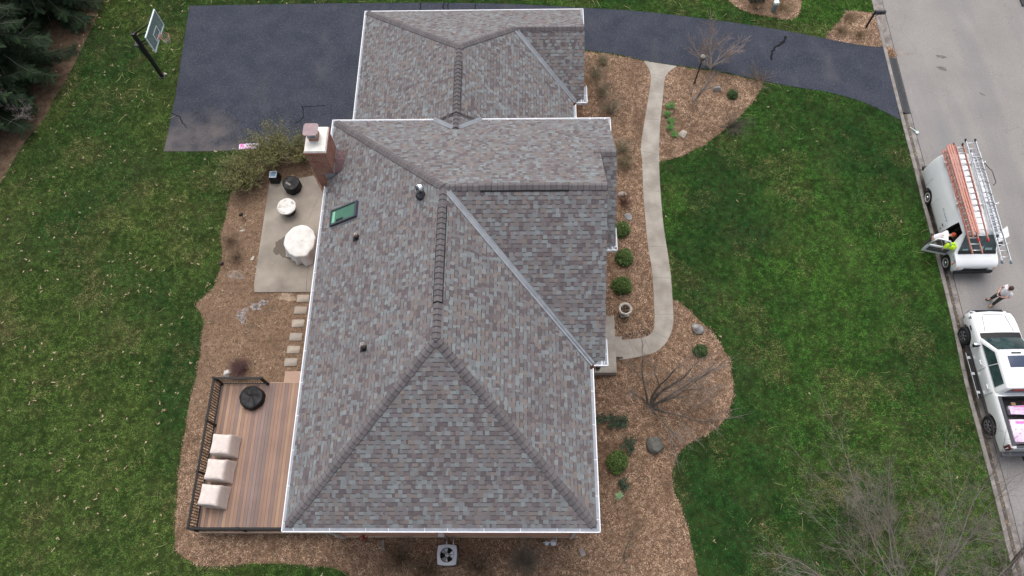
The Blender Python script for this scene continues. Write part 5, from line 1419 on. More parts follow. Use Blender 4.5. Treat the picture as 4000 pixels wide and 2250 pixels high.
b.box((bxl, 0, z0+fr/2), (.052, bw, fr)); b.box((bxl, 0, z0+bh-fr/2), (.06, bw, fr))
b.build('backboard_frame', mat('pale_frame_metal', (.58, .66, .70), .4), hp)
gb_ = mat('backboard_glass', (.20, .29, .31), .08, (.24, .33, .34), 2)
nt = gb_.node_tree; pb = nt.nodes['Principled BSDF']; pb.inputs['Alpha'].default_value = .55
b = MB(); b.box((bxl, 0, z0+bh/2), (.015, bw-2*fr, bh-2*fr)); b.build('backboard_glass', gb_, hp)
b = MB(); q = .016
for s in (-1, 1): b.box((bxl+q, s*.295, z0+.15+.225), (.006, .05, .45))
b.box((bxl+q, 0, z0+.15+.025), (.006, .54, .05)); b.box((bxl+q, 0, z0+.15+.425), (.006, .54, .05)); b.build('target_square', m_white, hp)
b = MB(); b.box((bxl+.07, 0, z0+.11), (.09, .16, .13)); b.build('rim_bracket', mat('faded_red', (.42, .16, .14), .6), hp)
rxc = bxl+.10+.23
b = MB(); b.tube([(rxc+.23*math.cos(a), .23*math.sin(a), 3.05) for a in [6.283*k/28 for k in range(29)]], .011, 6); b.build('rim', MATS['faded_red'], hp)
b = MB()
for k in range(12):
    for sgn in (-1, 1):
        pts = []
        for j in range(6):
            t = j/5; a = 6.283*(k+sgn*t*1.0)/12; r = .225*(1-t)+.12*t if t < .9 else .11; pts.append((rxc+r*math.cos(a), r*math.sin(a), 3.04-.44*t))
        b.tube(pts, .007, 3)
b.build('net', mat('net_cord', (.62, .62, .50), .8), hp)
# ------------------------------------------------------------------ street side
mbx = root('mailbox', W(3382, 108), 'black mailbox on a wooden post leaning over the kerb', 'mailbox', -.06)
b = MB(); b.tube([(0, 0, 0), (.03, .04, 1.20)], .055, 4); b.build('post', mat('dark_post', (.028, .022, .02), .7), mbx)
b = MB(); b.box((.20, .03, .98), (.5, .06, .06)); b.tube([(.03, .03, .68), (.32, .03, .96)], .022, 4); b.build('bracket', MATS['dark_post'], mbx)
b = MB(); n = 10; prof = [(-.085, 1.02), (-.085, 1.14)]+[(.085*math.cos(math.pi-math.pi*k/n), 1.14+.085*math.sin(math.pi-math.pi*k/n)) for k in range(1, n)]+[(.085, 1.14), (.085, 1.02)]
k = len(prof); b.add([(.04, y+.03, z) for y, z in prof]+[(.56, y+.03, z) for y, z in prof], [(i, (i+1) % k, k+(i+1) % k, k+i) for i in range(k)]+[tuple(range(k)), tuple(range(2*k-1, k-1, -1))]); b.build('box', mat('mailbox_metal', (.040, .042, .050), .35, spec=.5), mbx)
b = MB(); b.box((.57, .03, 1.11), (.012, .165, .17)); b.build('door', MATS['dark_post'], mbx)
b = MB(); b.box((.3, -.062, 1.13), (.05, .008, .16)); b.build('flag', m_dark, mbx)
lpst = root('lamp_post', W(2713, 325), 'slim black lamp post with a small lantern among bare branches', 'lamp post', .2)
b = MB(); b.tube([(0, 0, 0), (0, 0, 1.75)], .035, 8); b.tube([(0, 0, 0), (0, 0, .12)], .06, 8); b.build('post', m_blackm, lpst)
b = MB(); b.lathe([(.03, 1.75), (.09, 1.78), (.115, 2.02), (.12, 2.03), (.09, 2.06)], (0, 0, 0), 6); b.build('lantern', mat('smoked_glass', (.18, .17, .15), .2), lpst)
b = MB()
for q in range(6):
    a = 6.283*q/6; b.tube([(.09*math.cos(a), .09*math.sin(a), 1.78), (.115*math.cos(a), .115*math.sin(a), 2.03)], .01, 4)
b.build('lantern_frame', m_blackm, lpst)
b = MB(); b.lathe([(.13, 2.03), (.13, 2.05), (.05, 2.13), (.015, 2.2)], (0, 0, 0), 6); b.build('lamp_cap', mat('worn_cap', (.35, .33, .30), .6), lpst)
ub = root('utility_box', W(2957, 13), 'dark green electrical utility box in the upper mulch bed', 'utility box', -.02)
b = MB(); b.hexa([(-.42, 0, 0), (.42, 0, 0), (.42, .80, 0), (-.42, .80, 0)], [(-.40, .04, .62), (.40, .04, .62), (.38, .78, .70), (-.38, .78, .70)]); bevel(b.build('cabinet', mat('utility_green', (.045, .062, .045), .6, (.06, .08, .055), 4), ub), .04)
up_ = root('utility_pedestal', W(3019, 44), 'pale green telephone pedestal with a white cap', 'utility pedestal', .1)
b = MB(); b.hexa([(-.12, -.09, 0), (.12, -.09, 0), (.12, .09, 0), (-.12, .09, 0)], [(-.11, -.085, .56), (.11, -.085, .56), (.11, .085, .56), (-.11, .085, .56)]); bevel(b.build('post', mat('pedestal_green', (.16, .22, .21), .6), up_), .03)
b = MB(); b.box((0, 0, .62), (.27, .22, .18)); bevel(b.build('cap', mat('pedestal_cap', (.60, .70, .68), .5), up_), .03)
# rubber kerb ramps across the driveway
m_ramp = mat('black_rubber', (.030, .033, .037), .6, (.055, .058, .062), 9, spec=.4)
def kerb_ramp(a, b_, label, far=False):
    """wedge from kerb top down to the street with anti-slip ribs"""
    mid = (a+b_)/2; d = (b_-a); Ln = d.length; ang = math.atan2(d.y, d.x)
    rt = root('kerb_ramp', (mid.x, mid.y, 0), label, 'kerb ramp', ang, 'black rubber kerb ramps')
    b = MB(); s = 1 if not far else -1; L2 = Ln/2-.012
    lo, hi = ((-.005, .035), (.40, -.055))
    b.hexa([(-L2, lo[0]*s, -.09), (L2, lo[0]*s, -.09), (L2, hi[0]*s, -.09), (-L2, hi[0]*s, -.09)], [(-L2, lo[0]*s, .03), (L2, lo[0]*s, .03), (L2, hi[0]*s, -.05), (-L2, hi[0]*s, -.05)])
    b.build('ramp', m_ramp, rt)
    r = MB(); k = int(Ln/.085)
    for i in range(k):
        x = -L2+.04+(2*L2-.08)*(i+.5)/k
        r.tube([(x, (.06)*s, .022), (x+.02, .34*s, -.035)], .007, 4)
    r.build('ribs', m_blackv, rt)
ko2 = offset(kl, .20)
def on_kerb(v): 
    p = W(3400+(v)*.26, v); yy = p.y
    i = min(range(len(ko2)), key=lambda k: abs(ko2[k].y-yy)); j = i+1 if ko2[i].y > yy else i-1
    t = (yy-ko2[i].y)/(ko2[j].y-ko2[i].y) if abs(ko2[j].y-ko2[i].y) > 1e-6 else 0
    return ko2[i].lerp(ko2[j], t)
for (v0, v1, lab) in ((224, 290, 'rubber kerb ramp nearest the mailbox'), (290, 364, 'rubber kerb ramp in the middle of the driveway mouth'), (364, 441, 'rubber kerb ramp nearest the white van')):
    kerb_ramp(on_kerb(v0), on_kerb(v1), lab)
fr_ = offset(kl, 8.35); i0 = min(range(len(fr_)), key=lambda k: (fr_[k]-W(4010, -20).to_2d()).length)
q0_ = W(3972, -40).to_2d(); q1_ = W(3995, 22).to_2d(); kerb_ramp(q0_, q1_, 'rubber kerb ramp across the street, cut by the picture corner', False)
# leaf pile and scraps in the gutter
x = RG.normal(0, .16, 420); y = RG.normal(0, .26, 420); c0 = W(3485, 205); n = 420
col = np.array([(.30, .18, .10), (.20, .11, .07), (.12, .07, .06), (.38, .26, .16)])[RG.integers(0, 4, n)]
tag(quad_mesh('leaf_litter', x+c0.x, y+c0.y, -.09+RG.uniform(0, .10, n)*np.exp(-(x/.2)**2-(y/.3)**2), RG.uniform(.05, .1, n), RG.uniform(.03, .05, n), RG.uniform(0, 6.28, n), RG.normal(0, .4, n), col, m_chip, .6), kind='stuff')
gl_ = [p for p in offset(kl, .36) if -8 < p.y < 30]; ys = RG.uniform(-5, 30, 700); xs = np.interp(ys, [p.y for p in gl_][::-1], [p.x for p in gl_][::-1])+RG.normal(0, .06, 700); n = 700
col = np.array([(.30, .20, .11), (.16, .10, .06), (.08, .06, .045), (.40, .31, .2)])[RG.integers(0, 4, n)]
tag(quad_mesh('gutter_litter', xs, ys, np.full(n, -.082), RG.uniform(.03, .09, n), RG.uniform(.015, .04, n), RG.uniform(0, 6.28, n), RG.normal(0, .2, n), col, m_chip, .6), kind='stuff')
tr = root('plastic_litter', W(3572, 512, -.06), 'crumpled white plastic scrap lying in the street gutter', 'litter', -.9)
b = MB(); b.tube([(-.30, 0, .02), (-.1, .01, .03), (.06, 0, .04)], [.012, .02, .05], 6); b.lathe([(.02, 0), (.10, .02), (.085, .05), (.02, .06)], (.15, 0, .01), 10); b.build('scrap', mat('white_plastic', (.55, .66, .64), .4), tr)
# wrapped package on the driveway edge
pk_ = root('wrapped_package', W(975, 576), 'pink and white wrapped shingle package on the driveway edge', 'package', .02)
m_pink = mat('pink_wrap', (.68, .07, .36), .35, (.74, .22, .50), 7); m_pw = mat('white_wrap', (.58, .42, .60), .35, (.70, .60, .72), 6); m_mauve = mat('mauve_wrap', (.48, .30, .48), .35, (.62, .45, .62), 5)
def package(rt, cx, cy, z, lx, ly, lz, rz, seed, stripe=True):
    """shingle bundle in printed wrap: pale body, pink printed bands and small dark marks"""
    rr = random.Random(seed); R = Matrix.Rotation(rz, 3, 'Z'); c = Vector((cx, cy, z+lz/2))
    b = MB(); b.box((0, 0, 0), (lx, ly, lz)); o = b.build('wrapping', m_pw, rt); bevel(o, min(.03, lz*.3), 2); o.location = c; o.rotation_euler = (rr.uniform(-.02, .02), rr.uniform(-.02, .02), rz)
    b = MB(); t = lz/2+.0015
    b.box((-lx*.34, ly*.12, 0), (lx*.20, ly*.70, lz+.004)); b.box((lx*.05, -ly*.36, 0), (lx*.5, ly*.12, lz+.004))
    q = b.build('printed_band', m_pink, rt); q.location = c; q.rotation_euler = o.rotation_euler
    b = MB()
    for k in range(5): b.box((lx*(-.08+.11*k), ly*(.12 if k % 2 else -.06), t+.001), (lx*.03, ly*.05, .002))
    q = b.build('printed_marks', mat('print_grey', (.12, .10, .13), .5) if 'print_grey' not in MATS else MATS['print_grey'], rt); q.location = c; q.rotation_euler = o.rotation_euler
package(pk_, 0, 0, .02, 1.02, .34, .10, 0, 1)
# ------------------------------------------------------------------ vehicles
def boolean(o, cutters):
    for c in cutters:
        c.parent = o.parent
        md = o.modifiers.new('b', 'BOOLEAN'); md.operation = 'DIFFERENCE'; md.solver = 'EXACT'; md.object = c
        try: md.material_mode = 'TRANSFER'
        except Exception: pass
    bpy.context.view_layer.update()
    dg = bpy.context.evaluated_depsgraph_get()
    me = bpy.data.meshes.new_from_object(o.evaluated_get(dg))
    o.modifiers.clear(); old = o.data; o.data = me; me.name = old.name
    for c in cutters: bpy.data.objects.remove(c)
    try: me.set_sharp_from_angle(angle=math.radians(32))
    except Exception: pass
    return o
def loft(rings, m, name, parent, matname=None):
    """closed body through rings of equal length"""
    b = MB(); n = len(rings[0])
    vs = [p for r in rings for p in r]
    fs = [(i*n+k, (i+1)*n+k, (i+1)*n+(k+1) % n, i*n+(k+1) % n) for i in range(len(rings)-1) for k in range(n)]
    fs += [tuple(range(n)), tuple(reversed(range((len(rings)-1)*n, len(rings)*n)))]
    b.add(vs, fs, smooth=True)
    o = b.build(name, m, parent)
    bm = bmesh.new(); bm.from_mesh(o.data); bmesh.ops.recalc_face_normals(bm, faces=bm.faces); bm.to_mesh(o.data); bm.free()
    return o
def ring(x, half):
    """half profile from bottom centre to top centre, mirrored"""
    return [(x, -y, z) for y, z in half]+[(x, y, z) for y, z in reversed(half[1:-1])]
def dens(st, k=3):
    """interpolate stations smoothly"""
    out = []
    for i in range(len(st)-1):
        for j in range(k):
            t = j/k; out.append(tuple(a+(b-a)*t for a, b in zip(st[i], st[i+1])))
    out.append(st[-1]); return out
def cyl_cutter(x, y, z, r, w, m):
    b = MB(); n = 28
    vs = [(x+r*math.cos(6.283*k/n), y-w/2, z+r*math.sin(6.283*k/n)) for k in range(n)]+[(x+r*math.cos(6.283*k/n), y+w/2, z+r*math.sin(6.283*k/n)) for k in range(n)]
    b.add(vs, [(k, (k+1) % n, n+(k+1) % n, n+k) for k in range(n)]+[tuple(reversed(range(n))), tuple(range(n, 2*n))])
    o = b.build('cut', m); bm = bmesh.new(); bm.from_mesh(o.data); bmesh.ops.recalc_face_normals(bm, faces=bm.faces); bm.to_mesh(o.data); bm.free(); return o
def box_cutter(b0, t0, m):
    b = MB(); b.hexa(b0, t0); o = b.build('cut', m); bm = bmesh.new(); bm.from_mesh(o.data); bmesh.ops.recalc_face_normals(bm, faces=bm.faces); bm.to_mesh(o.data); bm.free(); return o
def wheel(parent, loc, R, wd, style, side):
    w = root('wheel', loc, None, None); w.parent = parent
    b = MB(); rr_ = R*.62
    b.lathe([(rr_, -wd/2+.02), (R-.05, -wd/2), (R-.01, -wd/2+.04), (R, -wd*.2), (R, wd*.2), (R-.01, wd/2-.04), (R-.05, wd/2), (rr_+.03, wd/2-.005), (rr_, wd/2-.05)], (0, 0, 0), 36, cap=False)
    t = b.build('tyre', m_tyre, w)
    b = MB()
    if style == 'alloy':
        b.lathe([(.02, wd/2-.10), (rr_-.02, wd/2-.10), (rr_-.02, wd/2-.09)], (0, 0, 0), 24)
        b.build('rim_well', m_dark, w); b = MB()
        b.lathe([(rr_-.035, wd/2-.04), (rr_-.005, wd/2-.012), (rr_+.005, wd/2-.03)], (0, 0, 0), 30, cap=False)
        for q in range(6):
            a = 6.283*q/6+.2
            for o_ in (-.13, .13):
                p0 = Vector((.05*math.cos(a), .05*math.sin(a), wd/2-.03)); p1 = Vector(((rr_-.02)*math.cos(a+o_), (rr_-.02)*math.sin(a+o_), wd/2-.028)); b.tube([p0, p1], .019, 5)
        b.lathe([(.075, wd/2-.05), (.07, wd/2-.015), (.03, wd/2-.008)], (0, 0, 0), 16); b.build('rim', mat('alloy', (.22, .22, .23), .35, metal=.7) if 'alloy' not in MATS else MATS['alloy'], w)
    else:
        b.lathe([(.02, wd/2-.06), (rr_*.80, wd/2-.06), (rr_*.86, wd/2-.02), (rr_, wd/2-.012), (rr_+.006, wd/2-.03)], (0, 0, 0), 30)
        b.build('rim', mat('steel_rim', (.09, .09, .095), .5) if 'steel_rim' not in MATS else MATS['steel_rim'], w)
        b = MB(); b.lathe([(rr_*.80, wd/2-.035), (rr_*.84, wd/2-.012), (rr_*1.01, wd/2-.006), (rr_*1.02, wd/2-.03)], (0, 0, 0), 30, cap=False); b.build('trim_ring', mat('pale_ring', (.60, .58, .54), .3, metal=.4) if 'pale_ring' not in MATS else MATS['pale_ring'], w)
        b = MB(); b.lathe([(.085, wd/2-.06), (.08, wd/2+.01), (.05, wd/2+.03), (.01, wd/2+.035)], (0, 0, 0), 18); b.build('hub_cap', m_chrome, w)
    w.rotation_euler = (math.radians(-90*side), 0, 0)
    return w
def patch(c00, c10, c01, c11, bulge=0.0, nu=8, nv=5, off=0.0):
    """bulged four-corner panel; returns a function for MB.grid"""
    c00, c10, c01, c11 = [Vector(p) for p in (c00, c10, c01, c11)]
    nn = (c10-c00).cross(c01-c00).normalized()
    def f(u, v): return c00*(1-u)*(1-v)+c10*u*(1-v)+c01*(1-u)*v+c11*u*v+nn*(off+bulge*(1-(2*u-1)**2)*1.0)
    return f
def panel(name, m, parent, c00, c10, c01, c11, bulge=0.0, off=0.0, nu=8, nv=5, thick=.006):
    f = patch(c00, c10, c01, c11, bulge, nu, nv, off); g = patch(c00, c10, c01, c11, bulge, nu, nv, off-thick)
    b = MB(); b.grid(f, nu, nv); b.grid(lambda u, v: g(1-u, v), nu, nv)
    return b.build(name, m, parent)

# ---- the white cargo van
vr, vf = W(3621, 771, .30), W(3691.6, 1026.5, .30)
vd = (vf-vr).to_2d().normalized(); vl = Vector((-vd.y, vd.x)); vyaw = math.atan2(vd.y, vd.x)
vo = vr.to_2d()+vl*.98
van = root('cargo_van', (vo.x, vo.y, -.068), 'white work van with its kerb-side front door open and ladders on the roof', 'van', vyaw)
WB = 3.505
def vhalf(w, zt):
    f = min(max((zt-1.1)/.95, 0), 1); zb = min(1.20, zt-.10); tw = w-.06-.10*f
    return [(0, .40), (w-.10, .40), (w-.025, .50), (w-.005, .70), (w, .92 if zt > 1 else zt-.14), (w-.015, zb), (w-.02-.045*f, zb+(zt-zb)*.45), (tw, zt-.12*(.35+.65*f)), (tw-.05, zt-.035), (tw-.16, zt), (0, zt+.035)]
vst = [(-1.42, .93, 1.90), (-1.36, .975, 2.02), (-1.2, .99, 2.07), (.6, 1.0, 2.09), (2.3, 1.0, 2.08), (2.68, 1.0, 2.05), (2.82, .995, 2.00), (2.90, .992, 1.93), (3.38, .985, 1.27), (3.46, .985, 1.235), (3.75, .98, 1.19), (3.93, .96, 1.12), (4.03, .93, 1.02), (4.07, .89, .88)]
body = loft([ring(x, vhalf(w, z)) for x, w, z in vst], [m_carw, m_dark], 'body', van)
cut = [cyl_cutter(xx, s*.98, .37, .455, .62, m_dark) for xx in (0, WB) for s in (-1, 1)]
# door opening on the kerb side and the cab behind it
cut.append(box_cutter([(2.10, -1.2, .58), (3.16, -1.2, .58), (3.16, .55, .58), (2.10, .55, .58)], [(2.22, -1.2, 1.92), (2.78, -1.2, 1.92), (2.78, .55, 1.92), (2.22, .55, 1.92)], m_dark))
boolean(body, cut)
for s in (-1, 1):
    wheel(van, (0, s*.86, .36), .365, .235, 'steel', s); wheel(van, (WB, s*.86, .36), .365, .235, 'steel', s)
wsb, wst = (3.40, .84, 1.265), (2.90, .74, 1.955)
panel('windshield', m_glass, van, (3.375, -.83, 1.30), (3.375, .83, 1.30), (2.895, -.735, 1.955), (2.895, .735, 1.955), .035, .012)
b = MB(); f0 = patch((3.50, -.86, 1.235), (3.50, .86, 1.235), (3.37, -.85, 1.305), (3.37, .85, 1.305), .036, 10, 2, .012); b.grid(f0, 10, 2); b.build('cowl', m_blackv, van)
b = MB()
for s in (-1, 1): b.tube([(3.44, s*.25-.1, 1.285), (3.30, s*.25+.35, 1.42)], .012, 4)
b.build('wiper', m_blackm, van)
pp = MB()
for (y0, y1, t0, t1) in ((-.70, -.45, .06, .16), (.30, .62, .08, .22), (.1, .22, .05, .3)):
    pp.grid(patch((3.375-.48*t0, y0, 1.30+.655*t0), (3.375-.48*t0, y1, 1.30+.655*t0), (3.375-.48*t1, y0, 1.30+.655*t1), (3.375-.48*t1, y1, 1.30+.655*t1), .0, 2, 2, .052), 2, 2)
pp.build('dashboard_papers', mat('paper_through_glass', (.26, .36, .36), .2), van)
# hood seam, lights, grille, bumper
b = MB(); b.hexa([(3.92, -.90, .50), (4.16, -.86, .50), (4.16, .86, .50), (3.92, .90, .50)], [(3.92, -.92, .70), (4.15, -.87, .70), (4.15, .87, .70), (3.92, .92, .70)]); bevel(b.build('front_bumper', m_blackv, van), .05, 3)
b = MB(); b.hexa([(4.0, -.58, .70), (4.085, -.56, .70), (4.085, .56, .70), (4.0, .58, .70)], [(3.99, -.58, .93), (4.065, -.55, .93), (4.065, .55, .93), (3.99, .58, .93)]); b.build('grille', m_dark, van)
for s in (-1, 1):
    b = MB(); b.hexa([(3.98, s*.60, .74), (4.08, s*.58, .74), (4.07, s*.76, .74), (3.97, s*.78, .74)], [(3.97, s*.60, .92), (4.06, s*.58, .92), (4.05, s*.76, .92), (3.96, s*.78, .92)]); b.build('headlight', m_chrome, van)
    b = MB(); b.hexa([(3.80, s*1.0, .78), (4.09, s*.83, .78), (4.02, s*.72, .78), (3.78, s*.88, .78)], [(3.79, s*1.0, .97), (4.075, s*.83, .95), (3.99, s*.70, .98), (3.76, s*.86, .98)]); bevel(b.build('turn_signal', mat('amber_lens', (.75, .22, .02), .25) if 'amber_lens' not in MATS else MATS['amber_lens'], van), .015)
b = MB(); b.box((-1.52, 0, .56), (.20, 1.86, .16)); bevel(b.build('rear_bumper', m_blackv, van), .03)
b = MB()
for (xx) in (-.55, .55, 1.98): b.hexa([(xx-.006, -1.0025, .5), (xx+.006, -1.0025, .5), (xx+.006, -.95, .5), (xx-.006, -.95, .5)], [(xx-.006, -.995, 1.2), (xx+.006, -.995, 1.2), (xx+.006, -.95, 1.2), (xx-.006, -.95, 1.2)])
b.build('panel_seam', mat('white_seam', (.40, .42, .43), .6), van)
b = MB(); b.box((1.85, -1.003, .98), (.14, .02, .05)); b.box((1.90, -1.0, .74), (.08, .02, .05)); b.build('door_handle', m_blackm, van)
# faded blue lettering strokes on the side
b = MB(); rr = random.Random(12)
for i in range(11):
    xx = 1.86-.07*i-.02*rr.random(); t0, t1 = rr.uniform(0, .3), rr.uniform(.5, 1); A_ = lambda t: (-.9835+.0175*t, 1.255+.105*t)
    (ya, za), (yb, zb_) = A_(t0), A_(t1); b.hexa([(xx, ya, za), (xx+.02, ya, za), (xx+.02, ya+.01, za), (xx, ya+.01, za)], [(xx-.02, yb, zb_), (xx, yb, zb_), (xx, yb+.01, zb_), (xx-.02, yb+.01, zb_)])
    if i % 2: b.hexa([(xx-.05, ya, za), (xx+.02, ya, za), (xx+.02, ya+.01, za), (xx-.05, ya+.01, za)], [(xx-.05, ya+.003, za+.015), (xx+.02, ya+.003, za+.015), (xx+.02, ya+.013, za+.015), (xx-.05, ya+.013, za+.015)])
b.build('side_lettering', mat('faded_blue_print', (.05, .10, .20), .5), van)
cu = bpy.data.curves.new('fender_code', 'FONT'); cu.body = 'V-5R'; cu.size = .19; cu.extrude = .002; cu.align_x = 'CENTER'
to = bpy.data.objects.new('fender_text', cu); COL.objects.link(to); bpy.context.view_layer.update()
tme = bpy.data.meshes.new_from_object(to.evaluated_get(bpy.context.evaluated_depsgraph_get())); bpy.data.objects.remove(to)
tme.materials.clear(); tme.materials.append(MATS['print_grey'])
to = bpy.data.objects.new('fender_code', tme); COL.objects.link(to); to.parent = van
to.matrix_local = Matrix.Translation((3.70, -.985, 1.01)) @ Matrix.Rotation(math.radians(90), 4, 'X')
# open door swung out on its front hinge
hng = Vector((3.18, -.985, 0)); aa = math.radians(180+76)
dv = Vector((math.cos(aa), math.sin(aa), 0)); dn = Vector((-dv.y, dv.x, 0))
door = root('door', hng, None, None); door.parent = van; door.rotation_euler = (0, 0, aa)
b = MB(); b.box((.54, 0, .86), (1.08, .07, .64)); bevel(b.build('door_panel', m_carw, door), .02)
b = MB(); b.tube([(.06, 0, 1.17), (.42, .05, 1.80), (.95, .06, 1.88), (1.06, 0, 1.17)], .04, 6); b.build('window_frame', m_carw, door)
b = MB(); b.grid(patch((.10, .0, 1.17), (1.02, .0, 1.17), (.45, .045, 1.78), (.93, .05, 1.84)), 2, 2); wg = mat('clear_glass', (.10, .13, .13), .05); wg.node_tree.nodes['Principled BSDF'].inputs['Alpha'].default_value = .35; b.build('window_glass', wg, door)
b = MB(); b.box((.52, .042, .90), (.9, .02, .34)); b.box((.55, .06, .98), (.5, .05, .05)); b.build('door_lining', mat('grey_lining', (.10, .10, .10), .7), door)
b = MB(); b.box((.10, -.17, 1.20), (.10, .16, .24)); b.tube([(.08, -.03, 1.1), (.10, -.15, 1.15)], .02, 5); b.build('mirror', m_blackv, door)
b = MB(); b.box((3.02, 1.12, 1.22), (.09, .22, .28)); b.tube([(3.1, .95, 1.15), (3.04, 1.08, 1.2)], .025, 5); b.build('mirror', m_blackv, van)
b = MB(); b.tube([(3.25, 1.0, 1.25), (3.05, 1.5, 1.45)], .02, 5); b.hexa([(2.55, 1.10, 1.15), (2.95, 1.06, 1.18), (2.97, 1.08, 1.18), (2.57, 1.12, 1.15)], [(2.25, 1.55, 1.5), (2.75, 1.5, 1.5), (2.77, 1.52, 1.5), (2.27, 1.57, 1.5)]); b.build('open_far_window', m_alu, van)
b = MB(); b.box((2.42, -.35, .80), (.50, .52, .14)); b.hexa([(2.14, -.60, .80), (2.28, -.60, .80), (2.28, -.10, .80), (2.14, -.10, .80)], [(2.16, -.58, 1.5), (2.27, -.58, 1.5), (2.27, -.12, 1.5), (2.16, -.12, 1.5)]); bevel(b.build('seat', mat('seat_cloth', (.035, .034, .034), .9), van), .04)
# roof rack
for xx in (-.75, 1.45):
    b = MB(); b.box((xx, 0, 2.19), (.05, 1.86, .04))
    for s in (-1, 1): b.box((xx, s*.84, 2.12), (.05, .04, .14)); b.box((xx, s*.93, 2.215), (.07, .03, .12))
    b.build('rack_bar', m_white, van)
b = MB(); b.tube([(-.75, .92, 2.2), (-.5, 1.0, 2.22), (-.25, 1.12, 2.25), (.35, 1.16, 2.2), (.4, 1.10, 2.05)], .018, 5); b.build('tie_hook', m_blackm, van)
# ---- ladders lying on the rack (things of their own)
m_fib = mat('orange_fibreglass', (.47, .215, .165), .6, (.40, .175, .135), 6)
m_redc = mat('red_rubber', (.45, .02, .025), .5); m_blk = m_blackv
def vworld(x, y, z=0):
    p = vo+vd*x+vl*y; return Vector((p.x, p.y, z-.068))
def ladder(label, x0, x1, y, z, width, m, on_edge=False, feet=None, skew=0.0, group=None, fly=None, n_rail=None):
    """rails along x, rungs every 305 mm; on_edge turns it on its side"""
    L0 = x1-x0; rt = root('ladder', vworld((x0+x1)/2, y, z), label, 'ladder', vyaw+skew, group)
    def sec(xa, xb, w, zz, nm):
        b = MB()
        for s in (-1, 1):
            c = (((xa+xb)/2, s*w/2, zz) if not on_edge else ((xa+xb)/2, zz*0+0, zz+s*w/2))
            if on_edge: b.box(((xa+xb)/2, 0, zz+s*w/2), (xb-xa, .078, .03))
            else:
                b.box(((xa+xb)/2, s*(w/2-.008), zz), (xb-xa, .012, .075)); b.box(((xa+xb)/2, s*(w/2), zz+.034), (xb-xa, .03, .008)); b.box(((xa+xb)/2, s*(w/2), zz-.034), (xb-xa, .03, .008))
        k = int((xb-xa-.2)/.305); xs = xa+((xb-xa)-k*.305)/2
        for i in range(k+1):
            xx = xs+i*.305
            r = MB()
            if on_edge: r.tube([(xx, 0, zz-w/2), (xx, 0, zz+w/2)], .018, 7)
            else: r.tube([(xx, -w/2+.01, zz), (xx, w/2-.01, zz)], .02, 7)
            r.build('rung', m_alu, rt)
        b.build('rails', m, rt)
    h = L0/2
    sec(-h, h, width, 0, 'base')
    if fly: sec(fly[0]-(x0+x1)/2, fly[1]-(x0+x1)/2, width-.075, .085, 'fly')
    if feet:
        for (xx, mm) in feet:
            for s in (-1, 1):
                f = MB(); p = (xx-(x0+x1)/2, s*width/2, .0) if not on_edge else (xx-(x0+x1)/2, 0, s*width/2); f.box(p, (.13, .06, .11)); bevel(f.build('foot', mm, rt), .02)
    return rt
ladder('orange fibreglass ladder standing on edge, outermost on the kerb side of the van roof', -1.42, 3.25, -.86, 2.45, .40, m_fib, True, None, .0, 'orange ladders on the van roof')
ladder('orange fibreglass ladder standing on edge, second from the kerb side of the van roof', -1.48, 3.1, -.745, 2.45, .40, m_fib, True, None, .0, 'orange ladders on the van roof')
ladder('orange fibreglass ladder on edge next to the flat orange ladder on the van roof', -1.52, 3.2, -.63, 2.45, .40, m_fib, True, None, .0, 'orange ladders on the van roof')
ladder('flat orange ladder whose end reaches furthest over the windshield', .9, 4.0, -.66, 2.26, .43, m_fib, False, None, -.012, 'orange ladders on the van roof')
ladder('flat orange ladder with red rubber end caps on the van roof', -1.6, 3.42, -.30, 2.45, .43, m_fib, False, [(3.42, m_redc), (-1.6, m_blk)], -.035, 'orange ladders on the van roof', (-1.5, 2.1))
al = ladder('long aluminium extension ladder overhanging the van at both ends', -1.95, 2.95, .50, 2.27, .45, m_alu, False, [(-1.95, m_blk)], -.025, None, (-1.2, 4.46))
b = MB()
for xx in (4.46-.5,):
    for s in (-1, 1): b.box((xx-.0, s*.19, .085), (.12, .06, .13))
ft = b.build('foot', mat('blue_grey_foot', (.16, .22, .26), .5), al)
b = MB()
for xx in (-.9, -.3, .4, 1.0, 1.5): b.tube([(xx-.5, -.2, .14), (xx-.5, 0, .16), (xx-.42, .2, .14)], .014, 5)
b.build('strap', mat('grey_strap', (.13, .14, .16), .7), al)
b = MB(); b.tube([vworld(-1.4, .52, 2.19), vworld(2.9, .44, 2.19)], .10, 10)
tb_ = b.build('pipe_tube', m_steel); tag(tb_, 'round metal tube under the aluminium ladder on the van roof', 'tube')

# ---- the white pickup truck
tr_, tf_ = W(3859.5, 1661.5, .36), W(3761.5, 1311, .36)
td = (tf_-tr_).to_2d().normalized(); tl = Vector((-td.y, td.x)); tyaw = math.atan2(td.y, td.x)
to_ = tr_.to_2d()-tl*1.02
truck = root('pickup_truck', (to_.x, to_.y, -.068), 'white crew-cab pickup with pink packages in its black bed', 'pickup truck', tyaw)
TW = 4.01
def thalf(w, zt):
    return [(0, .55), (w-.12, .55), (w-.04, .60), (w-.01, .78), (w, zt-.36), (w-.01, zt-.20), (w-.03, zt-.09), (w-.085, zt-.02), (w-.20, zt), (0, zt+.03)]
tst = [(-1.17, .95, 1.36), (-1.12, .99, 1.40), (-.6, 1.01, 1.41), (.6, 1.01, 1.41), (1.04, 1.0, 1.41), (1.07, 1.0, 1.36), (1.35, 1.0, 1.33), (3.3, 1.0, 1.33), (3.62, .995, 1.33), (4.1, .99, 1.30), (4.5, .975, 1.25), (4.74, .94, 1.18), (4.90, .86, 1.06), (5.0, .74, .90), (5.04, .62, .78)]
body = loft([ring(x, thalf(w, z)) for x, w, z in tst], [m_carw, m_dark], 'body', truck)
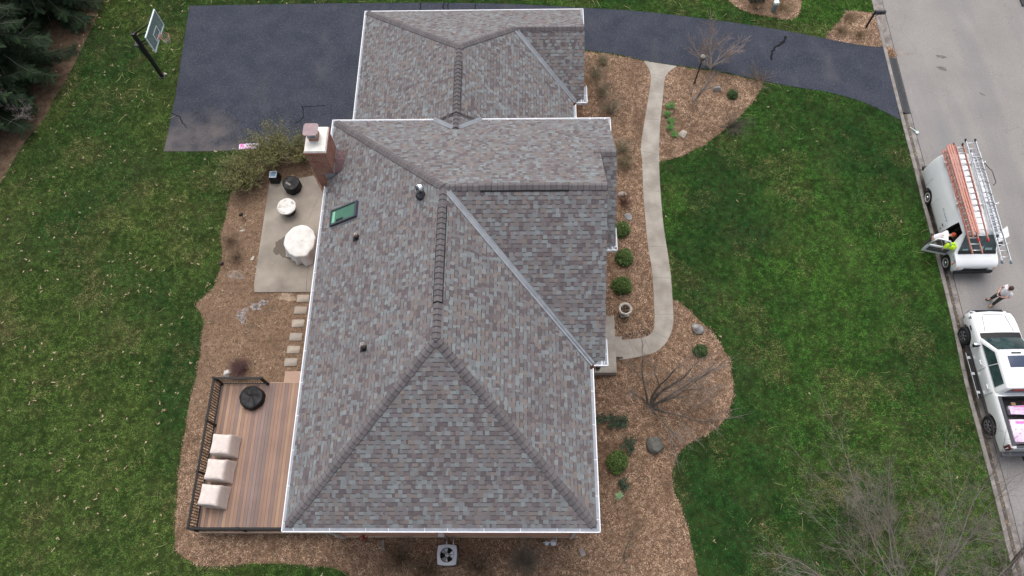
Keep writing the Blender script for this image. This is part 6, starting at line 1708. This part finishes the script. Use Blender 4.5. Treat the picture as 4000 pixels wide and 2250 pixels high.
cut = [cyl_cutter(xx, s*.98, .43, .53, .66, m_dark) for xx in (0, TW) for s in (-1, 1)]
m_liner = mat('bed_liner', (.020, .020, .022), .75, (.03, .03, .033), 9)
cut.append(box_cutter([(-1.06, -.80, .85), (.98, -.80, .85), (.98, .80, .85), (-1.06, .80, .85)], [(-1.06, -.80, 1.8), (.98, -.80, 1.8), (.98, .80, 1.8), (-1.06, .80, 1.8)], m_liner))
boolean(body, cut)
b = MB()
for s in (-1, 1): b.box((-.04, s*.85, 1.418), (2.06, .13, .02))
b.box((-1.11, 0, 1.425), (.10, 1.5, .016)); b.build('bed_rail', mat('rail_cap', (.045, .05, .058), .6), truck)
b = MB(); cb = [(1.08, -.94, 1.28), (3.66, -.94, 1.28), (3.66, .94, 1.28), (1.08, .94, 1.28)]; ct = [(1.17, -.73, 1.93), (2.80, -.72, 1.94), (2.80, .72, 1.94), (1.17, .73, 1.93)]
b.hexa(cb, ct); bevel(b.build('cab', m_carw, truck), .11, 4)
b = MB(); b.grid(patch((1.2, -.62, 1.925), (2.70, -.62, 1.94), (1.2, .62, 1.925), (2.70, .62, 1.94), .0, 6, 6, .0), 6, 6)
panel('windshield', m_glass, truck, (3.56, -.84, 1.335), (3.56, .84, 1.335), (2.86, -.68, 1.90), (2.86, .68, 1.90), .05, .014)
b = MB(); f0 = patch((3.80, -.86, 1.325), (3.80, .86, 1.325), (3.55, -.86, 1.345), (3.55, .86, 1.345), .05, 10, 2, .012); b.grid(f0, 10, 2); b.build('cowl', m_blackv, truck)
for s in (-1, 1):
    A = lambda x, t: (x, s*(.94-.215*t), 1.28+.655*t)
    for (xa, xb, xc, xd) in ((1.38, 2.30, 1.42, 2.26), (2.34, 3.30, 2.30, 2.78)):
        q = (A(xa, .16), A(xb, .16), A(xc, .80), A(xd, .80))
        if s < 0: panel('side_window', m_glass, truck, q[0], q[1], q[2], q[3], .0, .016, 4, 3)
        else: panel('side_window', m_glass, truck, q[1], q[0], q[3], q[2], .0, .016, 4, 3)
b = MB(); b.box((2.32, 0, 1.95), (.50, .80, .012)); bevel(b.build('sunroof', mat('sunroof_glass', (.045, .06, .10), .15), truck), .004)
b = MB(); b.box((2.69, 0, 1.955), (.06, .40, .02)); bevel(b.build('roof_lamp', m_dark, truck), .008)
b = MB(); b.box((1.11, .1, 1.86), (.08, .9, .05)); b.build('brake_lamp', mat('dark_red_lens', (.10, .008, .01), .25), truck)
b = MB(); q = patch((1.115, .70, 1.36), (1.115, -.70, 1.36), (1.165, .60, 1.82), (1.165, -.60, 1.82)); b.grid(q, 4, 3); ob = b.build('rear_window', m_glass, truck); ob.location = (-.02, 0, 0)
for s in (-1, 1):
    b = MB(); b.hexa([(4.62, s*.955, 1.0), (4.93, s*.80, .98), (4.90, s*.70, .98), (4.55, s*.90, 1.0)], [(4.56, s*.965, 1.17), (4.88, s*.80, 1.10), (4.82, s*.68, 1.13), (4.50, s*.88, 1.21)]); bevel(b.build('headlight', mat('lamp_glass', (.10, .11, .14), .12) if 'lamp_glass' not in MATS else MATS['lamp_glass'], truck), .02)
    b = MB(); b.hexa([(-1.175, s*.98, .98), (-1.0, s*1.018, .98), (-1.0, s*.92, .98), (-1.185, s*.84, .98)], [(-1.17, s*.955, 1.34), (-.98, s*.99, 1.34), (-.98, s*.92, 1.35), (-1.18, s*.84, 1.35)]); bevel(b.build('tail_light', MATS['dark_red_lens'], truck), .02)
    b = MB(); b.box((3.26, s*1.14, 1.32), (.13, .24, .19)); bevel(b.build('mirror', m_blackv, truck), .03); 
    b = MB(); b.box((3.28, s*1.14, 1.405), (.11, .26, .045)); bevel(b.build('mirror_cap', m_chrome, truck), .015)
    b = MB()
    for xx in (1.20, 2.28, 3.36): b.box((xx, s*1.0, .98), (.012, .012, .64))
    b.build('panel_seam', mat('seam_grey', (.16, .17, .17), .6) if 'seam_grey' not in MATS else MATS['seam_grey'], truck)
    for xx in (1.38, 2.45): b = MB(); b.tube([(xx, s*1.0, 1.10), (xx+.04, s*1.04, 1.11), (xx+.18, s*1.04, 1.11), (xx+.22, s*1.0, 1.10)], .02, 6); b.build('door_handle', m_carw, truck)
    b = MB(); b.box((2.18, s*1.07, .46), (2.05, .16, .05)); b.build('side_step', m_blackv, truck)
    b = MB()
    for xx in (1.42, 2.25, 2.98): b.box((xx, s*1.08, .488), (.12, .15, .012))
    b.box((2.18, s*1.145, .475), (2.05, .016, .03)); b.build('step_plate', m_alu, truck)
    b = MB(); b.box((4.15, s*1.0, 1.07), (.22, .014, .07)); b.build('fender_badge', m_dark, truck)
    wheel(truck, (0, s*.90, .41), .415, .285, 'alloy', s); wheel(truck, (TW, s*.90, .41), .415, .285, 'alloy', s)
b = MB(); b.hexa([(4.82, -.90, .52), (5.12, -.62, .52), (5.12, .62, .52), (4.82, .90, .52)], [(4.80, -.91, .78), (5.12, -.60, .78), (5.12, .60, .78), (4.80, .91, .78)]); bevel(b.build('front_bumper', mat('dark_chrome', (.20, .21, .25), .3, metal=.6), truck), .05, 3)
b = MB(); b.hexa([(4.93, -.60, .78), (5.06, -.56, .78), (5.06, .56, .78), (4.93, .60, .78)], [(4.84, -.62, 1.10), (4.97, -.56, 1.08), (4.97, .56, 1.08), (4.84, .62, 1.10)]); bevel(b.build('grille', m_dark, truck), .02)
b = MB(); b.box((-1.26, 0, .66), (.20, 1.92, .16)); bevel(b.build('rear_bumper', mat('bumper_grey', (.09, .095, .105), .45), truck), .04, 3)
b = MB(); b.box((-1.40, 0, .52), (.24, .07, .07)); b.lathe([(.03, .55), (.03, .60), (.045, .63), (.03, .67), (.01, .675)], (-1.47, 0, 0), 12); b.build('tow_hitch', m_blackm, truck)
b = MB(); b.hexa([(3.85, -.62, 1.348), (4.65, -.50, 1.262), (4.65, -.48, 1.262), (3.85, -.60, 1.348)], [(3.85, -.62, 1.352), (4.65, -.50, 1.27), (4.65, -.48, 1.27), (3.85, -.60, 1.352)]); b.hexa([(3.85, .60, 1.348), (4.65, .48, 1.262), (4.65, .50, 1.262), (3.85, .62, 1.348)], [(3.85, .60, 1.352), (4.65, .48, 1.27), (4.65, .50, 1.27), (3.85, .62, 1.352)]); b.build('hood_crease', MATS['seam_grey'], truck)
b = MB(); b.box((4.70, 0, 1.235), (.015, .9, .012)); b.build('hood_edge', MATS['seam_grey'], truck)
def tworld(x, y, z): p = to_+td*x+tl*y; return Vector((p.x, p.y, z-.068))
for (x, y, z, lx, ly, lz, rz, lab, sd) in [(.50, -.18, .86, .95, .36, .20, .02, 'pink and white package across the front of the truck bed', 3), (.38, -.12, 1.065, .90, .22, .06, -.05, 'narrow torn pink wrapper on the front package in the truck bed', 4),
                                         (-.45, .20, .86, 1.05, .90, .14, .03, 'lower mauve package under the pile in the truck bed', 5), (-.40, -.02, 1.005, .98, .95, .13, -.02, 'large white and pink package on top of the pile in the truck bed', 6)]:
    rt = root('wrapped_package', tworld(x, y, 0), lab, 'package', tyaw+math.radians(90), 'wrapped shingle packages in the truck bed'); package(rt, 0, 0, z, lx*1.15, ly, lz, rz, sd)
wbk = MB(); wbk.box((0, 0, 0), (.12, .18, .09)); wo = wbk.build('wood_block', mat('raw_wood', (.45, .30, .17), .8), None, tworld(.78, .05, .905), tyaw); tag(wo, 'small tan wood block at the front of the truck bed', 'block')
co = MB(); co.tube([(.14*math.cos(a), .14*math.sin(a), .02*math.sin(a*3)) for a in [6.283*k/24 for k in range(25)]], .014, 5); c_ = co.build('cable_coil', mat('red_cable', (.20, .04, .04), .6), None, tworld(.72, -.42, 1.0), 0); tag(c_, 'coil of dark red cable at the front of the truck bed', 'cable')

# ------------------------------------------------------------------ people
m_skin = mat('skin', (.52, .30, .22), .6, (.56, .33, .25), 8); m_tee = mat('white_shirt', (.66, .66, .68), .85, (.74, .74, .76), 5, .4, 14)
m_trs = mat('dark_trousers', (.055, .052, .05), .9, (.085, .08, .075), 14, .4, 20); m_boot = mat('tan_boot', (.24, .18, .11), .8); m_bootd = mat('brown_boot', (.07, .05, .04), .8)
m_hair = mat('dark_hair', (.030, .020, .018), .8, (.05, .035, .03), 30)
def skin_mesh(name, parent, m, nodes, edges, rootn, sub=2):
    keys = list(nodes); ix = {k: i for i, k in enumerate(keys)}
    me = bpy.data.meshes.new(name); me.from_pydata([nodes[k][0] for k in keys], [(ix[a], ix[b]) for a, b in edges], []); me.materials.append(m)
    o = bpy.data.objects.new(name, me); COL.objects.link(o); o.parent = parent
    md = o.modifiers.new('skin', 'SKIN'); md.use_smooth_shade = True; md.branch_smoothing = .6
    for k in keys:
        sv = me.skin_vertices[0].data[ix[k]]; r = nodes[k][1]; sv.radius = (r, r) if not hasattr(r, '__len__') else r; sv.use_root = k == rootn
    s = o.modifiers.new('sub', 'SUBSURF'); s.levels = 1; s.render_levels = sub
    bpy.context.view_layer.update()
    dg = bpy.context.evaluated_depsgraph_get(); me2 = bpy.data.meshes.new_from_object(o.evaluated_get(dg)); o.modifiers.clear(); o.data = me2; me2.name = name
    return o
def chain(*k): return list(zip(k[:-1], k[1:]))
def hand(nodes, edges, wrist, prefix, direction, thumb_side, palm_dir):
    d = Vector(direction).normalized(); t = Vector(thumb_side).normalized(); pd = Vector(palm_dir).normalized(); w = Vector(wrist)
    nodes[prefix+'palm'] = (w+d*.055, .030); edges.append((prefix+'wrist', prefix+'palm'))
    for i, (o_, ln) in enumerate(((.030, .070), (.011, .080), (-.009, .074), (-.028, .058))):
        a = w+d*.092+t*o_; b_ = a+(d*.8+pd*.5).normalized()*ln*.5; c = b_+(d*.35+pd*.9).normalized()*ln*.45
        nodes[prefix+'k%d' % i] = (a, .0115); nodes[prefix+'m%d' % i] = (b_, .0095); nodes[prefix+'t%d' % i] = (c, .008); edges += chain(prefix+'palm', prefix+'k%d' % i, prefix+'m%d' % i, prefix+'t%d' % i)
    a = w+d*.045+t*.042; b_ = a+(d*.6+t*.5+pd*.3).normalized()*.035; nodes[prefix+'th0'] = (a, .0125); nodes[prefix+'th1'] = (b_, .0095); edges += chain(prefix+'palm', prefix+'th0', prefix+'th1')
def head_parts(rt, hc, fwd, upv):
    """eyes, ears and nose on a head centred at hc"""
    f, u = Vector(fwd).normalized(), Vector(upv).normalized(); s = u.cross(f)
    b = MB()
    for k in (-1, 1): c = hc+f*.088+s*k*.032; b.lathe([(.004, -.010), (.011, -.004), (.011, .004), (.004, .010)], c, 8)
    b.build('eyes', m_dark, rt)
def dome(name, rt, m, c, rx, ry, rz, cut, axis):
    """rounded cap of hair or cloth over a skull; cut sets how far down it reaches"""
    q = Vector((0, 0, 1)).rotation_difference(Vector(axis).normalized()); b = MB()
    def f(u, v):
        h = math.asin(cut)+(math.pi/2-math.asin(cut))*v; a = 6.283185*u
        return tuple(c+q @ Vector((rx*math.cos(h)*math.cos(a), ry*math.cos(h)*math.sin(a), rz*math.sin(h))))
    b.grid(f, 20, 8); return b.build(name, m, rt)
# standing man looking down at his hands
ps = root('person', W(3869, 1181, -.068), 'man in white t-shirt and dark trousers standing in the street, looking at his hands', 'person', math.radians(180+17))
N = {'pelvis': ((0, 0, .95), (.145, .12)), 'waist': ((.0, 0, 1.10), (.145, .11)), 'chest': ((.0, 0, 1.32), (.165, .12)), 'neck0': ((.02, 0, 1.47), (.075, .07)), 'neck': ((.05, 0, 1.53), .055), 'head': ((.085, 0, 1.62), (.078, .09)), 'crown': ((.075, 0, 1.70), (.08, .092)), 'chin': ((.165, 0, 1.575), .035), 'nose': ((.185, 0, 1.63), .014)}
Eg = chain('pelvis', 'waist', 'chest', 'neck0', 'neck', 'head', 'crown')+[('head', 'chin'), ('head', 'nose')]
for s, nm in ((1, 'l'), (-1, 'r')):
    N[nm+'ear'] = ((.075, s*.092, 1.63), .016); Eg.append(('head', nm+'ear'))
    N[nm+'sh'] = ((.0, s*.19, 1.43), .062); N[nm+'el'] = ((.02, s*.265, 1.15), .045); N[nm+'wrist'] = ((.26, s*.12, 1.08), .030)
    Eg += chain('chest', nm+'sh', nm+'el', nm+'wrist')
    hand(N, Eg, N[nm+'wrist'][0], nm, (.75, -s*.65, .02), (.35, s*.2, .9), (0, -s*1, -.1))
    N[nm+'hip'] = ((.0, s*.095, .90), .095); N[nm+'kn'] = ((.02+.03*s, s*.12, .50), .062); N[nm+'an'] = ((-.02+.05*s, s*.14, .10), .042); N[nm+'toe'] = ((.16+.05*s, s*.17, .045), .036)
    Eg += chain('pelvis', nm+'hip', nm+'kn', nm+'an', nm+'toe')
skin_mesh('body', ps, m_skin, N, Eg, 'pelvis')
T = {k: N[k] for k in ('waist', 'chest')}; T['hem'] = ((0, 0, .92), (.185, .155)); T['waist'] = ((0, 0, 1.10), (.185, .15)); T['chest'] = ((0, 0, 1.33), (.205, .16)); T['col'] = ((.01, 0, 1.475), (.11, .10))
TE = chain('hem', 'waist', 'chest', 'col')
for s, nm in ((1, 'l'), (-1, 'r')): T[nm+'sh'] = ((.0, s*.195, 1.44), .092); T[nm+'sl'] = ((.01, s*.245, 1.24), .066); TE += chain('chest', nm+'sh', nm+'sl')
skin_mesh('t_shirt', ps, m_tee, T, TE, 'waist')
T = {'p': ((0, 0, .96), (.150, .128))}; TE = []
for s, nm in ((1, 'l'), (-1, 'r')): T[nm+'h'] = ((0, s*.095, .86), .108); T[nm+'k'] = ((.02+.03*s, s*.12, .50), .085); T[nm+'a'] = ((-.015+.05*s, s*.14, .09), .075); TE += chain('p', nm+'h', nm+'k', nm+'a')
skin_mesh('trousers', ps, m_trs, T, TE, 'p')
for s, mm in ((1, m_boot), (-1, m_bootd)):
    b = MB(); b.hexa([(-.09+.05*s, s*.155-.05, 0), (.22+.05*s, s*.175-.055, 0), (.22+.05*s, s*.175+.055, 0), (-.09+.05*s, s*.155+.05, 0)], [(-.08+.05*s, s*.15-.045, .12), (.12+.05*s, s*.17-.045, .085), (.12+.05*s, s*.17+.045, .085), (-.08+.05*s, s*.15+.045, .12)]); bevel(b.build('boot', mm, ps), .03, 3)
dome('hair', ps, m_hair, Vector((.068, 0, 1.655)), .115, .102, .115, -.35, (-.18, 0, 1))
head_parts(ps, Vector((.085, 0, 1.625)), (1, 0, -.25), (0, 0, 1))
ph_ = MB(); ph_.box((0, 0, 0), (.02, .075, .15), 0, 0, (1, 1, 1), Matrix.Rotation(math.radians(40), 3, 'Y')); pho = ph_.build('phone', mat('pale_phone', (.55, .57, .62), .3)); pho.location = ps.matrix_basis.to_3x3() @ Vector((.37, 0, 1.09))+ps.location
pho.location = Vector(ps.location)+Matrix.Rotation(math.radians(197), 3, 'Z') @ Vector((.37, .0, 1.09)); pho.rotation_euler = (0, 0, math.radians(197)); tag(pho, 'small pale phone held in both hands by the standing man', 'phone')
# man leaning into the van's open door
pv = root('person', vworld(2.48, -1.50, 0), 'man in white t-shirt and red cap leaning into the van through its open door', 'person', vyaw+math.radians(90-14))
N = {'pelvis': ((0, 0, .94), (.145, .12)), 'waist': ((.10, 0, 1.08), (.14, .11)), 'chest': ((.30, 0, 1.25), (.165, .12)), 'neck0': ((.43, 0, 1.34), (.075, .07)), 'neck': ((.49, 0, 1.385), .055), 'head': ((.57, 0, 1.43), (.08, .09)), 'crown': ((.62, 0, 1.48), (.08, .09)), 'chin': ((.62, 0, 1.36), .035), 'nose': ((.67, 0, 1.41), .014)}
Eg = chain('pelvis', 'waist', 'chest', 'neck0', 'neck', 'head', 'crown')+[('head', 'chin'), ('head', 'nose')]
arms = {'l': ((.36, .21, 1.28), (.42, .30, 1.02), (.62, .24, .98)), 'r': ((.36, -.21, 1.28), (.34, -.42, 1.10), (.22, -.60, 1.22))}
# y<0 here is towards the front of the van
arms = {'l': ((.36, .21, 1.28), (.50, .27, 1.03), (.70, .20, .99)), 'r': ((.36, -.21, 1.30), (.40, -.44, 1.12), (.26, -.66, 1.20))}
for s, nm in ((1, 'l'), (-1, 'r')):
    N[nm+'ear'] = ((.56, s*.092, 1.44), .016); Eg.append(('head', nm+'ear'))
    a, e, w = arms[nm]; N[nm+'sh'] = (a, .062); N[nm+'el'] = (e, .045); N[nm+'wrist'] = (w, .030); Eg += chain('chest', nm+'sh', nm+'el', nm+'wrist')
    dr = (Vector(w)-Vector(e)).normalized(); hand(N, Eg, w, nm, dr, (0, 0, 1), (.3, -.3*s, -.8))
    N[nm+'hip'] = ((-.02, s*.095, .88), .095); N[nm+'kn'] = ((.02+.05*s, s*.12, .48), .062); N[nm+'an'] = ((-.05+.06*s, s*.13, .10), .042); N[nm+'toe'] = ((.13+.06*s, s*.15, .045), .036)
    Eg += chain('pelvis', nm+'hip', nm+'kn', nm+'an', nm+'toe')
skin_mesh('body', pv, m_skin, N, Eg, 'pelvis')
T = {'hem': ((-.02, 0, .92), (.185, .155)), 'waist': ((.10, 0, 1.09), (.19, .155)), 'chest': ((.29, 0, 1.265), (.215, .17)), 'col': ((.42, 0, 1.345), (.12, .11))}; TE = chain('hem', 'waist', 'chest', 'col')
for nm in 'lr': a, e, w = arms[nm]; T[nm+'sh'] = (Vector(a)+Vector((-.01, 0, .01)), .10); T[nm+'sl'] = (Vector(a).lerp(Vector(e), .62), .075); TE += chain('chest', nm+'sh', nm+'sl')
skin_mesh('t_shirt', pv, m_tee, T, TE, 'waist')
T = {'p': ((-.02, 0, .95), (.150, .128))}; TE = []
for s, nm in ((1, 'l'), (-1, 'r')): T[nm+'h'] = ((-.02, s*.095, .85), .108); T[nm+'k'] = ((.02+.05*s, s*.12, .48), .085); T[nm+'a'] = ((-.045+.06*s, s*.13, .09), .075); TE += chain('p', nm+'h', nm+'k', nm+'a')
skin_mesh('trousers', pv, m_trs, T, TE, 'p')
for s in (1, -1):
    b = MB(); b.hexa([(-.12+.06*s, s*.14-.05, 0), (.19+.06*s, s*.155-.055, 0), (.19+.06*s, s*.155+.055, 0), (-.12+.06*s, s*.14+.05, 0)], [(-.11+.06*s, s*.135-.045, .12), (.09+.06*s, s*.15-.045, .085), (.09+.06*s, s*.15+.045, .085), (-.11+.06*s, s*.135+.045, .12)]); bevel(b.build('boot', m_bootd, pv), .03, 3)
m_cap = mat('red_cap', (.36, .045, .03), .8, (.45, .08, .04), 10)
cp_ = dome('cap', pv, m_cap, Vector((.575, 0, 1.455)), .112, .104, .112, .0, (.35, 0, 1))
bk = MB(); bk.grid(lambda u, v: (.66+.10*v*(1-.5*(2*u-1)**2), .085*(2*u-1)*(1-.25*v), 1.43-.055*v), 6, 4); bk.build('cap_brim', m_cap, cp_)
head_parts(pv, Vector((.57, 0, 1.43)), (1, 0, -.5), (.4, 0, 1))
# lime work jacket hung over the inside of the open door
jk = root('work_jacket', W(3714, 962, 1.22), 'bright lime high-visibility jacket bundled over the open van door', 'jacket', vyaw)
b = MB(); rr = random.Random(6); ph = [rr.uniform(0, 6.28) for _ in range(9)]
def cloth(u, v):
    a = 6.283*u; h = math.pi*(v-.5)
    r = .20*(1+.16*math.sin(3*a+ph[0]+2*v)+.12*math.sin(5*a+ph[1]+5*v)+.08*math.sin(9*a+ph[2]-7*v))
    return (r*math.cos(h)*math.cos(a)*.85, r*math.cos(h)*math.sin(a)*1.45, .17*math.sin(h)*(1+.2*math.sin(4*a+ph[3]))+.02*math.sin(7*a+11*v))
b.grid(cloth, 36, 18); b.build('jacket_cloth', mat('lime_cloth', (.50, .78, .02), .75, (.58, .86, .05), 9, .6, 9), jk)
b = MB(); b.grid(lambda u, v: tuple(1.03*q for q in cloth(u, .42+.10*v)), 30, 2); b.build('reflective_strip', mat('silver_tape', (.6, .66, .30), .4), jk)
